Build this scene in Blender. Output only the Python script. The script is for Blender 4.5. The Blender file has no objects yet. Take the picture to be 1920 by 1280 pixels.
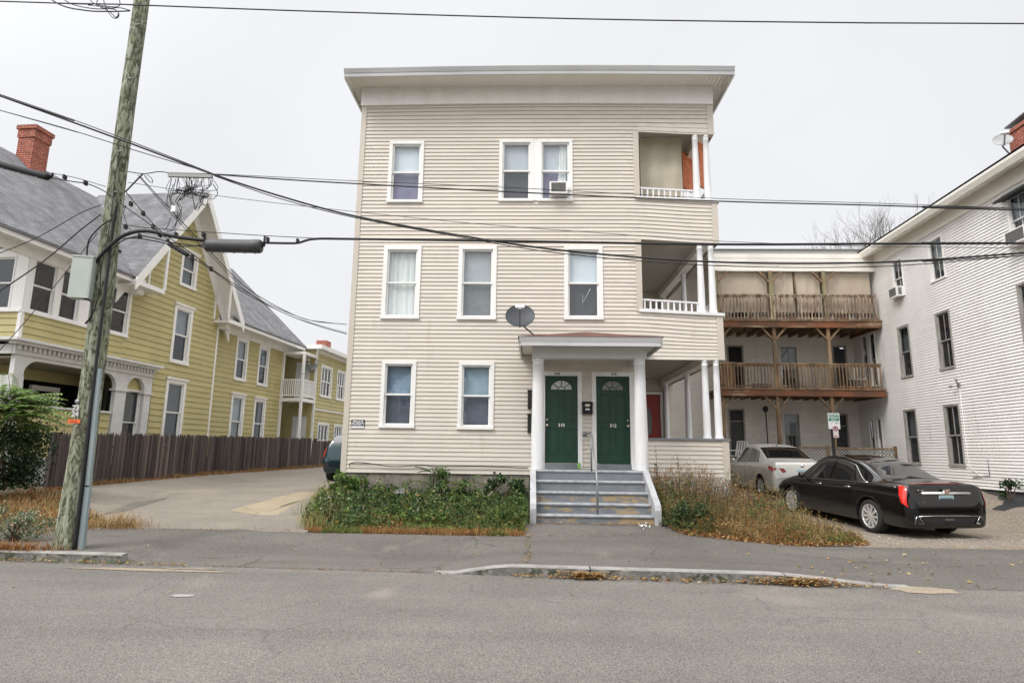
import bpy, bmesh, math, random
from mathutils import Vector, Matrix, noise as mnoise
PI = math.pi
R = math.radians
scene = bpy.context.scene
col = scene.collection
# ------------------------------------------------------------------ camera
CP, CY, CR, FP = 0.176004, -0.030949, 0.012682, 1150.0
CAMPOS = Vector((0.0, 0.0, 1.6))
fw = Vector((math.sin(CY)*math.cos(CP), math.cos(CY)*math.cos(CP), math.sin(CP)))
r0 = Vector((math.cos(CY), -math.sin(CY), 0)); u0 = r0.cross(fw)
rt = r0*math.cos(CR)+u0*math.sin(CR); up = u0*math.cos(CR)-r0*math.sin(CR)
cd = bpy.data.cameras.new('camera'); cam = bpy.data.objects.new('camera', cd); col.objects.link(cam)
m = Matrix((rt, up, -fw)).transposed().to_4x4(); m.translation = CAMPOS; cam.matrix_world = m
cd.sensor_width = 36; cd.lens = FP/1920*36; cd.clip_start = 0.05; cd.clip_end = 3000
scene.camera = cam
# ------------------------------------------------------------------ world (overcast) and sun
SUN_EL, SUN_AZ = R(46), R(226)       # azimuth clockwise from +Y: behind the camera, a little left
w = bpy.data.worlds.new("World"); scene.world = w; w.use_nodes = True
nt = w.node_tree; N = nt.nodes; L = nt.links
bg = N['Background']; bg.inputs['Strength'].default_value = 0.1
sky = N.new('ShaderNodeTexSky'); sky.sky_type = 'NISHITA'; sky.sun_disc = False
sky.sun_elevation = SUN_EL; sky.sun_rotation = SUN_AZ; sky.air_density = 1.0; sky.dust_density = 3.0
tc = N.new('ShaderNodeTexCoord'); sx = N.new('ShaderNodeSeparateXYZ'); L.new(tc.outputs['Generated'], sx.inputs[0])
rp = N.new('ShaderNodeValToRGB'); L.new(sx.outputs['Z'], rp.inputs[0])      # cloud deck: brighter towards the zenith
e = rp.color_ramp.elements; e[0].position = 0.0; e[0].color = (.415, .415, .42, 1); e[1].position = 1.0; e[1].color = (1, 1, 1, 1)
x = e.new(.66); x.color = (.425, .43, .445, 1); x = e.new(.80); x.color = (.95, .96, .98, 1)
ns = N.new('ShaderNodeTexNoise'); ns.inputs['Scale'].default_value = 2.2; ns.inputs['Detail'].default_value = 4
L.new(tc.outputs['Generated'], ns.inputs['Vector'])
rn = N.new('ShaderNodeMapRange'); rn.inputs[3].default_value = 16.6*.93; rn.inputs[4].default_value = 16.6*1.15; L.new(ns.outputs['Fac'], rn.inputs[0])
# added sky glow round the unseen sun, to brighten the walls facing it
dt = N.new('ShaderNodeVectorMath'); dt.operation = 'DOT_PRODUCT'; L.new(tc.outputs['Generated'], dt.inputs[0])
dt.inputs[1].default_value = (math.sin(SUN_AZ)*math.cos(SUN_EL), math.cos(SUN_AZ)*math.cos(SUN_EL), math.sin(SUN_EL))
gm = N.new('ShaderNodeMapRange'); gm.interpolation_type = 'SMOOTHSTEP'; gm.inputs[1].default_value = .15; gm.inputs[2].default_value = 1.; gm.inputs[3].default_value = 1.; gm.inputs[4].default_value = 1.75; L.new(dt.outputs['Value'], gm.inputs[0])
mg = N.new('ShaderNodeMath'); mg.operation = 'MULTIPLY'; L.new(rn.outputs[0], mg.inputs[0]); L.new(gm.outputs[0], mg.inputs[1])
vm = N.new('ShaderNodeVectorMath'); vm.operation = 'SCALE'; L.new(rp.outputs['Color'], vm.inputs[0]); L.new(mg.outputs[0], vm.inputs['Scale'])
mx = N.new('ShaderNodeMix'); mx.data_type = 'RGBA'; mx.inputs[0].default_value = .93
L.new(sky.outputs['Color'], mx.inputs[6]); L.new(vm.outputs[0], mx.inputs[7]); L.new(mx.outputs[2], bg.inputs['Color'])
sd = bpy.data.lights.new('sun', 'SUN'); sd.energy = 1.5; sd.angle = R(24); sd.color = (1, .965, .92)
so = bpy.data.objects.new('sun', sd); col.objects.link(so)
dv = Vector((math.sin(SUN_AZ)*math.cos(SUN_EL), math.cos(SUN_AZ)*math.cos(SUN_EL), math.sin(SUN_EL)))
so.rotation_euler = dv.to_track_quat('Z', 'Y').to_euler()
scene.view_settings.view_transform = 'Standard'; scene.view_settings.look = 'None'
scene.view_settings.exposure = 0.34; scene.view_settings.gamma = 1.0
scene.view_settings.use_curve_mapping = False
# ------------------------------------------------------------------ measuring helpers: a photo pixel on a real plane
def ray(px, py): return fw+rt*((px-960)/FP)+up*((640-py)/FP)
def atY(px, py, Y):
    d = ray(px, py); return CAMPOS+d*(Y/d.y)
# ------------------------------------------------------------------ materials
def srgb(r, g, b):
    f = lambda c: (c/255/12.92) if c/255 <= .04045 else ((c/255+.055)/1.055)**2.4
    return (f(r), f(g), f(b))
MAT = {}
def mat(name, c, rough=.6, c2=None, scale=4, stretch=(1, 1, 1), detail=6, lo=.35, hi=.65, dist=0., bump=0., bscale=60., bstretch=None,
        metal=0., coat=0., spec=.5, island=0., c3=None, s3=30., t3=(.6, .7), st3=None, sub=0.):
    """procedural surface: two tones mixed by noise, optional third tone in patches, optional per-piece brightness, bump"""
    if name in MAT: return MAT[name]
    M = bpy.data.materials.new(name); M.use_nodes = True; MAT[name] = M
    n = M.node_tree.nodes; l = M.node_tree.links; b = n['Principled BSDF']
    b.inputs['Roughness'].default_value = rough; b.inputs['Metallic'].default_value = metal
    b.inputs['Coat Weight'].default_value = coat; b.inputs['Coat Roughness'].default_value = .04
    b.inputs['Specular IOR Level'].default_value = spec
    t = n.new('ShaderNodeTexCoord')
    def tex(sc, st, det, ds=0.):
        mp = n.new('ShaderNodeMapping'); mp.inputs['Scale'].default_value = st; l.new(t.outputs['Object'], mp.inputs[0])
        q = n.new('ShaderNodeTexNoise'); q.inputs['Scale'].default_value = sc; q.inputs['Detail'].default_value = det
        q.inputs['Distortion'].default_value = ds; q.inputs['Roughness'].default_value = .6; l.new(mp.outputs[0], q.inputs['Vector']); return q
    c2 = c2 or tuple(v*.88 for v in c)
    q = tex(scale, stretch, detail, dist)
    r = n.new('ShaderNodeMapRange'); r.inputs[1].default_value = lo; r.inputs[2].default_value = hi; l.new(q.outputs['Fac'], r.inputs[0])
    x = n.new('ShaderNodeMix'); x.data_type = 'RGBA'; x.inputs[6].default_value = (*c, 1); x.inputs[7].default_value = (*c2, 1)
    l.new(r.outputs[0], x.inputs[0]); out = x.outputs[2]
    if c3:
        q3 = tex(s3, st3 or stretch, 5); r3 = n.new('ShaderNodeMapRange'); r3.inputs[1].default_value = t3[0]; r3.inputs[2].default_value = t3[1]
        l.new(q3.outputs['Fac'], r3.inputs[0]); x3 = n.new('ShaderNodeMix'); x3.data_type = 'RGBA'; x3.inputs[7].default_value = (*c3, 1)
        l.new(out, x3.inputs[6]); l.new(r3.outputs[0], x3.inputs[0]); out = x3.outputs[2]
    if island:
        g = n.new('ShaderNodeNewGeometry'); mr = n.new('ShaderNodeMapRange'); mr.inputs[3].default_value = 1-island; mr.inputs[4].default_value = 1+island
        l.new(g.outputs['Random Per Island'], mr.inputs[0]); vm = n.new('ShaderNodeVectorMath'); vm.operation = 'SCALE'
        l.new(out, vm.inputs[0]); l.new(mr.outputs[0], vm.inputs['Scale']); out = vm.outputs[0]
    l.new(out, b.inputs['Base Color'])
    if bump:
        qb = tex(bscale, bstretch or stretch, 4); bp = n.new('ShaderNodeBump'); bp.inputs['Strength'].default_value = bump; bp.inputs['Distance'].default_value = .02
        l.new(qb.outputs['Fac'], bp.inputs['Height']); l.new(bp.outputs[0], b.inputs['Normal'])
    return M
def leafmat(name, cols, rough=.55, trans=.25):
    if name in MAT: return MAT[name]
    M = bpy.data.materials.new(name); M.use_nodes = True; MAT[name] = M
    n = M.node_tree.nodes; l = M.node_tree.links; b = n['Principled BSDF']; b.inputs['Roughness'].default_value = rough; b.inputs['Specular IOR Level'].default_value = .3
    g = n.new('ShaderNodeNewGeometry'); r = n.new('ShaderNodeValToRGB'); l.new(g.outputs['Random Per Island'], r.inputs[0])
    k = r.color_ramp.elements; k[0].position = 0; k[0].color = (*cols[0], 1); k[1].position = 1; k[1].color = (*cols[-1], 1)
    for i in range(1, len(cols)-1): z = k.new(i/(len(cols)-1)); z.color = (*cols[i], 1)
    l.new(r.outputs[0], b.inputs['Base Color'])
    tr = n.new('ShaderNodeBsdfTranslucent'); l.new(r.outputs[0], tr.inputs[0]); mx = n.new('ShaderNodeMixShader'); mx.inputs[0].default_value = trans
    l.new(b.outputs[0], mx.inputs[1]); l.new(tr.outputs[0], mx.inputs[2]); l.new(mx.outputs[0], n['Material Output'].inputs[0]); return M
def glassmat(name, tint, refl=.06, rough=.015, k=1.):
    M = bpy.data.materials.new(name); M.use_nodes = True; MAT[name] = M
    n = M.node_tree.nodes; l = M.node_tree.links; n.remove(n['Principled BSDF'])
    tr = n.new('ShaderNodeBsdfTransparent'); tr.inputs[0].default_value = (*tint, 1); gl = n.new('ShaderNodeBsdfGlossy'); gl.inputs['Roughness'].default_value = rough
    gl.inputs['Color'].default_value = (.93, .96, 1, 1)
    fr = n.new('ShaderNodeLayerWeight'); pw = n.new('ShaderNodeMath'); pw.operation = 'POWER'; pw.inputs[1].default_value = 4.5; ad = n.new('ShaderNodeMath'); ad.operation = 'ADD'; ad.use_clamp = True; ad.inputs[1].default_value = refl
    t = n.new('ShaderNodeTexCoord'); q = n.new('ShaderNodeTexNoise'); q.inputs['Scale'].default_value = 1.7; q.inputs['Detail'].default_value = 1; l.new(t.outputs['Object'], q.inputs['Vector'])
    bp = n.new('ShaderNodeBump'); bp.inputs['Strength'].default_value = .12; bp.inputs['Distance'].default_value = .03; l.new(q.outputs['Fac'], bp.inputs['Height'])
    l.new(bp.outputs[0], gl.inputs['Normal'])
    ml = n.new('ShaderNodeMath'); ml.operation = 'MULTIPLY'; ml.inputs[1].default_value = k; l.new(fr.outputs['Facing'], pw.inputs[0]); l.new(pw.outputs[0], ml.inputs[0]); l.new(ml.outputs[0], ad.inputs[0]); mx = n.new('ShaderNodeMixShader'); l.new(ad.outputs[0], mx.inputs[0]); l.new(tr.outputs[0], mx.inputs[1]); l.new(gl.outputs[0], mx.inputs[2])
    l.new(mx.outputs[0], n['Material Output'].inputs[0]); return M
def brickmat(name, c1, c2, mortar, bw, bh, ms=.01, rough=.8, bump=.4, varc=None, vs=2.):
    """bricks or shingles laid in world rows: s = x+y, t = z"""
    M = bpy.data.materials.new(name); M.use_nodes = True; MAT[name] = M
    n = M.node_tree.nodes; l = M.node_tree.links; b = n['Principled BSDF']; b.inputs['Roughness'].default_value = rough
    t = n.new('ShaderNodeTexCoord'); s = n.new('ShaderNodeSeparateXYZ'); l.new(t.outputs['Object'], s.inputs[0])
    a = n.new('ShaderNodeMath'); a.operation = 'ADD'; l.new(s.outputs[0], a.inputs[0]); l.new(s.outputs[1], a.inputs[1])
    cb = n.new('ShaderNodeCombineXYZ'); l.new(a.outputs[0], cb.inputs[0]); l.new(s.outputs[2], cb.inputs[1])
    k = n.new('ShaderNodeTexBrick'); k.inputs['Scale'].default_value = 1; k.inputs['Brick Width'].default_value = bw; k.inputs['Row Height'].default_value = bh
    k.inputs['Mortar Size'].default_value = ms; k.inputs['Color1'].default_value = (*c1, 1); k.inputs['Color2'].default_value = (*c2, 1); k.inputs['Mortar'].default_value = (*mortar, 1)
    k.inputs['Mortar Smooth'].default_value = .3; l.new(cb.outputs[0], k.inputs['Vector'])
    q = n.new('ShaderNodeTexNoise'); q.inputs['Scale'].default_value = vs; q.inputs['Detail'].default_value = 8; l.new(t.outputs['Object'], q.inputs['Vector'])
    r = n.new('ShaderNodeMapRange'); r.inputs[1].default_value = .3; r.inputs[2].default_value = .7; r.inputs[3].default_value = .72; r.inputs[4].default_value = 1.25; l.new(q.outputs['Fac'], r.inputs[0])
    v = n.new('ShaderNodeVectorMath'); v.operation = 'SCALE'; l.new(k.outputs['Color'], v.inputs[0]); l.new(r.outputs[0], v.inputs['Scale']); l.new(v.outputs[0], b.inputs['Base Color'])
    bp = n.new('ShaderNodeBump'); bp.invert = True; bp.inputs['Strength'].default_value = bump; bp.inputs['Distance'].default_value = .01; l.new(k.outputs['Fac'], bp.inputs['Height']); l.new(bp.outputs[0], b.inputs['Normal'])
    return M
def groundmat(name, c, c2, speck, dirt=None, dirt_t=(.58, .7), dscale=.5, cracks=0., rough=.9, sscale=140., bump=.35):
    """asphalt-like: broad tone patches, stone speckle, dirt patches, thin wandering cracks"""
    M = bpy.data.materials.new(name); M.use_nodes = True; MAT[name] = M
    n = M.node_tree.nodes; l = M.node_tree.links; b = n['Principled BSDF']; b.inputs['Roughness'].default_value = rough; b.inputs['Specular IOR Level'].default_value = .25
    t = n.new('ShaderNodeTexCoord')
    def nz(s, d, dist=0, st=(1, 1, 1)):
        mp = n.new('ShaderNodeMapping'); mp.inputs['Scale'].default_value = st; l.new(t.outputs['Object'], mp.inputs[0])
        q = n.new('ShaderNodeTexNoise'); q.inputs['Scale'].default_value = s; q.inputs['Detail'].default_value = d; q.inputs['Distortion'].default_value = dist; l.new(mp.outputs[0], q.inputs['Vector']); return q.outputs['Fac']
    def rng(s, a, bb, c=0., d=1.):
        r = n.new('ShaderNodeMapRange'); r.inputs[1].default_value = a; r.inputs[2].default_value = bb; r.inputs[3].default_value = c; r.inputs[4].default_value = d; l.new(s, r.inputs[0]); return r.outputs[0]
    def mixc(f, A, B):
        x = n.new('ShaderNodeMix'); x.data_type = 'RGBA'; l.new(f, x.inputs[0])
        for s, i in ((A, 6), (B, 7)):
            if isinstance(s, tuple): x.inputs[i].default_value = (*s, 1)
            else: l.new(s, x.inputs[i])
        return x.outputs[2]
    o = mixc(rng(nz(.7, 7, .5), .35, .65), c, c2)
    o = mixc(rng(nz(6, 6, .3, (.5, 1.6, 1)), .5, .8, 0, .45), o, tuple(v*.78 for v in c2))
    o = mixc(rng(nz(1.1, 5, .2, (.16, 1.5, 1)), .42, .68, 0, .42), o, tuple(v*.74 for v in c))
    o = mixc(rng(nz(2.3, 3, .6), .70, .78, 0, .5), o, tuple(v*.5 for v in c))
    vo = n.new('ShaderNodeTexVoronoi'); vo.inputs['Scale'].default_value = sscale; l.new(t.outputs['Object'], vo.inputs['Vector'])
    sp = n.new('ShaderNodeSeparateColor'); l.new(vo.outputs['Color'], sp.inputs[0])
    v = n.new('ShaderNodeVectorMath'); v.operation = 'SCALE'; l.new(o, v.inputs[0]); l.new(rng(sp.outputs[0], 0, 1, 1-speck, 1+speck), v.inputs['Scale']); o = v.outputs[0]
    v = n.new('ShaderNodeVectorMath'); v.operation = 'SCALE'; l.new(o, v.inputs[0]); l.new(rng(nz(75, 3), .3, .7, 1-speck*.5, 1+speck*.5), v.inputs['Scale']); o = v.outputs[0]
    if dirt: o = mixc(rng(nz(dscale, 9, .8), dirt_t[0], dirt_t[1], 0, .85), o, dirt)
    if cracks:
        mp = n.new('ShaderNodeMapping'); l.new(t.outputs['Object'], mp.inputs[0])
        wq = n.new('ShaderNodeTexNoise'); wq.inputs['Scale'].default_value = 1.8; wq.inputs['Detail'].default_value = 6; l.new(t.outputs['Object'], wq.inputs['Vector'])
        ad = n.new('ShaderNodeMix'); ad.data_type = 'VECTOR'; ad.inputs[0].default_value = .35; l.new(mp.outputs[0], ad.inputs[4]); l.new(wq.outputs['Color'], ad.inputs[5])
        vc = n.new('ShaderNodeTexVoronoi'); vc.feature = 'DISTANCE_TO_EDGE'; vc.inputs['Scale'].default_value = .62; l.new(ad.outputs[1], vc.inputs['Vector'])
        cr = rng(vc.outputs['Distance'], .0, .012, 1, 0)
        mm = n.new('ShaderNodeMath'); mm.operation = 'MULTIPLY'; l.new(cr, mm.inputs[0]); l.new(rng(nz(.45, 3), .47, .55, 0, cracks), mm.inputs[1])
        o = mixc(mm.outputs[0], o, tuple(v*.3 for v in c))
    l.new(o, b.inputs['Base Color'])
    bp = n.new('ShaderNodeBump'); bp.inputs['Strength'].default_value = bump; bp.inputs['Distance'].default_value = .006; l.new(vo.outputs['Distance'], bp.inputs['Height']); l.new(bp.outputs[0], b.inputs['Normal'])
    return M
# ------------------------------------------------------------------ mesh builder
class MB:
    def __init__(s, T=None): s.v = []; s.f = []; s.mi = []; s.T = T; s.m = 0; s.sm = []; s.smooth = False
    def P(s, p):
        if s.T is not None: p = s.T @ Vector(p)
        s.v.append(tuple(p)); return len(s.v)-1
    def F(s, idx): s.f.append(tuple(idx)); s.mi.append(s.m); s.sm.append(s.smooth)
    def poly(s, pts): s.F([s.P(p) for p in pts])
    def box(s, x0, x1, y0, y1, z0, z1):
        i = [s.P((x, y, z)) for z in (z0, z1) for y in (y0, y1) for x in (x0, x1)]
        for q in ((0, 2, 3, 1), (4, 5, 7, 6), (0, 1, 5, 4), (2, 6, 7, 3), (0, 4, 6, 2), (1, 3, 7, 5)): s.F([i[k] for k in q])
    def bar(s, a, b, wd, th, ref=(0, 0, 1)):
        a = Vector(a); b = Vector(b); d = (b-a).normalized(); r = Vector(ref)
        if abs(d.dot(r)) > .98: r = Vector((0, 1, 0))
        x = d.cross(r).normalized()*(wd/2); y = x.cross(d).normalized()*(th/2)
        i = [s.P(p+e) for p in (a, b) for e in (-x-y, x-y, x+y, -x+y)]
        for q in ((0, 3, 2, 1), (4, 5, 6, 7), (0, 1, 5, 4), (1, 2, 6, 5), (2, 3, 7, 6), (3, 0, 4, 7)): s.F([i[k] for k in q])
    def tube(s, pts, r, n=6, cap=True):
        pts = [Vector(p) for p in pts]; rr = r if isinstance(r, (list, tuple)) else [r]*len(pts)
        o = s.smooth; s.smooth = True; prev = None; x = None
        for k, p in enumerate(pts):
            d = (pts[min(k+1, len(pts)-1)]-pts[max(k-1, 0)])
            d = d.normalized() if d.length > 1e-9 else Vector((0, 0, 1))
            if x is None:
                q = Vector((0, 0, 1)) if abs(d.z) < .9 else Vector((1, 0, 0)); x = d.cross(q).normalized()
            else:
                x = (x-d*x.dot(d)); x = x.normalized() if x.length > 1e-6 else d.orthogonal().normalized()
            y = d.cross(x)
            ring = [s.P(p+(x*math.cos(2*PI*j/n)+y*math.sin(2*PI*j/n))*rr[k]) for j in range(n)]
            if prev:
                for j in range(n): s.F((prev[j], prev[(j+1) % n], ring[(j+1) % n], ring[j]))
            elif cap: s.smooth = False; s.F(ring[::-1]); s.smooth = True
            prev = ring
        if cap: s.smooth = False; s.F(prev); s.smooth = True
        s.smooth = o
    def lathe(s, prof, c, n=20, axis='z'):
        """prof: (radius, height) list"""
        o = s.smooth; s.smooth = True; prev = None; c = Vector(c)
        for (r, h) in prof:
            ring = []
            for j in range(n):
                a = 2*PI*j/n; ca, sa = math.cos(a)*r, math.sin(a)*r
                ring.append(s.P(c+Vector({'z': (ca, sa, h), 'x': (h, ca, sa), 'y': (ca, h, sa)}[axis])))
            if prev:
                for j in range(n): s.F((prev[j], prev[(j+1) % n], ring[(j+1) % n], ring[j]))
            prev = ring
        s.smooth = o
    def prism(s, pts2, o0, o1, fn):
        """pts2 outline in a plane, extruded between offsets o0 and o1; fn(a, b, o) -> 3D"""
        a = [s.P(fn(p[0], p[1], o0)) for p in pts2]; b = [s.P(fn(p[0], p[1], o1)) for p in pts2]; n = len(a)
        s.F(a[::-1]); s.F(b)
        for i in range(n): s.F((a[i], a[(i+1) % n], b[(i+1) % n], b[i]))
    def leaf(s, p, d, nrm, ln, wd):
        p = Vector(p); d = Vector(d); sd_ = d.cross(nrm)
        if sd_.length < 1e-5: sd_ = d.orthogonal()
        sd_ = sd_.normalized()*wd*.5; k = Vector(nrm)*(wd*.22)
        a, b, c, e_ = s.P(p), s.P(p+d*ln*.5+sd_+k), s.P(p+d*ln), s.P(p+d*ln*.5-sd_+k)
        s.F((a, b, c)); s.F((a, c, e_))
    def build(s, name, mats, parent=None, org=None, recalc=True, warp=None):
        me = bpy.data.meshes.new(name)
        o = Vector(org) if org is not None else (Vector(parent['org']) if parent is not None and 'org' in parent else Vector((0, 0, 0)))
        vs = s.v
        if warp: vs = [warp(p) for p in vs]
        me.from_pydata([(p[0]-o.x, p[1]-o.y, p[2]-o.z) for p in vs], [], s.f)
        if not isinstance(mats, (list, tuple)): mats = [mats]
        for q in mats: me.materials.append(q)
        me.polygons.foreach_set('material_index', s.mi); me.polygons.foreach_set('use_smooth', s.sm); me.update()
        if recalc and len(s.f) < 60000:
            bm = bmesh.new(); bm.from_mesh(me); bmesh.ops.recalc_face_normals(bm, faces=bm.faces); bm.to_mesh(me); bm.free()
        ob = bpy.data.objects.new(name, me); col.objects.link(ob)
        if parent is not None: ob.parent = parent
        else: ob.location = o
        if parent is not None and 'org' in parent: ob['org'] = tuple(o)
        elif parent is None: ob['org'] = tuple(o)
        return ob
def build_split(mb, name, mats, parent, warp=None):
    """every separate piece of the builder becomes a part of its own"""
    par = list(range(len(mb.v)))
    def find(a):
        while par[a] != a: par[a] = par[par[a]]; a = par[a]
        return a
    for f in mb.f:
        for k in f[1:]: par[find(k)] = find(f[0])
    grp = {}
    for i, f in enumerate(mb.f): grp.setdefault(find(f[0]), []).append(i)
    for ids in grp.values():
        q = MB(); mp = {}
        for i in ids:
            for k in mb.f[i]:
                if k not in mp: mp[k] = len(q.v); q.v.append(mb.v[k])
            q.f.append(tuple(mp[k] for k in mb.f[i])); q.mi.append(mb.mi[i]); q.sm.append(mb.sm[i])
        q.build(name, mats, parent, warp=warp)
def tag(o, label=None, cat=None, group=None, kind=None):
    for k, v in (('label', label), ('category', cat), ('group', group), ('kind', kind)):
        if v: o[k] = v
    return o
def empty(name, loc, label, cat, group=None):
    o = bpy.data.objects.new(name, None); col.objects.link(o); o.location = loc; o.empty_display_size = .2; o['org'] = tuple(loc)
    return tag(o, label, cat, group)
def copy_tree(o, parent=None):
    c = o.copy(); col.objects.link(c)
    if parent: c.parent = parent
    for ch in [k for k in bpy.data.objects if k.parent == o]: copy_tree(ch, c)
    return c
def text(txt, size, fn, name, m_, parent, org=None, align='CENTER', extr=.0015, bold=0.):
    """lettering as mesh; fn(x, y, depth) -> 3D"""
    cu = bpy.data.curves.new('t', 'FONT'); cu.body = txt; cu.size = size; cu.align_x = align; cu.align_y = 'CENTER'; cu.extrude = extr; cu.offset = bold; cu.resolution_u = 3
    t = bpy.data.objects.new('t', cu); me = bpy.data.meshes.new_from_object(t)
    o = Vector(org) if org is not None else Vector(parent['org'])
    for v in me.vertices: v.co = Vector(fn(v.co.x, v.co.y, v.co.z+extr))-o
    me.name = name; me.materials.clear(); me.materials.append(m_)
    bpy.data.objects.remove(t); bpy.data.curves.remove(cu)
    ob = bpy.data.objects.new(name, me); col.objects.link(ob); ob.parent = parent; ob['org'] = tuple(o); return ob
def smooth(a, b, x):
    t = max(0., min(1., (x-a)/(b-a))); return t*t*(3-2*t)
def interp(x, pts):
    if x <= pts[0][0]: return pts[0][1]
    for (a, b), (c, d) in zip(pts, pts[1:]):
        if x <= c: return b+(d-b)*(x-a)/(c-a)
    return pts[-1][1]
def catmull(P, n=6):
    P = [Vector(p) for p in P]
    if len(P) == 2: return [P[0].lerp(P[1], i/n) for i in range(n+1)]
    Q = [P[0]*2-P[1]]+P+[P[-1]*2-P[-2]]; out = []
    for i in range(1, len(Q)-2):
        a, b, c, d = Q[i-1:i+3]
        for k in range(n):
            t = k/n; out.append(.5*((2*b)+(c-a)*t+(2*a-5*b+4*c-d)*t*t+(3*b-a-3*c+d)*t**3))
    out.append(P[-1]); return out
class Frame:
    """a wall: origin o (x, y), direction u along the wall, outward normal n; local coords (u, out, z)"""
    def __init__(s, ox, oy, ang, side):
        s.o = Vector((ox, oy, 0)); s.u = Vector((math.cos(ang), math.sin(ang), 0)); s.n = Vector((s.u.y, -s.u.x, 0))*side
        s.T = Matrix((s.u, s.n, Vector((0, 0, 1)))).transposed().to_4x4(); s.T.translation = s.o
    def uz(s, px, py, out=0.):
        d = ray(px, py); p0 = s.o+s.n*out; t = (p0-CAMPOS).dot(s.n)/d.dot(s.n); p = CAMPOS+d*t
        return (p-s.o).dot(s.u), p.z
    def pt(s, u, out, z): return s.T @ Vector((u, out, z))
    def rect(s, *pts, out=0.):
        """rectangle from TL, TR, BR, BL photo corners (None to skip)"""
        q = [s.uz(*p, out=out) if p else None for p in pts]
        av = lambda l: sum(l)/len(l) if l else 0.
        U0 = av([q[i][0] for i in (0, 3) if q[i]]); U1 = av([q[i][0] for i in (1, 2) if q[i]])
        Z1 = av([q[i][1] for i in (0, 1) if q[i]]); Z0 = av([q[i][1] for i in (3, 2) if q[i]])
        return (min(U0, U1), max(U0, U1), min(Z0, Z1), max(Z0, Z1))
def siding(mb, u0, u1, z0, z1, c, holes=(), t=.014, ulim=None, ub=(), base=0., gq=.30):
    """lapped boards as real geometry: each course leans out to a lip; holes are (u0,u1,z0,z1)"""
    nrow = max(1, int(round((z1-z0)/c))); cc = (z1-z0)/nrow; g = cc*gq
    jr = random.Random(int(abs(u1)*100)+nrow)
    for k in range(nrow):
        a, b = z0+k*cc, z0+(k+1)*cc; ubk = sorted([x+jr.uniform(-.13, .13) for x in ub]+[jr.uniform(u0, u1) for _ in range(int((u1-u0)/3.2))])
        cuts = sorted({a, b}|{h[i] for h in holes for i in (2, 3) if a < h[i] < b})
        for s0, s1 in zip(cuts, cuts[1:]):
            mid = (s0+s1)/2; L0, L1 = (ulim(mid) if ulim else (u0, u1))
            if L1 <= L0: continue
            iv = [(L0, L1)]
            for h in holes:
                if h[2] < mid < h[3]:
                    nv = []
                    for (p, q) in iv:
                        if h[1] <= p or h[0] >= q: nv.append((p, q)); continue
                        if h[0] > p: nv.append((p, h[0]))
                        if h[1] < q: nv.append((h[1], q))
                    iv = nv
            o0 = base+t*(1-(s0-a)/cc)+.001; o1 = base+t*(1-(s1-a)/cc)+.001
            for (p, q) in iv:
                pts = [p]+[x for x in ubk if p+.02 < x < q-.02]+[q]
                for x0, x1 in zip(pts, pts[1:]):
                    if ulim:
                        A0, A1 = ulim(s0); B0, B1 = ulim(s1)
                        xa = max(x0, A0) if x0 > L0 else A0; xb = min(x1, A1) if x1 < L1 else A1
                        ya = max(x0, B0) if x0 > L0 else B0; yb = min(x1, B1) if x1 < L1 else B1
                    else: xa = ya = x0; xb = yb = x1
                    mb.poly([(xa, o0, s0), (xb, o0, s0), (yb, o1, s1), (ya, o1, s1)])
                    if s0 == a: mb.poly([(xa, base-.002, s0+g), (xb, base-.002, s0+g), (xb, o0, s0), (xa, o0, s0)])
                    if s1 == b: mb.poly([(xa if not ulim else ya, o1, s1), (yb, o1, s1), (yb, o1-.002, s1+g+.002), (ya, o1-.002, s1+g+.002)])
# ------------------------------------------------------------------ palette
VINYL = mat('beige_vinyl', (.635, .578, .508), .55, (.61, .555, .485), 1.2, (1, 1, .25), island=.05, c3=(.44, .385, .32), s3=2.2, t3=(.63, .9), st3=(1, 1, .2))
VTRIM = mat('beige_trim', (.57, .515, .445), .5, (.54, .485, .415), 2, (1, 1, .3))
WHITE = mat('white_vinyl', (.86, .85, .83), .45, (.79, .78, .75), 3, (1, 1, .3), c3=(.5, .47, .42), s3=5, t3=(.66, .85))
SOFFIT = mat('soffit_vinyl', (.84, .81, .74), .5, (.79, .76, .69), 3)
PAINT = mat('white_paint_worn', (.78, .78, .78), .5, (.69, .69, .69), 5, (1, 1, .2), c3=(.42, .41, .40), s3=9, t3=(.66, .76))
GUTTER = mat('gutter_metal', (.60, .60, .60), .35, (.5, .5, .5), 2, (.3, .3, 1))
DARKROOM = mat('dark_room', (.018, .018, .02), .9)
BLIND = {
 'grey': mat('blind_grey', (.58, .61, .64), .7), 'blue': mat('blue_reflection', (.26, .36, .46), .7, (.16, .23, .33), 2.2, lo=.45, hi=.55), 'pale': mat('blind_pale', (.76, .82, .84), .7),  # blue: reflection with a darker shape painted into the blind colour
 'purple': mat('blind_purple', (.22, .19, .30), .7, (.15, .14, .21), 3), 'navy': mat('blind_navy', (.07, .09, .13), .7, (.11, .13, .17), 2.5), 'dusk': mat('blind_dusk', (.22, .23, .22), .7, (.16, .18, .18), 5),
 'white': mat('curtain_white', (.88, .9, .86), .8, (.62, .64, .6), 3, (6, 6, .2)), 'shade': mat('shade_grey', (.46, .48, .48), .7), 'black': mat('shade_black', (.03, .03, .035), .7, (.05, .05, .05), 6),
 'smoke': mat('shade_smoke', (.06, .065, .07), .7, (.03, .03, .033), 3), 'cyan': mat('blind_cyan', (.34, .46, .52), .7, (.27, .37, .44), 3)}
GLASS = glassmat('window_glass', (.90, .93, .95), .075)
GLASS2 = glassmat('old_glass', (.62, .66, .68), .08, k=.6)
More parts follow.
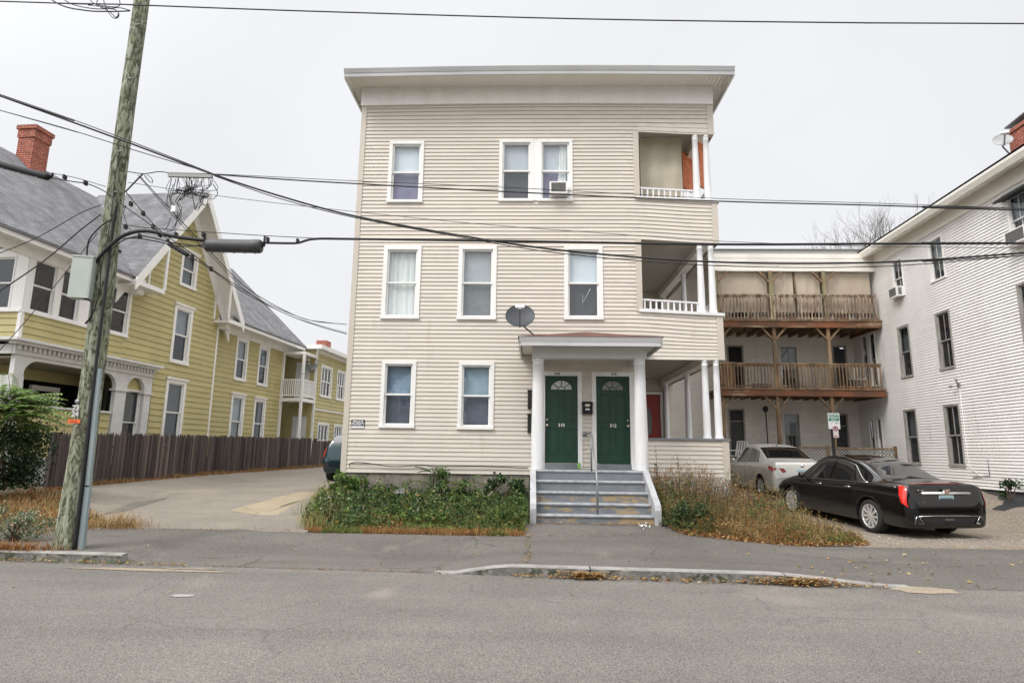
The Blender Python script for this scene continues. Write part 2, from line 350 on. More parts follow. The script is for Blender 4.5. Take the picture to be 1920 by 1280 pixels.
CLAP = mat('white_clapboard', (.86, .845, .82), .6, (.79, .77, .745), 1.3, (1, 1, .4), island=.03, c3=(.48, .45, .42), s3=2.5, t3=(.63, .85), st3=(1, 1, .35))
CLAPD = mat('cream_clapboard', (.78, .745, .68), .6, (.68, .64, .575), 1.3, (1, 1, .4), island=.04, c3=(.34, .26, .2), s3=2.5, t3=(.64, .8), st3=(.6, 1, 2.))
YEL = mat('yellow_clapboard', (.50, .44, .205), .6, (.445, .39, .18), 1.2, (1, 1, .4), island=.04, c3=(.33, .29, .15), s3=2.2, t3=(.63, .85), st3=(1, 1, .3))
DGREEN = mat('green_door_paint', (.011, .050, .029), .38, (.008, .041, .024), 4)
REDD = mat('red_door_paint', (.30, .022, .012), .4)
STEP = mat('grey_step_paint', (.20, .215, .235), .6, (.16, .17, .185), 5, c3=(.30, .25, .17), s3=4.5, t3=(.68, .74), st3=(1, 1, 1.5), bump=.3)
STEPR = mat('peeling_riser_paint', (.19, .205, .225), .65, (.15, .16, .175), 5, c3=(.35, .26, .145), s3=3.6, t3=(.50, .58), st3=(.9, 1, 2.4), bump=.4, bscale=30)
STEPE = mat('worn_step_edge', (.42, .43, .44), .6, (.26, .27, .28), 8)
STONE = mat('rubble_foundation', (.26, .23, .19), .9, (.13, .12, .10), 3.5, bump=.9, bscale=7, c3=(.36, .31, .24), s3=5, t3=(.6, .7))
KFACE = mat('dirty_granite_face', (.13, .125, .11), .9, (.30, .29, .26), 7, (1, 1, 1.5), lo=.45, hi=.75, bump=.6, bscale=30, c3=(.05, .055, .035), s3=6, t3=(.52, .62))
GRANITE = mat('granite', (.33, .32, .295), .85, (.22, .21, .195), 5, bump=.5, bscale=60, c3=(.16, .16, .15), s3=60, t3=(.6, .7))
METAL = mat('grey_metal', (.27, .27, .28), .45, metal=.5)
CHROME = mat('chrome', (.75, .75, .76), .12, metal=1.)
RUBBER = mat('black_rubber', (.012, .012, .013), .7)
CABLE = mat('cable_black', (.012, .012, .013), .6)
SHINGLE = brickmat('grey_shingles', (.165, .165, .172), (.225, .225, .235), (.09, .09, .095), .19, .062, .007, .95, .5)
SHINB = brickmat('brown_shingles', (.13, .055, .04), (.19, .09, .065), (.06, .03, .025), .3, .05, .008, .95, .5)
BRICK = brickmat('red_brick', (.26, .045, .022), (.36, .08, .04), (.36, .26, .21), .21, .075, .009, .9, .5, vs=5)
# ------------------------------------------------------------------ ground
def yk(x): return 8.37-.058*max(-12, min(12, x))
def kerb_h(x):
    c = .125*smooth(-1.25, -.2, x)*(1-smooth(2.9, 4.9, x)); l = .125*(1-smooth(-5.75, -5.62, x))
    return max(c, l)
LH = [(8.4, .02), (11.2, .17), (16.4, .42), (21, .52), (30, .68), (60, .95), (400, 1.5)]
MH = [(8.4, .02), (10.9, .17), (12.1, .26), (14.6, .62), (22, .6), (60, .9), (400, 1.5)]
RH = [(8.3, .02), (11.6, .02), (13.5, .0), (16.35, .12), (18, .30), (22, .5), (60, .9), (400, 1.5)]
def hz(x, y):
    k = yk(x)
    if y <= k: return -.018*smooth(0, 5, k-y)*0
    a = smooth(-5.6, -4.6, x); b = smooth(2.2, 4.4, x) if y > 12 else smooth(2.4, 5.0, x)
    v = interp(y, LH)*(1-a)+interp(y, MH)*a*(1-b)+interp(y, RH)*b*a
    v += .14*smooth(-9.4, -11.2, x)*0 + .14*smooth(9.2, 11.2, -x)*smooth(11.5, 15, y)
    v += .42*smooth(10.6, 12.2, x)*smooth(13, 15, y)*(1-smooth(19, 24, y))
    kh = kerb_h(x); t = smooth(k, k+2.4, y)
    return kh*(1-t)+v*t
def sheet(name, m_, xs, y0f, y1f, ny, off, kind='structure', pow_=1., flat=False):
    mb = MB(); g = []
    for x in xs:
        a, b = y0f(x), y1f(x)
        g.append([mb.P((x, a+(b-a)*(j/ny)**pow_, (0 if flat else hz(x, a+(b-a)*(j/ny)**pow_+1e-4))+off)) for j in range(ny+1)])
    mb.smooth = True
    for i in range(len(xs)-1):
        for j in range(ny): mb.F((g[i][j], g[i+1][j], g[i+1][j+1], g[i][j+1]))
    o = mb.build(name, m_, recalc=False); tag(o, kind=kind); return o
def fr(a, b, s):
    n = max(1, int(round((b-a)/s))); return [a+(b-a)*i/n for i in range(n+1)]
ASPH = groundmat('road_asphalt', (.152, .139, .125), (.180, .165, .149), .48, (.275, .245, .205), (.64, .80), .42, .28)
WALK = groundmat('sidewalk_asphalt', (.116, .105, .094), (.147, .134, .12), .46, (.25, .22, .185), (.62, .8), .6, .5)
DRIVE = groundmat('driveway_asphalt', (.245, .216, .180), (.205, .182, .152), .34, (.34, .29, .215), (.6, .78), .5, .45)
LOT = groundmat('dirt_lot', (.27, .228, .178), (.20, .17, .138), .42, (.32, .27, .20), (.55, .72), .7, .0, sscale=60, bump=.6)
SOIL = mat('soil', (.12, .085, .05), .95, (.07, .055, .035), 5, bump=.8, bscale=20)
FIELD = mat('grassy_earth', (.12, .11, .055), .95, (.08, .08, .04), 2, bump=.5, bscale=15)
sheet('ground', FIELD, [-900, -300, -100, -40]+fr(-20, 20, 1.)+[40, 100, 300, 900], lambda x: yk(x)+.1, lambda x: 900, 90, -.07, pow_=2.6)
o = sheet('ground', FIELD, [-900, -100, 0, 100, 900], lambda x: -900, lambda x: -24.9, 6, -.07)
sheet('road', ASPH, [-900, -300, -80]+fr(-30, 30, 1.)+[80, 300, 900], lambda x: -25, lambda x: yk(x)+.06, 40, -.003, flat=True)
def walk_edge(x): return interp(x, [(-7.2, 11.15), (-5.1, 11.1), (-4.6, 10.92), (-.4, 10.85), (-.05, 12.14), (2.6, 12.14), (2.75, 11.2), (4.6, 11.35), (30, 11.6)])
sheet('sidewalk', WALK, [-80]+fr(-30, -8, 1.)+fr(-8, 12, .2)[1:]+fr(12, 30, 1.)[1:]+[80], lambda x: yk(x)+(.115 if kerb_h(x) > .004 else .045), walk_edge, 14, .0)
sheet('driveway', DRIVE, fr(-11.75, -3.85, .25), walk_edge, lambda x: 46, 60, .0)
sheet('parking_lot', LOT, fr(2.9, 13.2, .25), walk_edge, lambda x: 25, 40, .0)
sheet('yard', SOIL, fr(-4.95, -.02, .17), lambda x: max(walk_edge(x), interp(x, [(-4.85, 14.4), (-4.2, 12.1), (-3.75, 10.95)])), lambda x: 14.6, 16, .008)
def yard_edge(x): return interp(x, [(-30, 16.5), (-12, 16.3), (-11.2, 15.1), (-9.3, 13.0), (-7.75, 11.4), (-7.6, 11.16)])
sheet('yard', SOIL, fr(-30, -7.2, .3), walk_edge, yard_edge, 16, .012)
sheet('yard', SOIL, fr(2.45, 5.7, .25), walk_edge, lambda x: interp(x, [(4.4, 14.5), (5.0, 14.0), (5.5, 12.4), (5.7, 11.7)]), 12, .012)
def patch(name, m_, pts, z=.005, nx=10, ny=6):
    """quad of ground following the relief: pts = 4 corners (x, y)"""
    mb = MB(); g = []
    for i in range(nx+1):
        r_ = []
        for j in range(ny+1):
            s_, t_ = i/nx, j/ny
            q = [(1-t_)*((1-s_)*pts[0][k]+s_*pts[1][k])+t_*((1-s_)*pts[3][k]+s_*pts[2][k]) for k in (0, 1)]
            r_.append(mb.P((q[0], q[1], hz(*q)+z)))
        g.append(r_)
    for i in range(nx):
        for j in range(ny): mb.F((g[i][j], g[i+1][j], g[i+1][j+1], g[i][j+1]))
    return tag(mb.build(name, m_, recalc=False), kind='structure')
TAN = groundmat('tan_concrete', (.35, .285, .195), (.295, .245, .17), .26, (.33, .28, .2), (.6, .75), 1.5, .5, sscale=70, bump=.2)
a0, a1, a2, a3 = [atY(px, py, 10) for px, py in ((432, 958), (545, 955), (602, 923), (560, 926))]
def onground(px, py, z=.25):
    d = ray(px, py)
    for _ in range(12):
        p = CAMPOS+d*((z-CAMPOS.z)/d.z); z = hz(p.x, p.y)
    return (p.x, p.y)
patch('paving_patch', TAN, [onground(*q) for q in ((430, 957), (520, 966), (606, 922), (560, 922))])
patch('paving_patch', mat('old_tar', (.10, .09, .075), .95, (.16, .14, .11), 6, bump=.6, bscale=25), [onground(*q) for q in ((185, 937), (250, 942), (318, 932), (240, 930))], .006)
def blob(name, m_, c, rx, ry, rot=0, z=.004, seed=1, n=40):
    rng = random.Random(seed); mb = MB(); ph = [rng.uniform(0, 6.3) for _ in range(5)]; ids = []
    ctr = mb.P((c[0], c[1], hz(*c)+z))
    rings = []
    for fr_ in (.5, 1.):
        ring = []
        for i in range(n):
            a = 2*PI*i/n; k = fr_*(1+.13*math.sin(2*a+ph[0])+.09*math.sin(5*a+ph[1])+.06*math.sin(9*a+ph[2])+.04*math.sin(15*a+ph[3]))
            x_, y_ = rx*k*math.cos(a), ry*k*math.sin(a); X, Y = c[0]+x_*math.cos(rot)-y_*math.sin(rot), c[1]+x_*math.sin(rot)+y_*math.cos(rot)
            ring.append(mb.P((X, Y, hz(X, Y)+z)))
        rings.append(ring)
    for i in range(n):
        mb.F((ctr, rings[0][i], rings[0][(i+1) % n])); mb.F((rings[0][i], rings[1][i], rings[1][(i+1) % n], rings[0][(i+1) % n]))
    return tag(mb.build(name, m_, recalc=False), kind='structure')
SAND = groundmat('road_sand', (.31, .255, .185), (.26, .225, .18), .22, None, sscale=80, bump=.2)
blob('sand_patch', SAND, onground(285, 1068), .98, .085, -.04, .003, 3)
blob('sand_patch', mat('wet_tar', (.16, .145, .12), .8, (.26, .23, .18), 8), onground(355, 1066), .35, .055, -.04, .006, 4)
blob('sand_patch', groundmat('pale_dust', (.36, .345, .325), (.30, .285, .27), .25), onground(342, 1116), .14, .055, .1, .003, 5)
blob('sand_patch', SAND, onground(1735, 1106), .42, .17, -.05, .003, 6)
# ------------------------------------------------------------------ kerbs
def kerb(name, x0, x1, label, seg=.25, hfun=kerb_h, gaps=()):
    mb = MB(); xs = fr(x0, x1, seg); rings = []; rng = random.Random(7)
    for x in xs:
        h = max(hfun(x), .012); y = yk(x); j = rng.uniform(-.004, .004)
        rings.append([mb.P(p) for p in ((x, y, -.03), (x, y+.008+j, h-.018), (x, y+.022+j, h+j*.5), (x, y+.128, h+.002), (x, y+.128, -.03))])
    for a, b in zip(rings, rings[1:]):
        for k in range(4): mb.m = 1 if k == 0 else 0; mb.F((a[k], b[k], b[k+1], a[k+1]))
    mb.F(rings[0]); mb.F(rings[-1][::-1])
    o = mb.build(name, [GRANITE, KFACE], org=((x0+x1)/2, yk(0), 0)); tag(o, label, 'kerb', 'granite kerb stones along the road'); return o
kerb('kerb_stone', -1.25, .78, 'low granite kerb stone sinking into the road left of the crack before the steps')
kerb('kerb_stone', .80, 3.2, 'long straight granite kerb stone with brown leaves heaped against it')
kerb('kerb_stone', 3.22, 4.7, 'curved end kerb stone sloping down towards the parking lot')
kerb('kerb_stone', -8.6, -5.62, 'short granite kerb stone at the foot of the utility pole', hfun=lambda x: .125)
# ------------------------------------------------------------------ windows and doors on a wall frame
def room(mb, u0, u1, z0, z1, d0, d1):
    """open-fronted dark box behind an opening"""
    mb.poly([(u0, d1, z0), (u1, d1, z0), (u1, d1, z1), (u0, d1, z1)])
    for a, b in (((u0, z0), (u1, z0)), ((u1, z0), (u1, z1)), ((u1, z1), (u0, z1)), ((u0, z1), (u0, z0))):
        mb.poly([(a[0], d0, a[1]), (b[0], d0, b[1]), (b[0], d1, b[1]), (a[0], d1, a[1])])
def window(Fm, parent, r, trim=WHITE, cw=.10, sash=WHITE, up='grey', lo='dusk', frac=.5, head=False, glass=None, upfrac=1., lofrac=1., sill=True, muntin=0, proud=.04, sw=.042, label=None, ncol=1, lomunt=None, warp=None):
    u0, u1, z0, z1 = r; T = Fm.T; mb = MB(T)
    mb.box(u0, u1, -.06, proud, z1-cw, z1); mb.box(u0, u0+cw, -.06, proud-.003, z0+cw*.8, z1-cw); mb.box(u1-cw, u1, -.06, proud-.003, z0+cw*.8, z1-cw)
    mb.box(u0-(.01 if sill else 0), u1+(.01 if sill else 0), -.06, proud+(.02 if sill else 0), z0, z0+cw*.8)
    if head: mb.box(u0-.05, u1+.05, -.02, proud+.05, z1, z1+.06); mb.box(u0-.03, u1+.03, -.02, proud+.03, z1-.035, z1-.001)
    wn = mb.build('window', trim, parent, warp=warp)
    if label: wn['label'] = label
    a0, a1, b0, b1 = u0+cw, u1-cw, z0+cw*.8, z1-cw; s = MB(T); g = MB(T)
    cwid = (a1-a0)/ncol; zm = b0+(b1-b0)*frac
    for c_ in range(ncol):
        p0, p1 = a0+c_*cwid, a0+(c_+1)*cwid
        for (q0, q1, d, mu) in ((zm-.02, b1, -.012, muntin), (b0, zm+.02, -.045, lomunt if lomunt is not None else muntin)):
            s.box(p0, p1, d-.03, d, q1-sw, q1); s.box(p0, p1, d-.03, d, q0, q0+sw)
            s.box(p0, p0+sw, d-.03, d-.002, q0+sw, q1-sw); s.box(p1-sw, p1, d-.03, d-.002, q0+sw, q1-sw)
            for i in range(mu):
                x_ = p0+sw+(p1-p0-2*sw)*(i+1)/(mu+1); s.box(x_-.01, x_+.01, d-.026, d-.006, q0+sw, q1-sw)
            g.poly([(p0+sw, d-.018, q0+sw), (p1-sw, d-.018, q0+sw), (p1-sw, d-.018, q1-sw), (p0+sw, d-.018, q1-sw)])
    s.build('sash', sash, wn, warp=warp); g.build('pane', glass or GLASS, wn, warp=warp)
    c = MB(T); ms = []
    def cloth(q0, q1, key):
        if key is None: return
        c.m = len(ms); ms.append(BLIND[key]); n = 14; wav = .012 if key == 'white' else .0
        for i in range(n):
            x0_, x1_ = a0+(a1-a0)*i/n, a0+(a1-a0)*(i+1)/n
            c.poly([(x0_, -.13+wav*math.sin(i*2.3), q0), (x1_, -.13+wav*math.sin((i+1)*2.3), q0), (x1_, -.13+wav*math.sin((i+1)*2.3), q1), (x0_, -.13+wav*math.sin(i*2.3), q1)])
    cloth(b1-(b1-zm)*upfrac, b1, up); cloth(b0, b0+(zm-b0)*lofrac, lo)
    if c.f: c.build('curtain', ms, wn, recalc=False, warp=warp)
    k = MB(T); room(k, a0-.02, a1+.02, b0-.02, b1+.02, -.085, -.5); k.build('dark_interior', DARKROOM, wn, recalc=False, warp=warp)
    return wn
def hole(r, e=.02): return (r[0]+e, r[1]-e, r[2]+e, r[3]-e)
# ------------------------------------------------------------------ the beige three-storey house
D = 14.5
MF = Frame(0, D, 0, 1)            # u = x, out = towards the street
HC = (0.09, 14.5, .55)
def sag(p):
    x_, y_, z_ = p
    a = smooth(2.3, 4.5, x_)*smooth(3.75, 4.5, z_)*(1-smooth(9.6, 10.0, z_))
    crown = .05*math.sin(PI*max(0, min(1, (x_+4.7)/9.6)))*smooth(9.7, 10.3, z_)
    return (x_, y_, z_-.10*a+crown)
house = empty('apartment_house', HC, 'three-storey beige vinyl-sided house with stacked corner porches and twin green doors', 'house')
XL, XR = -4.40, 4.575
def rr(px0, px1, py0, py1): return MF.rect((px0, py0), (px1, py0), (px1, py1), (px0, py1))
W3L, W3D = rr(728.7, 794, 265.3, 380.3), rr(935.7, 1073.5, 262, 378.2)
W2L, W2M, W2R = rr(717.7, 788.3, 461.5, 598), rr(859, 930.8, 461, 599.5), rr(1057.7, 1130.3, 461.5, 599.6)
W1L, W1M = rr(714, 779, 675.8, 802), rr(859, 926, 678, 805)
D1 = (.347, 1.117, 1.334, 3.36); D2 = MF.rect((1118, 706), (1182, 707), (1181, 869), (1118, 869)); D2 = (D2[0], D2[1], 1.334, 3.36)
dc = .10
DH = [(D1[0]-dc, D1[1]+dc, 1.1, 3.36+dc), (D2[0]-dc, D2[1]+dc, 1.1, 3.36+dc)]
P3, P2, P1 = (2.68, 4.40, 7.87, 9.62), (2.68, 4.40, 5.0, 6.75), (2.55, 4.40, 1.93, 3.77)
holes = [hole(W3L), hole(W3D), hole(W2L), hole(W2M), hole(W2R), hole(W1L), hole(W1M)]+DH+[(P3[0], 9, P3[2], P3[3]), (P2[0], 9, P2[2], P2[3]), (P1[0], 9, P1[2], P1[3])]
mb = MB(MF.T); ub = [2.3+.28*i for i in range(9)]+[-3, -1.5, 0, 1.2]
siding(mb, XL+.11, XR-.13, 1.06, 10.36, .1005, holes, ub=ub, t=.019, gq=.2)
mb.build('siding', VINYL, house, warp=sag)
# side and rear walls (seen only from a step aside)
for nm, fr_, ln in (('siding', Frame(XL, D, PI/2, -1), 15), ('siding', Frame(XL, D+15, 0, -1), 8.97)):
    mb = MB(fr_.T); siding(mb, 0, ln, 1.06, 10.36, .1005); mb.build(nm, VINYL, house)
mb = MB(Frame(XR, D, PI/2, 1).T); siding(mb, 6.1, 15, 1.06, 10.36, .1005)
for z0, z1 in ((6.75, 7.87), (3.77, 5.0), (9.62, 10.36), (1.06, 1.93)): siding(mb, 0.1, 6.1, z0, z1, .1005)
mb.build('siding', VINYL, house, warp=sag)
# corner boards
mb = MB(MF.T); mb.box(XL-.015, XL+.115, -.10, .028, 1.04, 10.36); mb.build('corner_board', VTRIM, house)
mb = MB(MF.T)
for z0, z1 in ((1.0, 1.93), (3.77, 4.95), (6.75, 7.82), (9.62, 10.36)):
    mb.box(XR-.135, XR+.015, -.13, .028, z0, z1)
build_split(mb, 'corner_board', VTRIM, house, warp=sag)
mb = MB(MF.T)
for z0, z1 in ((7.80, 9.64), (4.93, 6.78)): mb.box(2.55, 2.69, -.12, .03, z0, z1)
build_split(mb, 'porch_casing', VTRIM, house, warp=sag)
# foundation and roof
mb = MB(); mb.box(XL+.03, -.02, D+.02, D+15, .2, 1.055); mb.box(2.5, XR-.03, D+.02, D+15, .0, 1.0); mb.box(-.02, 2.5, D+.05, D+.3, .1, 1.2); mb.build('foundation', STONE, house)
mb = MB(MF.T); mb.box(2.5, XR+.01, -.06, .012, .02, 1.05); mb.build('porch_skirt', mat('pink_worn_skirt', (.55, .52, .49), .7, (.45, .42, .39), 4), house)
# frieze, soffit, fascia, roof deck
mb = MB(MF.T); n = 14
for i in range(n):
    a, b = -4.43+9.02*i/n, -4.43+9.02*(i+1)/n; mb.box(a, b, -.02, .075, 10.33, 10.83)
mb.build('frieze', WHITE, house, warp=sag)
mb = MB(MF.T)
for i in range(92):                       # grooved soffit boards
    a = -4.69+9.62*i/92; mb.box(a+.009, a+9.62/92-.009, .0, .69, 10.832, 10.842)
mb.box(-4.69, 4.93, .0, .69, 10.852, 10.87)
mb.build('soffit', SOFFIT, house, warp=sag)
mb = MB(MF.T)
for i in range(14):
    a, b = -4.70+9.64*i/14, -4.70+9.64*(i+1)/14
    mb.prism([(.685, 10.72), (.72, 10.72), (.735, 10.80), (.685, 10.80)], a, b, lambda p, q, o: (o, p, q))
    mb.prism([(.69, 10.80), (.745, 10.805), (.79, 10.90), (.79, 10.915), (.69, 10.915)], a, b, lambda p, q, o: (o, p, q))
mb.build('fascia', GUTTER, house, warp=sag)
mb = MB(MF.T)
for s_ in (-1, 1):                       # eaves returning down the sides
    xe, xi = (-4.70, -4.40) if s_ < 0 else (4.94, 4.58)
    mb.box(min(xe, xi), max(xe, xi), -15.2, .0, 10.835, 10.86); mb.box(xe-.02, xe+.02, -15.2, .68, 10.72, 10.915)
build_split(mb, 'side_eave', WHITE, house, warp=sag)
mb = MB(MF.T); mb.box(-4.70, 4.94, -15.3, .70, 10.918, 10.96); mb.build('roof', mat('roof_membrane', (.2, .2, .2), .9), house, warp=sag)
# windows
window(MF, house, W3L, up='pale', lo='purple', cw=.085)
window(MF, house, W2L, up='white', lo='white', cw=.095)
window(MF, house, W2M, up='shade', lo='dusk', cw=.095)
wr = window(MF, house, W2R, up='pale', lo='black', cw=.095)
window(MF, house, W1L, up='blue', lo='navy', cw=.085)
window(MF, house, W1M, up='cyan', lo='navy', cw=.085, lofrac=1)
c0 = (W3D[0]+W3D[1])/2
wd = MB(MF.T); wd.box(c0-.125, c0+.125, -.06, .032, W3D[2]+.02, W3D[3]-.02); wd.build('mullion', WHITE, house)
window(MF, house, (W3D[0], c0-.06, W3D[2], W3D[3]), up='grey', lo='black', cw=.085, upfrac=.9)
wx = window(MF, house, (c0+.06, W3D[1], W3D[2], W3D[3]), up='grey', lo='purple', cw=.085)
k = MB(MF.T); k.m = 0                       # curtain gathered to one side of the right sash
for i in range(6):
    a, b = W3D[1]-.34+.035*i, W3D[1]-.305+.035*i
    k.poly([(a-.05, -.115+.01*(i % 2), W3D[2]+.1), (b-.05, -.115+.01*((i+1) % 2), W3D[2]+.1), (b+.02, -.115+.01*((i+1) % 2), W3D[3]-.1), (a+.02, -.115+.01*(i % 2), W3D[3]-.1)])
k.build('curtain', BLIND['white'], wx, recalc=False)
k = MB(MF.T); k.tube([MF.T.inverted() @ atY(1093, 553, 14.57), MF.T.inverted() @ atY(1092, 572, 14.57)], .004, 4)
k.tube([MF.T.inverted() @ atY(1107, 541, 14.57), MF.T.inverted() @ atY(1093, 567, 14.57)], .006, 4); k.build('curtain_cord', BLIND['white'], wr)
# doors
def door(r, hinge, num, nameplate, fan_key):
    u0, u1, z0, z1 = r; t = MB(MF.T)
    t.box(u0-dc, u1+dc, -.08, .035, z1, z1+dc); t.box(u0-dc, u0, -.08, .032, 1.20, z1); t.box(u1, u1+dc, -.08, .032, 1.20, z1)
    fr_ = t.build('door_frame', WHITE, house)
    t = MB(MF.T); t.box(u0, u1, -.08, .05, 1.20, 1.325); t.build('threshold', STEP, house)
    d = MB(MF.T); d.box(u0+.005, u1-.005, -.075, -.03, z0, z1-.005)
    w_ = u1-u0; cx = (u0+u1)/2
    for (a, b) in ((.14, .40), (.60, .86)):      # raised panels with a groove round them
        for (q0, q1) in ((.12, .40), (.49, .80)):
            A, B, Q0, Q1 = u0+a*w_, u0+b*w_, z0+q0*2.02*.98, z0+q1*2.02*.98
            for (p, q, s_, t_) in ((A, B, Q0-.02, Q0), (A, B, Q1, Q1+.02)): d.box(p, q, -.031, -.016, s_, t_)
            for (p, q) in ((A-.02, A), (B, B+.02)): d.box(p, q, -.031, -.0165, Q0-.02, Q1+.02)
            d.prism([(A+.025, Q0+.025), (B-.025, Q0+.025), (B-.025, Q1-.025), (A+.025, Q1-.025)], -.031, -.024, lambda p, q, o: (p, o, q))
    db = d.build('door', DGREEN, house); db['label'] = 'green panelled door with half-round fanlight numbered '+num
    # fanlight: glass half disc, bars
    zc = z0+1.70; ra = .255; g = MB(MF.T)
    pts = [(cx+ra*math.cos(PI*i/24), zc+ra*.86*math.sin(PI*i/24)) for i in range(25)]
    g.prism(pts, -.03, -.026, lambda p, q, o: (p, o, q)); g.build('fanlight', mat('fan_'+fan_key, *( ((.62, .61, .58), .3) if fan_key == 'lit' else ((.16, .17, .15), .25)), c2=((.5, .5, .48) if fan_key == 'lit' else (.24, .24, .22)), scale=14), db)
    b = MB(MF.T)
    b.tube([(cx+(ra+.01)*math.cos(PI*i/16), -.022, zc+(ra+.01)*.86*math.sin(PI*i/16)) for i in range(17)], .014, 6)
    b.tube([(cx+.085*math.cos(PI*i/10), -.022, zc+.085*.86*math.sin(PI*i/10)) for i in range(11)], .009, 5)
    for a in (40, 90, 140): b.bar((cx+.085*math.cos(R(a)), -.022, zc+.073*math.sin(R(a))), (cx+ra*math.cos(R(a)), -.022, zc+ra*.86*math.sin(R(a))), .016, .012, (0, 1, 0))
    b.box(cx-ra-.02, cx+ra+.02, -.03, -.014, zc-.02, zc+.004); b.build('glazing_bars', DGREEN, db)
    hx = u0+.055 if hinge == 'R' else u1-.055
    h = MB(MF.T); h.lathe([(0, .07), (.03, .065), (.034, .045), (.02, .03), (.012, .01), (.03, .0), (.03, -.03)], (hx, -.02, z0+.86), 14, 'y'); h.build('door_knob', mat('brass', (.55, .5, .38), .25, metal=.9), db)
    h = MB(MF.T); h.lathe([(0, .022), (.022, .02), (.026, .0), (.026, -.02)], (hx, -.02, z0+.99), 12, 'y'); h.build('deadbolt', MAT['brass'], db)
    p = MB(MF.T); p.box(cx-.085, cx+.085, -.03, -.023, z0+.825, z0+.915); p.build('number_plate', mat('sticker_black', (.02, .02, .02), .5), db)
    text(num, .105, lambda a, b_, c: MF.pt(cx+a, -.0225+c, z0+.868+b_), 'house_number', mat('sticker_white', (.85, .85, .83), .5), db, bold=.002)
    p = MB(MF.T); ox = cx-.10 if num == '310' else cx+.03
    text(num, .085, lambda a, b_, c: MF.pt(ox+a, .036+c, z1+.045+b_), 'frame_number', MAT['sticker_black'], fr_, bold=.002)
    return db
door(D1, 'R', '310', 'a', 'lit'); door(D2, 'L', '312', 'b', 'dim')
# portico columns, beam and roof
def column(cx, y, z0, z1, r0_, r1_, name='column', base=True, sag_=None):
    b = MB(); h = z1-z0
    pr = [(r0_, 0), (r0_, h*.02), (r0_*.99, h*.3), (r1_*1.04, h*.75), (r1_, h-.14), (r1_*1.06, h-.135), (r1_*1.06, h-.12), (r1_, h-.115), (r1_, h-.06), (r1_*1.12, h-.045), (r1_*1.12, h-.02), (r1_, h)]
    if base: pr = [(r0_*1.22, 0), (r0_*1.22, .035), (r0_*1.1, .06), (r0_, .08)]+pr[2:]
    b.lathe(pr, (cx, y, z0), 28); return b.build(name, PAINT, house, warp=sag_)
column(.172, 13.40, 1.22, 3.60, .147, .118, 'portico_column', False)
column(2.385, 13.40, 1.22, 3.62, .147, .118, 'portico_column', False)
PW = mat('portico_paint', (.60, .595, .585), .5, (.54, .535, .525), 3)
mb = MB(); mb.box(.03, 2.53, 13.27, 13.52, 3.60, 3.86)
for x in (.06, 2.34): mb.box(x, x+.16, 13.521, 14.49, 3.605, 3.86)
mb.build('portico_beam', PW, house)
mb = MB(); mb.box(-.19, 2.73, 12.86, 14.47, 3.865, 3.88); mb.build('portico_soffit', SOFFIT, house)
mb = MB(); mb.box(-.21, 2.75, 12.835, 12.87, 3.74+.06, 3.885)
mb.prism([(12.80, 3.99), (12.83, 3.885), (12.872, 3.885), (12.872, 3.99)], -.245, 2.785, lambda p, q, o: (o, p, q))
for x in (-.245, 2.75): mb.box(x, x+.035, 12.873, 14.47, 3.80, 3.985)
mb.build('portico_gutter', GUTTER, house)
mb = MB(); zf, zw = 3.995, 4.40
A, B, C1, C2, E0 = (-.27, 12.79, zf), (2.81, 12.79, zf), (1.25, 14.49, zw+.02), (1.35, 14.49, zw+.02), None
mb.poly([A, B, C2, C1]); mb.poly([A, C1, (-.27, 14.49, zf)]); mb.poly([B, (2.81, 14.49, zf), C2]); mb.poly([A, (-.27, 14.49, zf), (2.81, 14.49, zf), B])
mb.build('portico_roof', SHINB, house)
# landing, stairs, cheeks
mb = MB(); nos = [(13.20, 1.215), (12.92, 1.015), (12.64, .81), (12.36, .61), (12.08, .42)]
sx0, sx1 = .13, 2.36
mb.box(.02, 2.49, 13.205, D+.06, 1.0, 1.205); mb.build('landing', STEP, house)
tr, rs, ed, r2 = MB(), MB(), MB(), MB()
for i, (y, z) in enumerate(nos):
    yb = nos[i-1][0] if i else 13.204
    if i: tr.box(sx0, sx1, y+.012, yb+.012, z-.05, z)
    ed.prism([(y-.012, z-.045), (y-.018, z-.02), (y-.008, z+.002), (y+.03, z+.003), (y+.02, z-.045)], sx0, sx1, lambda p, q, o: (o, p, q))
    zn = nos[i+1][1] if i < 4 else .22
    (rs if i > 1 else r2).box(sx0, sx1, y+.014, y+.10, zn-.03, z-.052)
tr.build('stair_tread', STEP, house); build_split(rs, 'stair_riser', STEPR, house); build_split(r2, 'stair_riser', STEP, house); ed.build('stair_nosing', STEPE, house)
CHEEK = mat('weathered_grey_paint', (.46, .46, .47), .65, (.34, .34, .35), 6, (1, 1, .4), c3=(.25, .23, .21), s3=7, t3=(.6, .7))
def cheek(x0, x1, label=None):
    b = MB(); b.prism([(13.26, .2), (13.26, 1.222), (13.18, 1.222), (12.02, .62), (11.98, .52), (11.98, .2)], x0, x1, lambda p, q, o: (o, p, q)); return b.build('stair_cheek', CHEEK, house)
cheek(.01, .128); cheek(2.362, 2.48)
mb = MB(); mb.box(.01, .13, 13.261, D+.02, .2, 1.21); mb.box(2.362, 2.48, 13.261, D, .2, 1.21); build_split(mb, 'landing_side', PAINT, house)
hr = MB(); hx = 1.295
hr.tube([(hx, 12.10, .42), (hx, 12.10, 1.02), (hx+.0, 12.16, 1.12), (hx, 13.1, 1.95), (hx, 13.2, 1.99), (hx, 14.42, 2.0)], .02, 8)
hr.tube([(hx, 13.19, 1.2), (hx, 13.19, 1.98)], .019, 8)
hr.lathe([(0, .0), (.05, .0), (.05, .03), (.0, .04)], (hx-.03, 14.44, 2.0), 14, 'y'); hr.build('handrail', METAL, house)
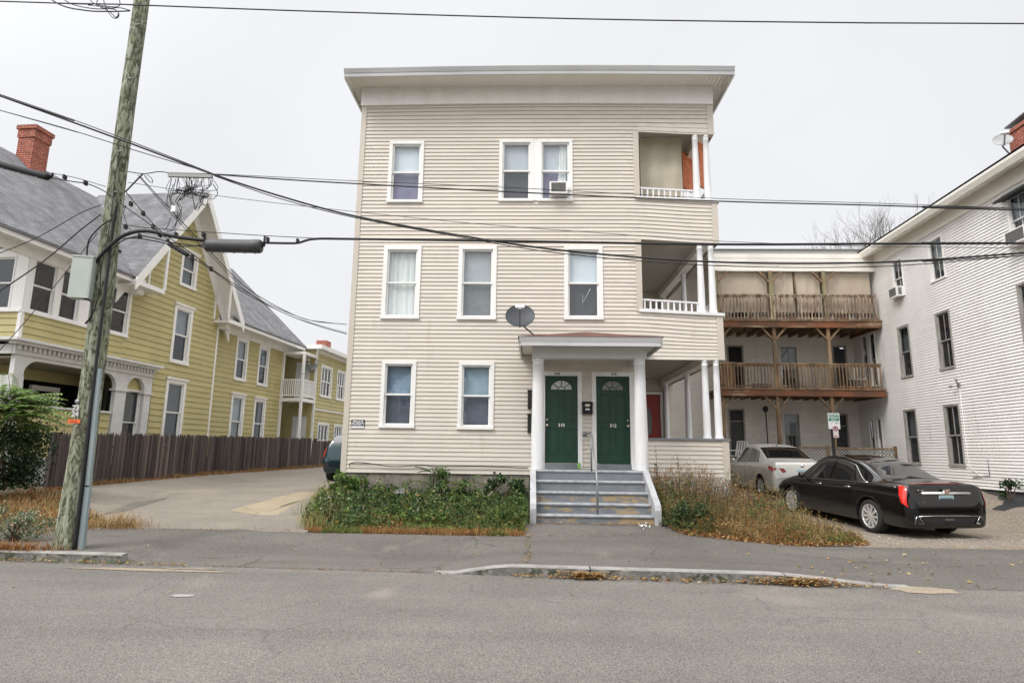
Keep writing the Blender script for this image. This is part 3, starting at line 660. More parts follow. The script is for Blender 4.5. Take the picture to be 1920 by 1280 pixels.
# corner porches: floors, ceilings, back walls, side beams, columns, railings
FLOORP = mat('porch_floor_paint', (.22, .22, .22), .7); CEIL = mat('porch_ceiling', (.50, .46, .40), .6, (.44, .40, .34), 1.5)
YB = 20.0
for (fz, cz, r) in ((1.25, 3.97, P1), (4.93, 6.93, P2), (7.82, 9.80, P3)):
    mb = MB(); mb.box(2.2 if r is not P1 else 2.56, 4.50, D+.03, YB, fz-.12, fz); mb.build('porch_floor', FLOORP, house, warp=sag)
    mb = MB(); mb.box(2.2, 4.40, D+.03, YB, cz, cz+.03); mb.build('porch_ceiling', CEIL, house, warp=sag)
    bf = Frame(0, YB, 0, 1); hl = [(3.60, 4.36, 1.2, 3.56)] if r is P1 else []
    mb = MB(bf.T); siding(mb, 2.2, 4.62, fz, cz, .1005, hl, ub=[3, 3.8, 4.3]); mb.build('porch_back_wall', VINYL, house, warp=sag)
    lf = Frame(2.45 if r is P1 else 2.62, D, PI/2, 1); mb = MB(lf.T); siding(mb, .05, YB-D, fz, cz, .1005); mb.build('porch_side_wall', VINYL, house, recalc=False, warp=sag)
    if r is P1: mb = MB(); mb.box(2.45, 2.62, D+.03, D+.06, fz, cz); mb.build('porch_return', VTRIM, house)
    zb = r[3]; mb = MB()                 # beam along the open side and over the front
    mb.box(4.22, 4.44, D+.06, YB, zb-.01, cz-.003); mb.box(r[0], 4.44, D-.005, D+.055, zb+.02, cz-.003); mb.build('porch_beam', SOFFIT, house, warp=sag)
    zs = r[2]; zt = zs+.0
    mb = MB()
    if r is P1: mb.box(2.62, XR+.05, D-.05, D+.20, zs-.045, zs); mb.box(4.30, XR+.05, D+.201, YB, zs-.045, zs-.001)
    else: mb.box(2.60, XR+.06, D-.06, D+.16, zs-.075, zs-.005); mb.box(4.36, XR+.06, D+.161, YB, zs-.075, zs-.006)
    mb.build('porch_sill', PAINT if r is not P1 else STEP, house, warp=sag)
    for (cx, cy) in ((4.125, D+.06), (4.395, D+.06), (4.36, 17.15), (4.36, 19.85)): column(cx, cy, zs-.005, zb+.0, .085, .068, 'porch_column', True, sag)
    if r is not P1:
        mb = MB(); zt = zs+.27
        mb.box(2.69, 4.05, D+.02, D+.08, zt-.04, zt); mb.box(2.69, 4.05, D+.025, D+.075, zs+.0, zs+.03)
        nb = 10
        for i in range(nb):
            x_ = 2.75+(4.02-2.75)*i/(nb-1); mb.box(x_-.02, x_+.02, D+.03, D+.07, zs+.031, zt-.041)
        mb.box(4.33, 4.39, D+.16, 17.05, zt-.04, zt); mb.box(4.33, 4.39, 17.25, 19.8, zt-.04, zt)
        for i in range(28): y_ = D+.25+.19*i; mb.box(4.34, 4.38, y_-.02, y_+.02, zs+.0, zt-.041)
        mb.build('porch_railing', PAINT, house, warp=sag)
mb = MB(bf.T); u0, u1, z0, z1 = 3.68, 4.20, 1.26, 3.45
mb.box(u0-.09, u0, -.02, .03, 1.26, z1+.09); mb.box(u1, u1+.09, -.02, .03, 1.26, z1+.09); mb.box(u0, u1, -.02, .032, z1, z1+.09); mb.build('door_frame', WHITE, house)
mb = MB(bf.T); mb.box(u0, u1, -.06, -.02, z0, z1-.003); mb.box(u0+.03, u0+.34, -.021, -.012, z0+.1, z0+.9); rd = mb.build('door', REDD, house); rd['label'] = 'red porch door with an oval pane'
mb = MB(bf.T); mb.prism([(u0+.12+.12*math.cos(2*PI*i/20), z0+1.3+.5*math.sin(2*PI*i/20)) for i in range(20)], -.021, -.014, lambda p, q, o: (p, o, q)); mb.build('pane', BLIND['dusk'], rd)
# vent pipe stub low on the front wall
mb = MB(MF.T); q = MF.uz(927, 885); mb.lathe([(0, .09), (.025, .09), (.025, 0)], (q[0], 0.01, q[1]), 10, 'y'); mb.build('vent_pipe', RUBBER, house)
# ------------------------------------------------------------------ the yellow house across the driveway
YF = Frame(-12.6, 24.5, R(90-4.4), 1)
GRD = .3
yh = empty('gabled_house', YF.pt(-2, -3, .5), 'long yellow clapboard house with white trim, arcaded porch and grey shingled gables', 'house')
CRS = .205
# wall rectangles measured off the photograph
yA = YF.rect((343, 470), (372, 478), (365.4, 547), (332.8, 532)); yB = YF.rect((328, 570), (363, 580), (350, 686), (316, 678))
yC = YF.rect((312, 709), (349, 714.5), None, None); yC = (yC[0], yC[1], 1.55, yC[3])
rec = -.22
yD = YF.rect((444, 629.6), (466.5, 637), (459.6, 717), (437, 711), out=rec); yE = YF.rect((486, 646), (506, 652), (499, 726), (480, 721.4), out=rec)
yG = YF.rect((434, 737.6), (459, 741), None, None, out=rec); yG = (yG[0], yG[1], 1.55, yG[3]); yH = YF.rect((477, 746), (498.5, 748), None, None, out=rec); yH = (yH[0], yH[1], 1.55, yH[3])
s2 = YF.rect((64.5, 480.5), (110, 498), (98.8, 595.6), (51.6, 582)); s3 = YF.rect((117.8, 499), (152, 515), (149.6, 608.5), (104.9, 596))
s4 = YF.rect((198, 530), (245.8, 545), (236, 631.7), (190, 618))
U0, UG, UE = -9.25, -5.55, 5.48
zs0, zs1 = s2[2], s2[3]
s4 = (s4[0], s4[1], zs0, zs1); s3 = (s3[0], s3[1], zs0, zs1)
def rake(z):                                  # half width of the gable wing wall at height z
    return (-5.62, -.55) if z < 6.9 else (-3.02-(11.0-z)*.62, -3.02+(11.0-z)*.62)
mb = MB(YF.T); siding(mb, -5.6, -.55, 1.2, 10.9, CRS, [hole(yA), hole(yB), hole(yC), (-9.3, s4[1]+.03, zs0-.04, 6.72), (-9.3, -4.0, .9, 4.36)], ulim=rake, t=.022)
siding(mb, U0, -5.6, 4.3, zs0-.04, CRS, t=.022); siding(mb, U0, -4.2, 1.26, 2.58, CRS, [(-5.75, -3, 0, 9)], t=.022)
mb.build('siding', YEL, yh)
mb = MB(YF.T); siding(mb, -.55, UE, 1.2, 6.5, CRS, [hole(q) for q in (yD, yE, yG, yH)], t=.022, base=rec); mb.build('siding', YEL, yh)
mb = MB(YF.T); mb.box(-.60, -.50, -.3, .03, 1.2, 6.75); mb.build('corner_board', WHITE, yh)
# white sunporch band with its windows
mb = MB(YF.T); hs = [s2, s3, s4]; prev = U0
cuts = [U0]+[v for q in hs for v in (q[0]+.03, q[1]-.03)]+[s4[1]+.06]
for a, b in zip(cuts[::2], cuts[1::2]): mb.box(a, b, -.05, .022, zs0+.001, zs1)
mb.box(U0, s4[1]+.06, -.05, .024, zs1+.001, 6.74); mb.box(U0, s4[1]+.06, -.05, .06, zs0-.06, zs0); mb.build('sunporch_panel', WHITE, yh)
WHITEY = mat('old_white_trim', (.70, .70, .68), .55, (.6, .6, .58), 4)
for q in (s2, s3, s4): window(YF, yh, q, cw=.05, up='black', lo='black', frac=.5, glass=GLASS2, sill=False, proud=.035, upfrac=0, lofrac=0)
ff = Frame(*YF.pt(U0, 0, 0).xy, math.atan2(-YF.n.y, -YF.n.x), -1)
mb = MB(ff.T); siding(mb, 0, 6, 4.3, zs0-.04, CRS, t=.022); siding(mb, 0, 6, 1.26, 2.58, CRS, t=.022); mb.build('siding', YEL, yh)
mb = MB(ff.T)
for a, b in ((0, .38), (1.45, 1.6), (2.6, 2.75), (3.8, 6)): mb.box(a, b, -.05, .02, zs0+.001, zs1)
mb.box(0, 6, -.05, .022, zs1+.001, 6.74); mb.box(0, 6, -.05, .06, zs0-.06, zs0); mb.build('sunporch_panel', WHITE, yh)
for a, b in ((.35, 1.48), (1.57, 2.63), (2.72, 3.83)): window(ff, yh, (a, b, zs0, zs1), cw=.05, up='black', lo='black', glass=GLASS2, sill=False, proud=.035, upfrac=0, lofrac=0)
mb = MB(YF.T); mb.box(U0-.03, U0+.07, -.07, .03, 4.3, zs0-.06); mb.build('corner_board', WHITE, yh)
# windows
for q, kw in ((yA, dict(up='dusk', lo='dusk')), (yB, dict(up='grey', lo='black', lofrac=0)), (yC, dict(up='dusk', lo='smoke', frac=.52))):
    window(YF, yh, q, cw=.13, head=True, glass=GLASS2, sw=.05, **kw)
RF = Frame(*YF.pt(0, rec, 0).xy, R(90-4.4), 1)
for q, kw in ((yD, dict(up='grey', lo='black')), (yE, dict(up='cyan', lo='black')), (yG, dict(up='pale', lo='shade')), (yH, dict(up='dusk', lo='smoke', muntin=0))):
    window(RF, yh, q, cw=.13, head=True, glass=GLASS2, sw=.05, **kw)
# porch: cornice with dentils, arcade, columns, recessed back wall
mb = MB(YF.T)
mb.box(U0-.35, -3.95, .02, .34, 4.22, 4.29); mb.box(U0-.25, -4.02, .021, .24, 4.14, 4.219); mb.box(U0-.1, -4.06, .0, .08, 3.90, 4.139)
mb.box(U0-.12, U0, -6, -.0, 3.90, 4.139); mb.box(U0-.35, U0-.001, -6, .019, 4.22, 4.29); mb.build('cornice', WHITEY, yh)
mb = MB(YF.T); x = U0-.06; pv = None
while x < -4.1:
    for (a, o_) in ((x, .082), (x, .15), (x+.075, .15), (x+.075, .082)):
        q = (mb.P((a, o_, 4.02)), mb.P((a, o_, 4.135)))
        if pv: mb.F((pv[0], q[0], q[1], pv[1]))
        pv = q
    mb.F([mb.P(p_) for p_ in ((x, .082, 4.02), (x, .15, 4.02), (x+.075, .15, 4.02), (x+.075, .082, 4.02))]) if False else None
    x += .15
mb.build('dentils', WHITEY, yh)
mb = MB(YF.T)
def arch(x0, x1, zc, zt, rr_):
    """spandrel over an opening with rounded top corners"""
    pts = [(x0, zt)]
    pts = [(x0, 3.899), (x0, zc)]
    for i in range(9):
        a = PI-PI/2*i/8; pts.append((x0+rr_+rr_*math.cos(a), zc+(3.80-zc)*math.sin(a)))
    for i in range(9):
        a = PI/2-PI/2*i/8; pts.append((x1-rr_+rr_*math.cos(a), zc+(3.80-zc)*math.sin(a)))
    pts += [(x1, zc), (x1, 3.899)]
    # split into strips so that every face is convex
    top = 3.899; lst = pts[1:-1]
    for (a, za), (b, zb_) in zip(lst, lst[1:]):
        if b-a > 1e-4: mb.prism([(a, za), (b, zb_), (b, top), (a, top)], -.10, .03, lambda p, q, o: (p, o, q))
arch(-8.95, -5.68, 3.42, 3.9, .42); arch(-5.19, -4.38, 3.40, 3.9, .38)
for a, b in ((U0, -8.951), (-5.679, -5.191), (-4.379, -4.04)): mb.box(a, b, -.10, .032, 3.36, 3.899)
mb.build('arcade', WHITEY, yh)
for a, b in ((-5.70, -5.17), (-4.40, -4.02)):
    c_ = MB(YF.T); c_.box(a-.04, b+.04, -.14, .07, 3.30, 3.359); c_.box(a+.03, b-.03, -.10, .03, 1.2, 3.299); c_.box(a-.02, b+.02, -.13, .06, 1.0, 1.30); c_.build('arcade_pier', WHITEY, yh)
c_ = MB(YF.T); c_.box(-5.24, -4.32, -.16, -.14, 3.42, 3.88); c_.build('arch_infill', YEL, yh)
c_ = MB(YF.T); c_.box(U0, -8.93, -.35, .035, 1.2, 3.359); c_.build('arcade_pier', WHITEY, yh)
bw_ = Frame(*YF.pt(0, -1.7, 0).xy, R(90-4.4), 1)
wb1, wb2, wb3 = (-8.3, -7.2, 1.3, 3.35), (-6.9, -5.9, 1.2, 3.35), (-5.4, -4.5, 1.9, 3.35)
mb = MB(bw_.T); siding(mb, U0, -4.0, 3.48, 3.95, CRS, t=.022); mb.build('porch_back_wall', YEL, yh)
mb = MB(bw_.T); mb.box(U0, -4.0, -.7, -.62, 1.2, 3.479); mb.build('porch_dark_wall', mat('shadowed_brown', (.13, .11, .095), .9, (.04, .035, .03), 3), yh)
for q in (wb1, wb2): window(bw_, yh, q, cw=.1, up='black', lo='black', glass=GLASS2, upfrac=0, lofrac=0)
window(Frame(*YF.pt(0, -.13, 0).xy, R(90-4.4), 1), yh, (-5.22, -4.34, 1.3, 3.42), cw=.05, up='dusk', lo='black', frac=.5, glass=GLASS2, sill=False, sw=.03)
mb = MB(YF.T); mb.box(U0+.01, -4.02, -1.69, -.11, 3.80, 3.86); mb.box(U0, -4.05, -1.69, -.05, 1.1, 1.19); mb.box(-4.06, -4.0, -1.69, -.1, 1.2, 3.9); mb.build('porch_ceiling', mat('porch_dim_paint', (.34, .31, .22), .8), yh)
mb = MB(YF.T); mb.box(U0-.02, -5.75, -.1, .06, 2.58, 2.64); mb.box(U0-.02, -4.0, -.05, .05, 1.17, 1.25); mb.build('porch_rail', WHITEY, yh)
# lattice skirt
mb = MB(YF.T)
def lattice(mb, u0, u1, z0, z1, o, stp=.13, w_=.035):
    H = z1-z0; k = u0-H
    while k < u1:
        for d_ in (1, -1):
            a, b = (k, k+H) if d_ == 1 else (k+H, k)
            pa, pb = Vector((a, z0)), Vector((b, z1))
            def clip(p, q):
                t0, t1 = 0, 1; dx = q.x-p.x
                for lim, sg in ((u0, 1), (u1, -1)):
                    if abs(dx) < 1e-9: continue
                    t = (lim-p.x)/dx
                    if (dx > 0) == (sg == 1): t0 = max(t0, t)
                    else: t1 = min(t1, t)
                return (p+(q-p)*t0, p+(q-p)*t1) if t1-t0 > .02 else None
            c_ = clip(pa, pb)
            if c_:
                mb.bar((c_[0].x, o+.009*d_, c_[0].y), (c_[1].x, o+.009*d_, c_[1].y), w_, .014, (0, 1, 0))
        k += stp
lattice(mb, U0, -6.2, .42, 1.165, .0); mb.box(U0, -6.2, -.02, .03, .38, .43); mb.build('lattice_skirt', WHITEY, yh)
mb = MB(YF.T); mb.box(U0, UE, -.5, -.45, .2, 1.19); mb.build('foundation', STONE, yh)
# eaves and roofs
mb = MB(YF.T)
def eave(a, b, o0, zt, wall=0.):
    mb.box(a, b, o0-.04, o0, zt-.20, zt); mb.box(a, b, wall+.01, o0-.041, zt-.14, zt-.12); mb.box(a, b, wall-.02, wall+.06, zt-.42, zt-.141)
eave(-12.0, -5.5, .48, 6.90); eave(.05, 6.45, .50, 6.74, rec)
build_split(mb, 'eave', WHITE, yh)
RZ, RO = 10.98, -3.9
# chosen so that the main slope passes through the eave line
mb = MB(YF.T)
for (a, b, zt) in ((-12.1, -5.7, 6.90), (-.1, 6.50, 6.74)):
    t_ = .07
    for s_ in (0, 1):
        z_ = zt+(-t_ if s_ else .004)
        mb.poly([(a, .52, z_), (b, .52, z_), (b, RO, RZ-t_*s_), (a, RO, RZ-t_*s_)])
    mb.box(a, b, .50, .525, zt-.075, zt+.004)
mb.poly([(-5.72, .52-1.2, 6.9+1.2*(RZ-6.9)/4.42), (-.1, .52-1.2, 6.9+1.2*(RZ-6.9)/4.42), (-.1, RO, RZ), (-5.72, RO, RZ)])
mb.poly([(-12.1, RO, RZ), (6.5, RO, RZ), (6.5, RO*2-.5, 6.8), (-12.1, RO*2-.5, 6.8)])
mb.build('roof', SHINGLE, yh)
mb = MB(YF.T); UC = -2.95; ZA = 11.10
FL, FRT = (-6.14, 6.86), (.24, 6.72)
for (fu, fz) in (FL, FRT):
    mb.poly([(fu, .66, fz), (UC, .66, ZA), (UC, RO, ZA), (fu, RO, fz)])
mb.build('gable_roof', SHINGLE, yh)
mb = MB(YF.T)
for sgn, (fu, fz) in ((-1, FL), (1, FRT)):
    dx, dz = UC-fu, ZA-fz; ln = math.hypot(dx, dz); nx, nz = -dz/ln*sgn*-1, dx/ln*sgn*-1
    # soffit board and rake fascia follow the slope
    pf = lambda t, dn: (fu+dx*t, fz+dz*t-dn/abs(dx/ln))
    for (o0, o1, d0, d1) in ((.02, .62, .10, .13), (.621, .67, .012, .26), (.0, .05, .131, .50)):
        A_, B_ = pf(0, d0), pf(1, d0); C_, D_ = pf(1, d1), pf(0, d1)
        mb.prism([A_, B_, C_, D_], o0, o1, lambda p, q, o: (p, o, q))
    w0, w1 = (fu, fu+1.35) if sgn < 0 else (fu-1.15, fu)
    mb.box(w0, w1, .0, .66, fz-.24, fz-.16); mb.box(w0, w1, .55, .66, fz-.159, fz-.10)
    xi = w1 if sgn < 0 else w0
    t_ = abs((xi-fu)/dx); mb.box(xi-.04, xi+.04, .60, .66, fz-.10, fz+dz*t_-.28)
    mb.box(xi-.04, xi+.04, .0, .05, fz-.10, fz+dz*t_-.5)
    mb.box((w0+w1)/2-.2, (w0+w1)/2+.1, .03, .35, fz-.42, fz-.241)
mb.build('gable_trim', WHITE, yh)
# chimney on the main ridge
c = YF.pt(*(lambda q: (q[0], -3.6, q[1]))(YF.uz(56, 320, out=-3.6)))
mb = MB(Matrix.Translation((c.x, c.y, 0)) @ Matrix.Rotation(R(-4.4), 4, 'Z'))
zt = 12.0; mb.box(-.29, .29, -.30, .30, 9.6, zt-.42); mb.box(-.32, .32, -.33, .33, zt-.42, zt-.14); mb.box(-.36, .36, -.37, .37, zt-.14, zt); mb.build('chimney', BRICK, yh)
# rear porch in the corner and the flat-roofed rear block
b0 = 6.95
mb = MB(YF.T); siding(mb, b0, 16, 1.0, 6.55, CRS, [(7.6, 9.0, 4.3, 5.95), (9.8, 11.0, 4.3, 5.95), (7.6, 9.0, 1.0, 2.9), (9.8, 11.0, 1.0, 2.9)], t=.022, base=.92); mb.build('rear_siding', YEL, yh)
nf = Frame(*YF.pt(b0, -3, 0).xy, math.atan2(YF.n.y, YF.n.x), 1)
mb = MB(nf.T); siding(mb, 0, 3.92, 1.0, 6.55, CRS, t=.022); mb.build('rear_siding', YEL, yh)
mb = MB(YF.T); mb.box(b0-.35, 16, .5, 1.30, 6.72, 6.86); mb.box(b0-.35, 16, -3, .499, 6.72, 6.855); mb.box(b0-.03, 16, .9, 1.0, 6.50, 6.719); mb.box(b0-.36, 16, 1.301, 1.34, 6.66, 6.88); mb.box(b0-.40, b0-.361, -3, 1.34, 6.66, 6.88)
mb.box(b0-.03, b0+.05, .86, .97, 1.0, 6.5); mb.box(b0, 16, .93, .97, 3.55, 3.62); mb.build('rear_cornice', WHITE, yh)
BF = Frame(*YF.pt(0, .92, 0).xy, R(90-4.4), 1)
for q in ((7.57, 9.03, 4.27, 5.98), (9.77, 11.03, 4.27, 5.98), (7.57, 9.03, 1.1, 2.93), (9.77, 11.03, 1.1, 2.93)): window(BF, yh, q, cw=.1, up='black', lo='black', glass=GLASS2, sw=.06, ncol=3, upfrac=0, lofrac=0)
mb = MB(YF.T)
for (u_, o_) in ((5.52, .90), (5.52, -.15)): mb.box(u_-.055, u_+.055, o_-.055, o_+.055, .9, 6.2)
mb.box(5.46, 6.94, -.2, .96, 6.2, 6.34); mb.box(5.46, 6.94, -.2, .97, 3.86, 4.02); mb.build('rear_porch', WHITE, yh)
mb = MB(YF.T)
for z_ in (4.12, 4.90):
    mb.box(5.49, 5.55, -.09, .84, z_, z_+.06); mb.box(5.58, 6.94, .87, .93, z_, z_+.06)
for i in range(8): o_ = .0+.105*i; mb.box(5.50, 5.54, o_-.02, o_+.02, 4.18, 4.90)
for i in range(12): u_ = 5.65+.11*i; mb.box(u_-.02, u_+.02, .88, .92, 4.18, 4.90)
mb.build('rear_porch_railing', WHITE, yh)
mb = MB(nf.T); mb.box(2.85, 3.6, .005, .03, 4.03, 6.0); mb.box(2.85, 3.6, .005, .03, 1.2, 3.2); mb.build('rear_door', PAINT, yh)
mb = MB(YF.T); mb.box(b0+3.2, b0+3.9, -.6, .0, 6.87, 7.75); mb.build('rear_chimney', BRICK, yh)
# dark fill inside so that no light passes through the house
mb = MB(YF.T); mb.box(-9.0, 5.3, -7.5, -2.3, .3, 6.6); mb.build('dark_fill', DARKROOM, yh)
# ------------------------------------------------------------------ satellite dish on the rear porch
def dish(pos, aim, r_, label, name='satellite_dish', foot=None, shell=None, arm_side=-1):
    o = empty(name, pos, label, 'satellite dish', 'satellite dishes on the houses'); pos = Vector(pos)
    z_ = Vector(aim).normalized(); x_ = Vector((0, 0, 1)).cross(z_).normalized(); y_ = z_.cross(x_); T = Matrix((x_, y_, z_)).transposed().to_4x4(); T.translation = pos
    b = MB(T); b.smooth = True; n = 32; rings = []
    for k in range(6):
        t = k/5; rings.append([b.P((r_*1.08*t*math.cos(2*PI*i/n), r_*t*.96*math.sin(2*PI*i/n), .16*r_*(t*t-1)*1.0)) for i in range(n)])
    for A_, B_ in zip(rings, rings[1:]):
        for i in range(n): b.F((A_[i], A_[(i+1) % n], B_[(i+1) % n], B_[i]))
    b.tube([(r_*1.08*math.cos(2*PI*i/n), r_*.96*math.sin(2*PI*i/n), 0) for i in range(n+1)], .007, 5)
    b.build('reflector', shell, o, recalc=False)
    b = MB(T); b.bar((0, -r_*.95, -.03), (0, -r_*.15, r_*1.15), .03, .05); b.box(-.035, .035, -r_*.2, r_*.0, r_*1.02, r_*1.16); b.build('feed_arm', METAL, o)
    b = MB(T); b.box(-.10, .10, -r_*.06, r_*.16, r_*1.0, r_*1.2); b.lathe([(0, 0), (.03, 0), (.03, .05)], (-.06, .03, r_*.95), 10); b.lathe([(0, 0), (.03, 0), (.03, .05)], (.06, .03, r_*.95), 10); b.build('receiver', WHITE, o)
    b = MB(); back = T @ Vector((0, -.05, -.10)); b.tube([back, back+Vector((0, 0, -.08)), Vector(foot)+Vector((0, 0, .12))*0, ], .02, 7); b.box(foot[0]-.06, foot[0]+.06, foot[1]-.06, foot[1]+.06, foot[2]-.01, foot[2]+.015); b.build('mast', METAL, o)
    return o
DISHG = mat('dish_dark_grey', (.035, .04, .05), .5, (.03, .034, .042), 4); DISHL = mat('dish_pale_grey', (.32, .33, .33), .5, (.38, .39, .39), 4)
p = atY(583, 683, 31.3); fp = YF.pt(5.52, .90, 5.2)
dish(p, (-.1, -.9, .35), .40, 'pale satellite dish on the white back porch post of the yellow house', foot=tuple(fp), shell=DISHL)
# ------------------------------------------------------------------ stockade fence
FF = Frame(-11.7, 16.4, math.atan2(14.4, 1.7), 1)
fo = FF.pt(0, 0, .4); fence = empty('picket_fence', fo, 'long weathered dark brown stockade fence along the driveway', 'fence')
FW = mat('weathered_pickets', (.045, .034, .032), .85, (.085, .066, .062), 5, (2, 2, .15), island=.55, bump=.5, bscale=12, bstretch=(4, 4, .3))
FWL = mat('split_pickets', (.22, .18, .15), .85, (.15, .12, .10), 5, (2, 2, .15), island=.2)
rng = random.Random(4)
tz0, tz1 = FF.uz(180, 810)[1], FF.uz(590, 821)[1]; uu0, uu1 = FF.uz(180, 810)[0], FF.uz(590, 821)[0]
def ftop(u): return tz0+(tz1-tz0)*(u-uu0)/(uu1-uu0)
def pickets(u0, u1, name, dz=0.):
    mb = MB(FF.T); u = u0
    while u < u1:
        w_ = rng.uniform(.058, .088); p = FF.pt(u, 0, 0); zb = hz(p.x, p.y)-.02; zt = ftop(u)+rng.uniform(-.035, .03)+dz; o = rng.uniform(-.01, .012); tl = rng.uniform(-.012, .012)
        light = rng.random() < (.22 if u0 < 1 and 1.2 < u < 3.4 else .02); mb.m = 1 if light else 0
        mb.prism([(u, zb), (u+w_, zb), (u+w_+tl, zt-.09), (u+w_*.5+tl, zt), (u+tl, zt-.09)], o-.012, o+.012, lambda p_, q, oo: (p_, oo, q))
        u += w_+rng.uniform(.004, .012)
    mb.m = 0
    return mb.build(name, [FW, FWL], fence)
ue = FF.uz(590, 860)[0]
pickets(-1.2, 4.5, 'picket_panel'); pickets(4.5, 9.0, 'picket_panel'); pickets(9.0, ue-.5, 'picket_panel'); pickets(ue+.15, ue+8, 'picket_panel', -.12)
for u in [-1.22, 1.6, 4.5, 6.8, 9.0, 11.2, 13, ue-.45, ue+.1]:
    p = FF.pt(u, 0, 0); mb = MB(FF.T); zt = ftop(u)-.02; mb.prism([(u-.05, hz(p.x, p.y)-.05), (u+.05, hz(p.x, p.y)-.05), (u+.05, zt), (u-.05, zt)], -.13, -.025, lambda p_, q, o: (p_, o, q)); mb.build('fence_post', FW, fence)
for dz in (.3, 1.15):
    mb = MB(FF.T); us = fr(-1.2, ue-.45, 2.2)
    for a, b in zip(us, us[1:]): mb.bar((a, -.045, ftop(a)-1.55+dz), (b, -.045, ftop(b)-1.55+dz), .09, .04)
    mb.build('fence_rail', FW, fence)
mb = MB(FF.T)
for i in range(7): mb.bar((ue-.42+.08*i, .01, .75+.1*(i % 2)), (ue-.36+.07*i, .02, ftop(ue)-rng.uniform(.0, .25)), .05, .02)
mb.build('broken_gate', FW, fence)
# ------------------------------------------------------------------ utility pole
PX, PY = -6.75, 9.2
pole = empty('utility_pole', (PX, PY, .13), 'tall greenish weathered wooden utility pole rising from the sidewalk', 'utility pole')
POLE = mat('treated_pole_wood', (.245, .265, .18), .85, (.06, .058, .033), 6.5, (1.3, 1.3, .42), lo=.43, hi=.57, dist=3.2, bump=.7, bscale=9, bstretch=(3, 3, .25), c3=(.33, .36, .28), s3=8, t3=(.55, .62), st3=(1.6, 1.6, .3))
mb = MB(); mb.smooth = True; n = 28; prof = [(-.1, .212), (.15, .206), (.5, .19), (1.45, .166), (2.4, .156), (3.95, .15), (4.85, .135), (5.8, .125), (9.2, .115), (11.5, .105)]
zs = []; z = -.1
while z < 11.5: zs.append(z); z += .12
prev = None
for z in zs:
    ring = []
    for i in range(n):
        a = 2*PI*i/n; r_ = interp(z, prof)*(1+.035*mnoise.noise(Vector((math.cos(a)*1.6, math.sin(a)*1.6, z*.55)))+.012*mnoise.noise(Vector((math.cos(a)*6, math.sin(a)*6, z*1.2))))
        ring.append(mb.P((PX+r_*math.cos(a)+.012*math.sin(z*.7), PY+r_*math.sin(a), z)))
    if prev:
        for i in range(n): mb.F((prev[i], prev[(i+1) % n], ring[(i+1) % n], ring[i]))
    prev = ring
mb.F(prev); mb.build('pole_shaft', POLE, pole)
GALV = mat('galvanized_guard', (.28, .33, .33), .6, (.20, .25, .26), 4, (1, 1, .2), c3=(.14, .13, .12), s3=12, t3=(.66, .72))
q = atY(172, 940, 9.08); gx = q.x
mb = MB(); prf = [(-.045, .03), (-.03, .0), (.03, .0), (.045, .03)]
def guard(z0, z1, x0, x1, k=1.):
    A_ = [mb.P((x0+a*k, PY-.13-.03+b, z0)) for a, b in prf]; B_ = [mb.P((x1+a*k, PY-.13-.03+b, z1)) for a, b in prf]
    for i in range(3): mb.F((A_[i], A_[i+1], B_[i+1], B_[i]))
guard(.12, 1.02, -6.47, -6.485, 1.25); guard(1.0, 2.75, -6.487, -6.545)
mb.build('conduit_guard', GALV, pole, recalc=False)
mb = MB(); mb.tube(catmull([(-6.54, 9.02, .1), (-6.55, 9.02, 1), (-6.585, 9.03, 2.7), (-6.60, 9.04, 4.0), (-6.62, 9.05, 5.0), (-6.60, 9.05, 5.4)]), .024, 7)
mb.tube(catmull([(-6.56, 9.05, .1), (-6.575, 9.06, 1.2), (-6.60, 9.07, 2.4)]), .03, 7); mb.build('riser_cable', CABLE, pole)
b0_, b1_ = atY(150, 487, 9.0), atY(183, 560, 9.0)
mb = MB(Matrix.Translation((-6.905, 8.97, 4.13)) @ Matrix.Rotation(R(14), 4, 'Z'))
mb.prism([(-.155, -.32), (.13, -.32), (.13, .32), (-.155, .32)], -.10, .08, lambda p_, q_, o: (p_, o, q_)); mb.box(-.165, .14, -.11, .09, .321, .345); mb.box(.105, .112, -.104, -.10, -.28, .28)
mb.build('equipment_box', mat('box_grey_green', (.45, .50, .45), .5, (.40, .45, .41), 2), pole)
mb = MB(); mb.tube(catmull([(-6.90, 8.95, 4.46), (-6.88, 8.93, 4.75), (-6.75, 8.98, 5.0), (-6.6, 8.98, 5.1)]), .012, 6); mb.tube(catmull([(-6.85, 8.95, 3.81), (-6.72, 8.94, 3.75), (-6.70, 8.95, 3.55), (-6.78, 8.96, 3.42)]), .014, 6)
mb.tube(catmull([(-6.66, 9.02, 4.85), (-6.68, 9.0, 4.3), (-6.66, 9.0, 3.9), (-6.75, 9.0, 3.45)]), .008, 5); mb.tube(catmull([(-6.64, 9.04, 6.2), (-6.68, 9.04, 5.9), (-6.65, 9.02, 5.2), (-6.66, 9.02, 4.8)]), .007, 5); mb.build('drop_wire', CABLE, pole)
def tagp(name, z, m_, w_, h_, x_=-6.805):
    b = MB(); b.prism([(x_-w_/2, z-h_/2), (x_+w_/2, z-h_/2), (x_+w_/2, z+h_/2), (x_-w_/2, z+h_/2)], PY-.172, PY-.168, lambda p_, q_, o: (p_, o, q_)); return b.build(name, m_, pole)
ORANGE = mat('orange_tag', (.80, .14, .03), .5)
tx = -6.80
b = MB(); b.lathe([(0, .0), (.036, .0), (.036, .01)], (tx, PY-.17, 2.245), 16, 'y'); b.build('round_tag', METAL, pole)
NUMW = mat('tag_silver', (.55, .55, .55), .4)
for t_, z in (('73', 2.145), ('24', 2.055)): text(t_, .11, lambda a, b_, c, z=z: (tx+a, PY-.175-c, z+b_), 'pole_number', NUMW, pole, bold=.004)
ot = tagp('orange_tag', 1.95, ORANGE, .19, .055, tx-.005)
b = MB()
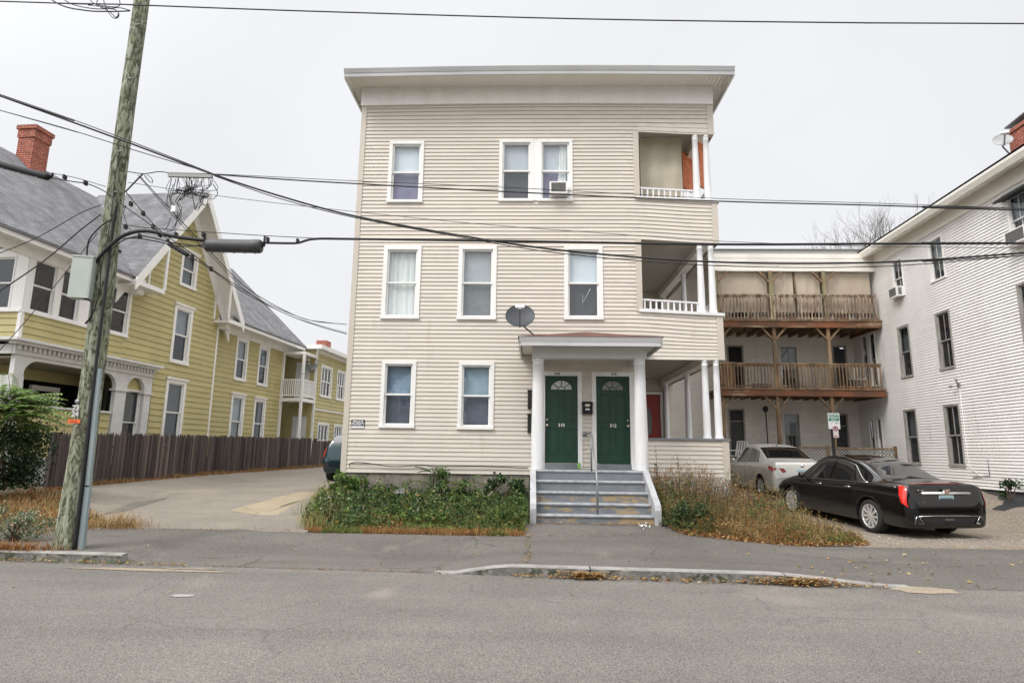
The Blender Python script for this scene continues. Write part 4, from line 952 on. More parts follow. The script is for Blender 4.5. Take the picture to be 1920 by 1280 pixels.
for i in range(4): b.box(tx-.065+.03*i, tx-.05+.03*i, PY-.176, PY-.173, 1.94, 1.958)
b.build('tag_marks', REDD, ot)
mb = MB()
for z in (6.3, 5.6, 4.95, 3.05, 8.6, 7.6):
    mb.tube([(PX-.02, PY-.10, z), (PX+.13, PY-.14, z)], .012, 6)
mb.build('pole_bolts', METAL, pole)
# ------------------------------------------------------------------ white clapboard building and its porch wing
WF = Frame(12.6, 22.7, R(90-2.14), -1)
wb = empty('clapboard_building', WF.pt(-4, -3, .7), 'tall three-storey white clapboard building with old dark windows, on the right', 'building')
wA = WF.rect((1672.8, 491), (1692.5, 481), (1698, 560), (1677, 570)); wB = WF.rect((1739.5, 452.8), (1765.8, 437.5), (1776, 518.5), (1746.5, 532.7))
wA = (wA[0], wA[1], wB[2], wB[3])
wC = WF.rect((1683.8, 613.6), (1705, 607), (1713.8, 706), (1690.5, 709.5)); wD = WF.rect((1753.8, 587), (1781, 578.6), (1793, 689), (1763.6, 695))
wE = WF.rect((1695.5, 767), (1719, 765), (1727.5, 870), (1703, 872)); wFw = WF.rect((1769.7, 758), (1800, 755), (1811, 874), (1780.9, 875))
uG = WF.uz(1888, 386)[0]; wG = (uG-1.0, uG, wB[2]-.02, wB[3]); uH = WF.uz(1906, 533)[0]; wH = (uH-1.0, uH, wD[2], wD[3])
sm = [(-.28, .20, 4.05, 6.08), (.30, .76, 4.05, 6.08), (-.22, .18, 1.5, 2.95), (.32, .74, 1.5, 2.95)]
ws = [wA, wB, wC, wD, wE, wFw, wG, wH]
mb = MB(WF.T); siding(mb, -15, 1.45, .74, 8.98, .085, [hole(q) for q in ws+sm], t=.024, gq=.27, ub=[-12, -9, -6, -3, 0]); mb.build('siding', CLAP, wb)
OLDT = mat('weathered_window_trim', (.40, .38, .35), .7, (.24, .22, .20), 6, (1, 1, .3)); OLDS = mat('weathered_sash', (.22, .215, .20), .6, (.42, .41, .39), 6, (1, 1, .3))
WSASH = mat('white_old_sash', (.62, .61, .59), .6)
def ow(q, **k): return window(WF, wb, q, trim=k.pop('trim', CLAP), cw=.065, proud=k.pop('proud', .03), glass=GLASS2, sw=.035, **k)
ow(wA, sash=WSASH, up='smoke', lo='smoke', muntin=1); ow(wB, sash=WSASH, up='shade', lo='smoke', muntin=1, trim=CLAP)
ow(wC, sash=OLDS, up='dusk', lo='smoke', trim=OLDT); ow(wD, sash=OLDS, up='smoke', lo='black', muntin=1, trim=OLDT)
ow(wE, sash=OLDS, up='dusk', lo='smoke', trim=OLDT); ow(wFw, sash=OLDS, up='smoke', lo='black', muntin=1, trim=OLDT)
ow(wG, sash=WSASH, up='grey', lo='smoke', muntin=2); ow(wH, sash=OLDS, up='dusk', lo='smoke', trim=OLDT)
for q in sm[:2]: ow(q, sash=OLDS, up='smoke', lo='smoke')
for q in sm[2:]: ow(q, sash=OLDS, up='black', lo='purple', muntin=1)
fc = Frame(*WF.pt(-15, 0, 0).xy, R(-2.14), 1); mb = MB(fc.T); siding(mb, 0, 9, .74, 8.98, .1, t=.013); mb.build('siding', CLAP, wb)
mb = MB(WF.T); mb.box(-15.2, 2.2, .36, .40, 8.70, 8.93); mb.box(-15.2, -.5, .0, .359, 8.80, 8.83); mb.box(-15.2, -.5, -.02, .05, 8.42, 8.799)
mb.prism([(.401, 8.72), (.44, 8.72), (.50, 8.86), (.50, 8.93), (.401, 8.93)], -15.2, -.35, lambda p, q, o: (o, p, q)); mb.build('eave', SOFFIT, wb)
mb = MB(WF.T)
for z_ in (0, .05): mb.poly([(-15.4, .5, 8.94+z_), (.9, .5, 8.94+z_), (3.0, -4.2, 10.3+z_), (-15.4, -4.2, 10.3+z_)]); mb.poly([(-15.4, -4.2, 10.3+z_), (3, -4.2, 10.3+z_), (3, -9.5, 8.9+z_), (-15.4, -9.5, 8.9+z_)])
mb.build('roof', SHINGLE, wb)
mb = MB(WF.T); mb.box(-15, 1.4, -.25, -.03, .0, .76); mb.build('foundation', STONE, wb)
mb = MB(WF.T); mb.box(-14.8, 1.2, -8.5, -1.0, .3, 8.6); mb.build('dark_fill', DARKROOM, wb)  # unseen dark box, keeps light from passing through the building
q = WF.uz(1916, 272, out=-.75); mb = MB(WF.T); zt_ = WF.uz(1916, 250, out=-.75)[1]; mb.box(q[0]-.85, q[0]-.05, -1.15, -.4, 8.9, zt_-.05); mb.box(q[0]-.89, q[0]-.01, -1.19, -.36, zt_-.049, zt_+.04); mb.build('chimney', BRICK, wb)
mb = MB(WF.T); mb.prism([(q[0]-.9, zt_+.22), (q[0]+.0, zt_+.16), (q[0]+.0, zt_+.19), (q[0]-.9, zt_+.25)], -1.2, -.35, lambda p, q_, o: (p, o, q_)); mb.box(q[0]-.44, q[0]-.4, -.8, -.76, zt_+.04, zt_+.2); mb.build('chimney_cap', METAL, wb)
mb = MB(WF.T); mb.prism([(.0, wG[3]+.10), (.32, wG[3]-.13), (.32, wG[3]-.16), (.0, wG[3]-.10)], wG[0]-.1, wG[1]+.05, lambda p, q_, o: (o, p, q_)); mb.build('window_awning', RUBBER, wb)
# wall lights and pipe
p = WF.uz(1800, 722)
mb = MB(WF.T); mb.box(p[0]-.05, p[0]+.05, .01, .05, p[1]-.05, p[1]+.06); mb.tube([(p[0], .05, p[1]), (p[0]+.12, .16, p[1]-.04)], .022, 7); mb.tube([(p[0], .05, p[1]), (p[0]-.10, .15, p[1]+.10)], .022, 7)
mb.lathe([(.02, 0), (.05, .07)], (p[0]+.14, .17, p[1]-.07), 10); mb.lathe([(.02, 0), (.05, .07)], (p[0]-.12, .17, p[1]+.10), 10); mb.build('flood_light', OLDT, wb)
mb = MB(WF.T); mb.tube([(p[0]-.02, .03, p[1]-.05), (p[0]-.03, .03, 1.3), (p[0]-.5, .03, 1.05)], .010, 5); mb.build('wall_conduit', CLAP, wb)
p = WF.uz(1857, 880); mb = MB(WF.T); mb.tube([(p[0], .04, 1.55), (p[0], .04, 1.1), (p[0]+.7, .03, 1.02)], .010, 5); mb.build('wall_cable', METAL, wb)
dish(atY(1880, 262, WF.pt(-7.4, -.3, 0).y), (-.35, -.8, .38), .205, 'grey satellite dish beside the brick chimney on the right roof', foot=tuple(WF.pt(-7.25, -.45, 9.2)), shell=DISHL)
# ---- air conditioners: things of their own
def ac(F_, u0, z0, w_, h_, dep, label):
    c = F_.pt(u0+w_/2, dep*.4, z0); o = empty('air_conditioner', c, label, 'air conditioner', 'window air conditioners')
    b = MB(F_.T); b.box(u0, u0+w_, -.05, dep, z0, z0+.03); b.box(u0, u0+w_, -.05, dep, z0+h_-.03, z0+h_)
    for a in (u0, u0+w_-.04): b.box(a, a+.04, dep-.03, dep-.001, z0+.031, z0+h_-.031)
    b.box(u0+.005, u0+w_-.005, -.05, dep-.04, z0+.031, z0+h_-.031); b.build('casing', WHITE, o)
    g = MB(F_.T); g.box(u0+.045, u0+w_-.045, dep-.035, dep-.012, z0+.035, z0+h_-.035)
    for i in range(9):
        z = z0+.05+(h_-.1)*i/8; g.box(u0+.05, u0+w_-.05, dep-.0119, dep-.006, z, z+.006)
    for s_ in (0, 1):
        y0_ = u0-.003 if s_ == 0 else u0+w_+.001
        g.box(y0_, y0_+.002, dep*.35, dep-.06, z0+.05, z0+h_-.05)
    g.build('grille', mat('coil_grey', (.14, .14, .135), .7, (.2, .2, .19), 25), o)
    return o
a_ = MF.uz(1030, 346); b_ = MF.uz(1063, 362); ac(MF, a_[0]+.0, b_[1]-.10, b_[0]-a_[0], .30, .24, 'dusty white air conditioner in the top-floor double window of the beige house')
ac(WF, wA[0]+.06, wA[2]+.0, .52, .34, .26, 'small white air conditioner in the top-floor window beside the wooden porches')
ac(WF, wG[0]+.15, wG[2]-.02, .7, .36, .30, 'white air conditioner in the awninged window at the right edge')
# ---- wing with stacked wooden porches
LF = Frame(0, 24.1, 0, 1)
wing = empty('porch_wing', (9.5, 22.5, .6), 'cream clapboard rear wing with three levels of weathered wooden porches', 'building')
o2 = [(7.72, 8.37, 3.86, 5.80), (9.75, 10.50, 3.95, 5.82), (11.80, 12.36, 3.86, 5.80)]
o1 = [(7.66, 8.28, 1.2, 3.30), (9.70, 10.42, 1.45, 3.20), (11.55, 12.20, 1.2, 3.16)]
o3 = [(7.9, 8.7, 6.4, 8.2), (10.9, 11.6, 6.4, 8.2)]
mb = MB(LF.T); siding(mb, 3.0, 12.66, .8, 8.9, .10, [hole(q) for q in o1+o2+o3], t=.013, ub=[4.5, 6.5, 9, 11]); mb.build('siding', CLAPD, wing)
for q in o2[1:2]+o1[1:2]: window(LF, wing, q, trim=CLAPD, cw=.07, sash=OLDS, up='grey', lo='smoke', glass=GLASS2, sw=.04, muntin=1)
for q in o3: window(LF, wing, q, trim=CLAPD, cw=.07, sash=OLDS, up='smoke', lo='black', glass=GLASS2, sw=.04)
DOORD = mat('dark_door_paint', (.035, .04, .04), .45, (.05, .05, .05), 4)
def wdoor(q, transom, m_, dark=False):
    b = MB(LF.T); b.box(q[0], q[0]+.06, -.06, .03, q[2], q[3]-.06); b.box(q[1]-.06, q[1], -.06, .03, q[2], q[3]-.06); b.box(q[0], q[1], -.06, .033, q[3]-.06, q[3]); fr_ = b.build('door_frame', OLDT, wing)
    zt = q[3]-.45 if transom else q[3]-.06
    b = MB(LF.T); b.box(q[0]+.06, q[1]-.06, -.09, -.05, q[2], zt-.04)
    if not dark:
        for zz in ((q[2]+.15, q[2]+.75), (q[2]+.85, zt-.15)):
            for xx in ((q[0]+.11, (q[0]+q[1])/2-.02), ((q[0]+q[1])/2+.02, q[1]-.11)): b.box(xx[0], xx[1], -.049, -.04, zz[0], zz[1])
    b.build('door', DARKROOM if dark else m_, wing)
    if transom:
        b = MB(LF.T); b.box(q[0]+.06, q[1]-.06, -.08, -.03, zt-.04, zt); b.build('transom_bar', OLDT, wing)
        b = MB(LF.T); b.box(q[0]+.06, q[1]-.06, -.075, -.06, zt+.001, q[3]-.061); b.build('pane', BLIND['smoke'], wing)
wdoor(o2[0], False, DOORD, True); wdoor(o2[2], False, BLIND['smoke']); wdoor(o1[0], True, DOORD); wdoor(o1[2], True, BLIND['smoke'])
mb = MB(); mb.box(3.0, 12.7, 22.28, 22.32, 8.83, 9.05); mb.box(3.0, 12.7, 22.321, 24.2, 8.9, 8.94); mb.prism([(22.20, 8.87), (22.17, 9.03), (22.17, 9.06), (22.279, 9.06), (22.279, 8.87)], 3, 12.35, lambda p, q, o: (o, p, q)); mb.build('cornice', SOFFIT, wing)
mb = MB(); mb.box(3.0, 12.9, 22.1, 30, 9.065, 9.10); mb.build('roof', mat('grey_roof', (.3, .3, .3), .9), wing)
mb = MB(); mb.box(3.2, 12.4, 24.65, 29, .5, 8.7); mb.build('dark_fill', DARKROOM, wing)  # dark box hidden inside the wing, stops light coming through
BD = mat('stained_porch_board', (.54, .49, .42), .7, (.42, .36, .29), 2, (.5, 1, 3)); mb = MB(LF.T)
LB = Frame(0, 22.0, 0, 1); mb = MB(LB.T); siding(mb, 6.6, 12.62, 8.30, 8.83, .13, t=.012); mb.build('porch_fascia', CLAPD, wing)
mb = MB(); mb.box(6.6, 12.6, 21.96, 22.1, 8.20, 8.295); mb.build('porch_header', SOFFIT, wing)
OLDW = mat('weathered_porch_wood', (.26, .165, .09), .85, (.10, .065, .038), 4, (1, 1, .3), c3=(.30, .26, .19), s3=3, t3=(.58, .7), island=.2, bump=.4, bscale=14)
GRNW = mat('mossy_porch_post', (.30, .28, .15), .85, (.15, .11, .06), 5, (1, 1, .25), c3=(.28, .17, .09), s3=4, t3=(.58, .68), bump=.4, bscale=14)
REDW = mat('rusty_stained_beam', (.22, .075, .03), .8, (.09, .05, .03), 2.5, (.5, 1, 1), c3=(.30, .22, .13), s3=2.2, t3=(.57, .66), st3=(.4, 1, 2.5), bump=.3, bscale=14)
TARP = mat('beige_porch_screen', (.52, .445, .35), .8, (.46, .385, .30), 1.4)
for lvl, (fz, x0, x1, rt_, top, wood) in enumerate(((6.32, 6.70, 12.46, 7.28, 8.2, GRNW), (3.86, 6.72, 12.40, 4.76, 6.1, OLDW))):
    b = MB(); b.box(x0, x1+.08, 21.80, 24.05, fz-.02, fz+.03); b.build('porch_deck', OLDW, wing)
    b = MB(); b.box(x0-.0, x1+.06, 21.83, 21.87, fz-.25, fz-.021); b.box(x1+.02, x1+.06, 21.871, 24.0, fz-.25, fz-.021); b.build('porch_beam', REDW, wing)
    b = MB(); k = x0+.2
    while k < x1: b.box(k, k+.05, 21.88, 24.0, fz-.22, fz-.03); k += .4
    b.build('deck_joists', OLDW, wing)
    b = MB(); b.box(x0, x1, 21.87, 21.95, rt_-.02, rt_+.03); b.box(x0, x1, 21.90, 21.93, fz+.08, fz+.13); b.box(x0, x1, 21.90, 21.93, rt_-.10, rt_-.021)
    n_ = int((x1-x0)/.118)
    for i in range(n_):
        x_ = x0+.05+(x1-x0-.1)*i/(n_-1); b.box(x_-.018, x_+.018, 21.865, 21.899, fz+.05, rt_-.021)
    b.build('porch_railing', mat('pale_balusters', (.36, .30, .22), .8, (.15, .08, .05), 3, (2, 1, 1), lo=.4, hi=.6, island=.3) if lvl == 0 else OLDW, wing)
    for i, px in enumerate((6.78, 8.74, 10.66)):
        b = MB(); b.box(px-.055, px+.055, 21.90+.001*i, 22.0, fz+.031, top); b.build('porch_post', wood, wing)
        for s_ in (-1, 1):
            if px+s_*.4 < 6.7: continue
            b = MB(); b.bar((px+s_*.05, 21.94, top-.45), (px+s_*.42, 21.94, top-.03), .06, .09, (0, 1, 0)); b.build('post_brace', wood if lvl else OLDW, wing)
for i, px in enumerate((6.80, 8.72, 10.60)):
    b = MB(); b.box(px-.055, px+.055, 21.90, 22.0, .3, 3.6); b.build('porch_post', OLDW, wing)
    for s_ in (-1, 1):
        if px+s_*.4 < 6.7: continue
        b = MB(); b.bar((px+s_*.05, 21.94, 3.6-.42), (px+s_*.42, 21.94, 3.59), .05, .08, (0, 1, 0)); b.build('post_brace', OLDW, wing)
for (a, b_) in ((6.86, 8.68), (8.80, 9.62), (9.72, 10.60), (10.74, 12.42)):
    b = MB(); n_ = 10
    for i in range(n_):
        xa, xb = a+(b_-a)*i/n_, a+(b_-a)*(i+1)/n_; f = lambda i: 22.14+.012*math.sin(i*1.7+a*5)
        for (za, zb_) in ((6.68, 8.19),): b.poly([(xa, f(i), za), (xb, f(i+1), za), (xb, f(i+1), zb_), (xa, f(i), zb_)]); b.poly([(xa, f(i)+.01, za), (xb, f(i+1)+.01, za), (xb, f(i+1)+.01, zb_), (xa, f(i)+.01, zb_)])
    b.build('porch_screen', TARP, wing, recalc=False)
b = MB(); b.tube([(9.66, 22.1, 8.19), (9.70, 22.1, 7.2), (9.78, 22.12, 6.45)], .03, 6); b.build('screen_pole', OLDW, wing)
b = MB(); b.box(6.9, 12.4, 21.3, 24.0, .9, 1.12); b.build('porch_deck', mat('dark_deck', (.10, .085, .07), .9), wing)
rl = MB(Matrix.Translation((0, 21.0, 0)))
lattice(rl, 7.9, 12.1, 1.30, 1.80, 0, .12, .034); rl.build('rail_lattice', mat('grey_lattice', (.30, .29, .27), .8), wing)
b = MB(); b.box(7.85, 12.15, 20.96, 21.04, 1.80, 1.85); b.box(7.85, 12.15, 20.98, 21.02, 1.24, 1.30); b.build('lattice_rail', OLDW, wing)
for x_ in (7.87, 9.9, 12.1): b = MB(); b.box(x_-.04, x_+.04, 20.955, 21.045, .3, 1.9); b.build('lattice_post', OLDW, wing)
b = MB(); pp = atY(1435, 763, 22.6); b.tube([(pp.x+.02, 22.6, 1.1), (pp.x, 22.6, 3.2)], .02, 6); b.build('lamp_pipe', RUBBER, wing)
b = MB(); b.lathe([(.03, -.12), (.09, -.06), (.10, .05), (.05, .10), (0, .12)], (pp.x, 22.6, 3.2), 10); b.build('lamp_head', RUBBER, wing)
# porch clutter: things of their own
def thing_box(name, label, cat, parts_, org, group=None):
    o = empty(name, org, label, cat, group)
    for nm, mb_, m_ in parts_: mb_.build(nm, m_, o)
    return o
b = MB(); b.box(6.9, 7.35, 22.1, 22.13, 3.9, 4.84)
for i in range(4): b.box(6.92+.11*i, 6.99+.11*i, 22.085, 22.1, 3.92, 4.82)
tag(b.build('wooden_board', mat('tan_board', (.36, .22, .12), .7, (.24, .14, .08), 3, (3, 1, .4)), org=(7.1, 22.1, 3.9)), 'tan slatted wooden board leaning in the left corner of the middle porch', 'board')
BLUEP = mat('blue_plastic', (.03, .045, .15), .5)
b = MB(); b.box(7.95, 8.6, 22.08, 22.2, 3.9, 3.94)
for i in range(9): b.box(7.97+.072*i, 8.01+.072*i, 22.09, 22.19, 3.941, 4.06)
tag(b.build('plastic_crate', BLUEP, org=(8.3, 22.1, 3.9)), 'low dark blue plastic crate on the middle wooden porch deck', 'crate')
b = MB(); b.box(10.75, 12.0, 22.05, 22.10, 3.9, 3.99); b.box(11.3, 12.0, 22.0, 22.049, 3.905, 3.95); tag(b.build('toy_track', mat('red_plastic', (.25, .03, .03), .5, (.5, .25, .03), 1.2, lo=.5, hi=.52), org=(11.3, 22.05, 3.9)), 'long red and yellow plastic toy lying along the middle porch edge', 'toy')
def chair(org, rz, m_, label, s=1.):
    o = empty('patio_chair', (0, 0, 0), label, 'chair', None)
    b = MB(); b.box(-.24, .24, -.24, .24, .40, .44); b.build('seat', m_, o)
    b = MB()
    for x_ in (-.22, -.11, 0, .11, .22): b.bar((x_, .22, .42), (x_, .36, .95), .03, .05)
    b.bar((-.25, .36, .95), (.25, .36, .95), .04, .04); b.build('backrest', m_, o)
    for sx_ in (-.22, .22):
        for sy_ in (-.2, .2):
            b = MB(); b.bar((sx_, sy_, 0), (sx_*.95, sy_*.9, .41), .035, .035); b.build('leg', m_, o)
        b = MB(); b.bar((sx_*1.1, -.2, .62), (sx_*1.1, .26, .62), .04, .03); b.bar((sx_*1.1, -.18, .3), (sx_*1.1, -.18, .62), .03, .03); b.build('armrest', m_, o)
    o.location = org; o.rotation_euler = (0, 0, rz); o.scale = (s, s, s); return o
PLW = mat('white_plastic', (.62, .62, .6), .5)
chair((11.95, 22.5, 3.9), R(160), PLW, 'white plastic chair in the right corner of the middle wooden porch', .9)
q = atY(1380, 845, 21.7); chair((q.x, 21.7, 1.12), R(-60), PLW, 'white plastic chair beside the dark ground-floor door', .95)
b = MB(); rng = random.Random(3)
for i in range(8): b.tube([(11.2+.06*i, 22.3, 3.93), (11.22+.06*i, 22.3+rng.uniform(-.05, .05), 4.1+.02*i+rng.uniform(0, .1))], .05, 6)
tag(b.build('clothes_pile', RUBBER, org=(11.4, 22.3, 3.93)), 'dark heap of clothes on the right of the middle porch deck', 'clothes pile')
# hanging tarp, bamboo blinds and clutter on the top-floor porch of the beige house
b = MB(); a, c_ = atY(1199, 250, 15.0), atY(1283, 362, 15.0); n_ = 14; nz_ = 8; g = []
for i in range(n_+1):
    g.append([b.P((a.x+(c_.x-a.x)*i/n_-.03*math.sin(PI*j/nz_)*(i == n_), 15.0+.03*math.sin(i*.9+j*.25)+.02*math.sin(j), 9.72-(9.72-7.95)*j/nz_)) for j in range(nz_+1)])
b.smooth = True
for i in range(n_):
    for j in range(nz_): b.F((g[i][j], g[i+1][j], g[i+1][j+1], g[i][j+1]))
tag(b.build('canvas_tarp', mat('canvas', (.56, .51, .40), .85, (.48, .43, .33), 1.8, bump=.1, bscale=3), recalc=False, org=(3.2, 15, 7.9)), 'olive beige canvas hanging across the top-floor porch opening', 'tarp')
BAM = brickmat('bamboo_blind', (.80, .22, .08), (.88, .30, .12), (.25, .06, .025), 2., .022, .004, .7, .5, vs=9)
for (ax, ay), (bx, by), z0_, lb in ((tuple(atY(1310, 300, 14.85).xy), tuple(atY(1323, 300, 15.05).xy), 8.30, 'narrow red-brown bamboo blind between the two top-floor corner columns'), (tuple(atY(1279, 300, 15.5).xy), tuple(atY(1301, 300, 15.9).xy), 8.55, 'wide orange-red bamboo blind beside the canvas on the top-floor porch')):
    b = MB(); zz = [z0_+(9.60-z0_)*k/5 for k in range(6)]
    for za, zb_ in zip(zz, zz[1:]): b.bar((ax, ay, (za+zb_)/2), (bx, by, (za+zb_)/2), .02, zb_-za-.003)
    b.tube([(ax, ay, z0_), (bx, by, z0_)], .03, 8); tag(b.build('bamboo_blind', BAM, org=(ax, ay, z0_)), lb, 'blind', 'bamboo blinds on the top porch')
# ------------------------------------------------------------------ small things fixed to the beige house
b = MB(MF.T); u0, z1_, u1, z0_ = -4.22, 2.275, -3.90, 2.065
SB, SWt = mat('sign_black', (.02, .02, .022), .4), mat('sign_white', (.82, .82, .82), .4)
sg = empty('warning_sign', MF.pt(-4.06, .02, 2.17), 'small black and white private property sign at the left corner board', 'sign')
b.box(u0, u1, .018, .022, z0_, z1_); b.build('sign_board', SB, sg)
b = MB(MF.T); b.box(u0+.01, u1-.01, .0225, .024, z0_+.012, z0_+.062); b.build('blank_strip', SWt, sg)
text('PRIVATE', .072, lambda x_, y_, d_: MF.pt((u0+u1)/2+x_*.95, .0235+d_, z1_-.045+y_), 'sign_text', SWt, sg, bold=.002); text('PROPERTY', .072, lambda x_, y_, d_: MF.pt((u0+u1)/2+x_*.86, .0235+d_, z1_-.105+y_), 'sign_text', SWt, sg, bold=.002)
mbx = empty('mailbox', (1.333, 14.47, 2.45), 'black wall mailbox with brass oval between the green doors', 'mailbox')
b = MB(MF.T); b.prism([(.02, 2.46), (.11, 2.46), (.12, 2.70), (.09, 2.74), (.02, 2.76)], 1.215, 1.455, lambda p, q_, o: (o, p, q_)); b.box(1.205, 1.465, .02, .135, 2.695, 2.715); b.build('mailbox_body', RUBBER, mbx)
b = MB(MF.T); b.prism([(1.335+.065*math.cos(2*PI*i/20), 2.665+.035*math.sin(2*PI*i/20)) for i in range(20)], .115, .1205, lambda p, q_, o: (p, o, q_)); b.build('oval_badge', MAT['brass'], mbx)
b = MB(MF.T); b.box(1.29, 1.38, .115, .122, 2.55, 2.59); b.build('paper_label', SWt, mbx)
for (zz, lb) in ((3.02-.45, 'upper dark meter box beside the left portico column'), (2.02, 'lower dark meter box beside the left portico column')):
    b = MB(MF.T); b.box(-.06, .03, .02, .12, zz, zz+.42); b.box(-.07, .04, .015, .13, zz+.421, zz+.44); tag(b.build('meter_box', RUBBER, org=MF.pt(0, .05, zz)), lb, 'meter box', 'meter boxes by the portico')
dish((-.245, 13.62, 4.62), (.0, -.86, .32), .305, 'dark grey satellite dish with white receiver above the entrance roof', foot=(.12, 13.75, 4.16), shell=DISHG)
b = MB(); b.lathe([(0, 0), (.032, 0), (.036, .02), (.036, .11), (.028, .135), (0, .135)], (1.13, 14.38, 1.205), 14); tag(b.build('drink_can', mat('lime_can', (.16, .42, .06), .35, (.4, .6, .2), 12), org=(1.13, 14.38, 1.205)), 'bright green can standing on the threshold of the left green door', 'can')
# ------------------------------------------------------------------ resident parking sign
ps = empty('parking_sign', (8.93, 18.5, .35), 'green and white resident parking sign on a dark post behind the cars', 'street sign')
b = MB(); b.box(8.885, 8.955, 18.52, 18.58, .2, 2.85); b.build('sign_post', OLDT if False else RUBBER, ps)
tl, br = atY(1551.5, 774, 18.5), atY(1575.5, 804, 18.5); cx, wv = (tl.x+br.x)/2, (br.x-tl.x)/2
b = MB(); b.box(cx-wv, cx+wv, 18.495, 18.505, br.z, tl.z); b.build('sign_board', SWt, ps)
hgt = tl.z-br.z; gz = tl.z-.02-hgt*.46
b = MB(); b.box(cx-wv+.02, cx+wv-.02, 18.491, 18.4945, gz, tl.z-.02); b.build('green_field', mat('sign_green', (.01, .23, .12), .4), ps)
for t_, k_, s_ in (('RESIDENT', .10, .078), ('PARKING', .26, .078), ('ONLY', .41, .078)): text(t_, s_*.95, lambda a, c2_, d_, k_=k_: (cx+a*.9, 18.490-d_, tl.z-.01-hgt*k_+c2_), 'sign_text', SWt, ps, bold=.001)
b = MB(); b.box(cx+.03, cx+.12, 18.491, 18.4945, tl.z-hgt*.66, tl.z-hgt*.62); b.box(cx-.12, cx-.02, 18.491, 18.4945, tl.z-hgt*.65, tl.z-hgt*.635); b.build('sign_marks', MAT['sign_green'], ps)
tl2, br2 = atY(1561.5, 801, 18.48), atY(1573, 820, 18.48)
b = MB(); b.box(tl2.x, br2.x, 18.478, 18.488, br2.z, tl2.z+.04); b.build('sign_plate', mat('sign_pinkish', (.66, .58, .58), .5), ps)
c2x, c2z = (tl2.x+br2.x)/2, tl2.z-.03
b = MB(); b.tube([(c2x+.06*math.cos(2*PI*i/20), 18.474, c2z+.06*math.sin(2*PI*i/20)) for i in range(21)], .010, 5); b.bar((c2x-.04, 18.472, c2z+.04), (c2x+.04, 18.472, c2z-.04), .015, .008, (0, 1, 0)); b.build('red_ring', mat('sign_red', (.35, .02, .03), .5), ps)
text('P', .10, lambda a, c2_, d_: (c2x+a, 18.477-d_, c2z+c2_), 'sign_letter', SB, ps)
b = MB(); b.bar((c2x-.045, 18.475, br2.z+.045), (c2x+.045, 18.475, br2.z+.045), .02, .004, (0, 1, 0)); b.build('arrow', MAT['sign_red'], ps)
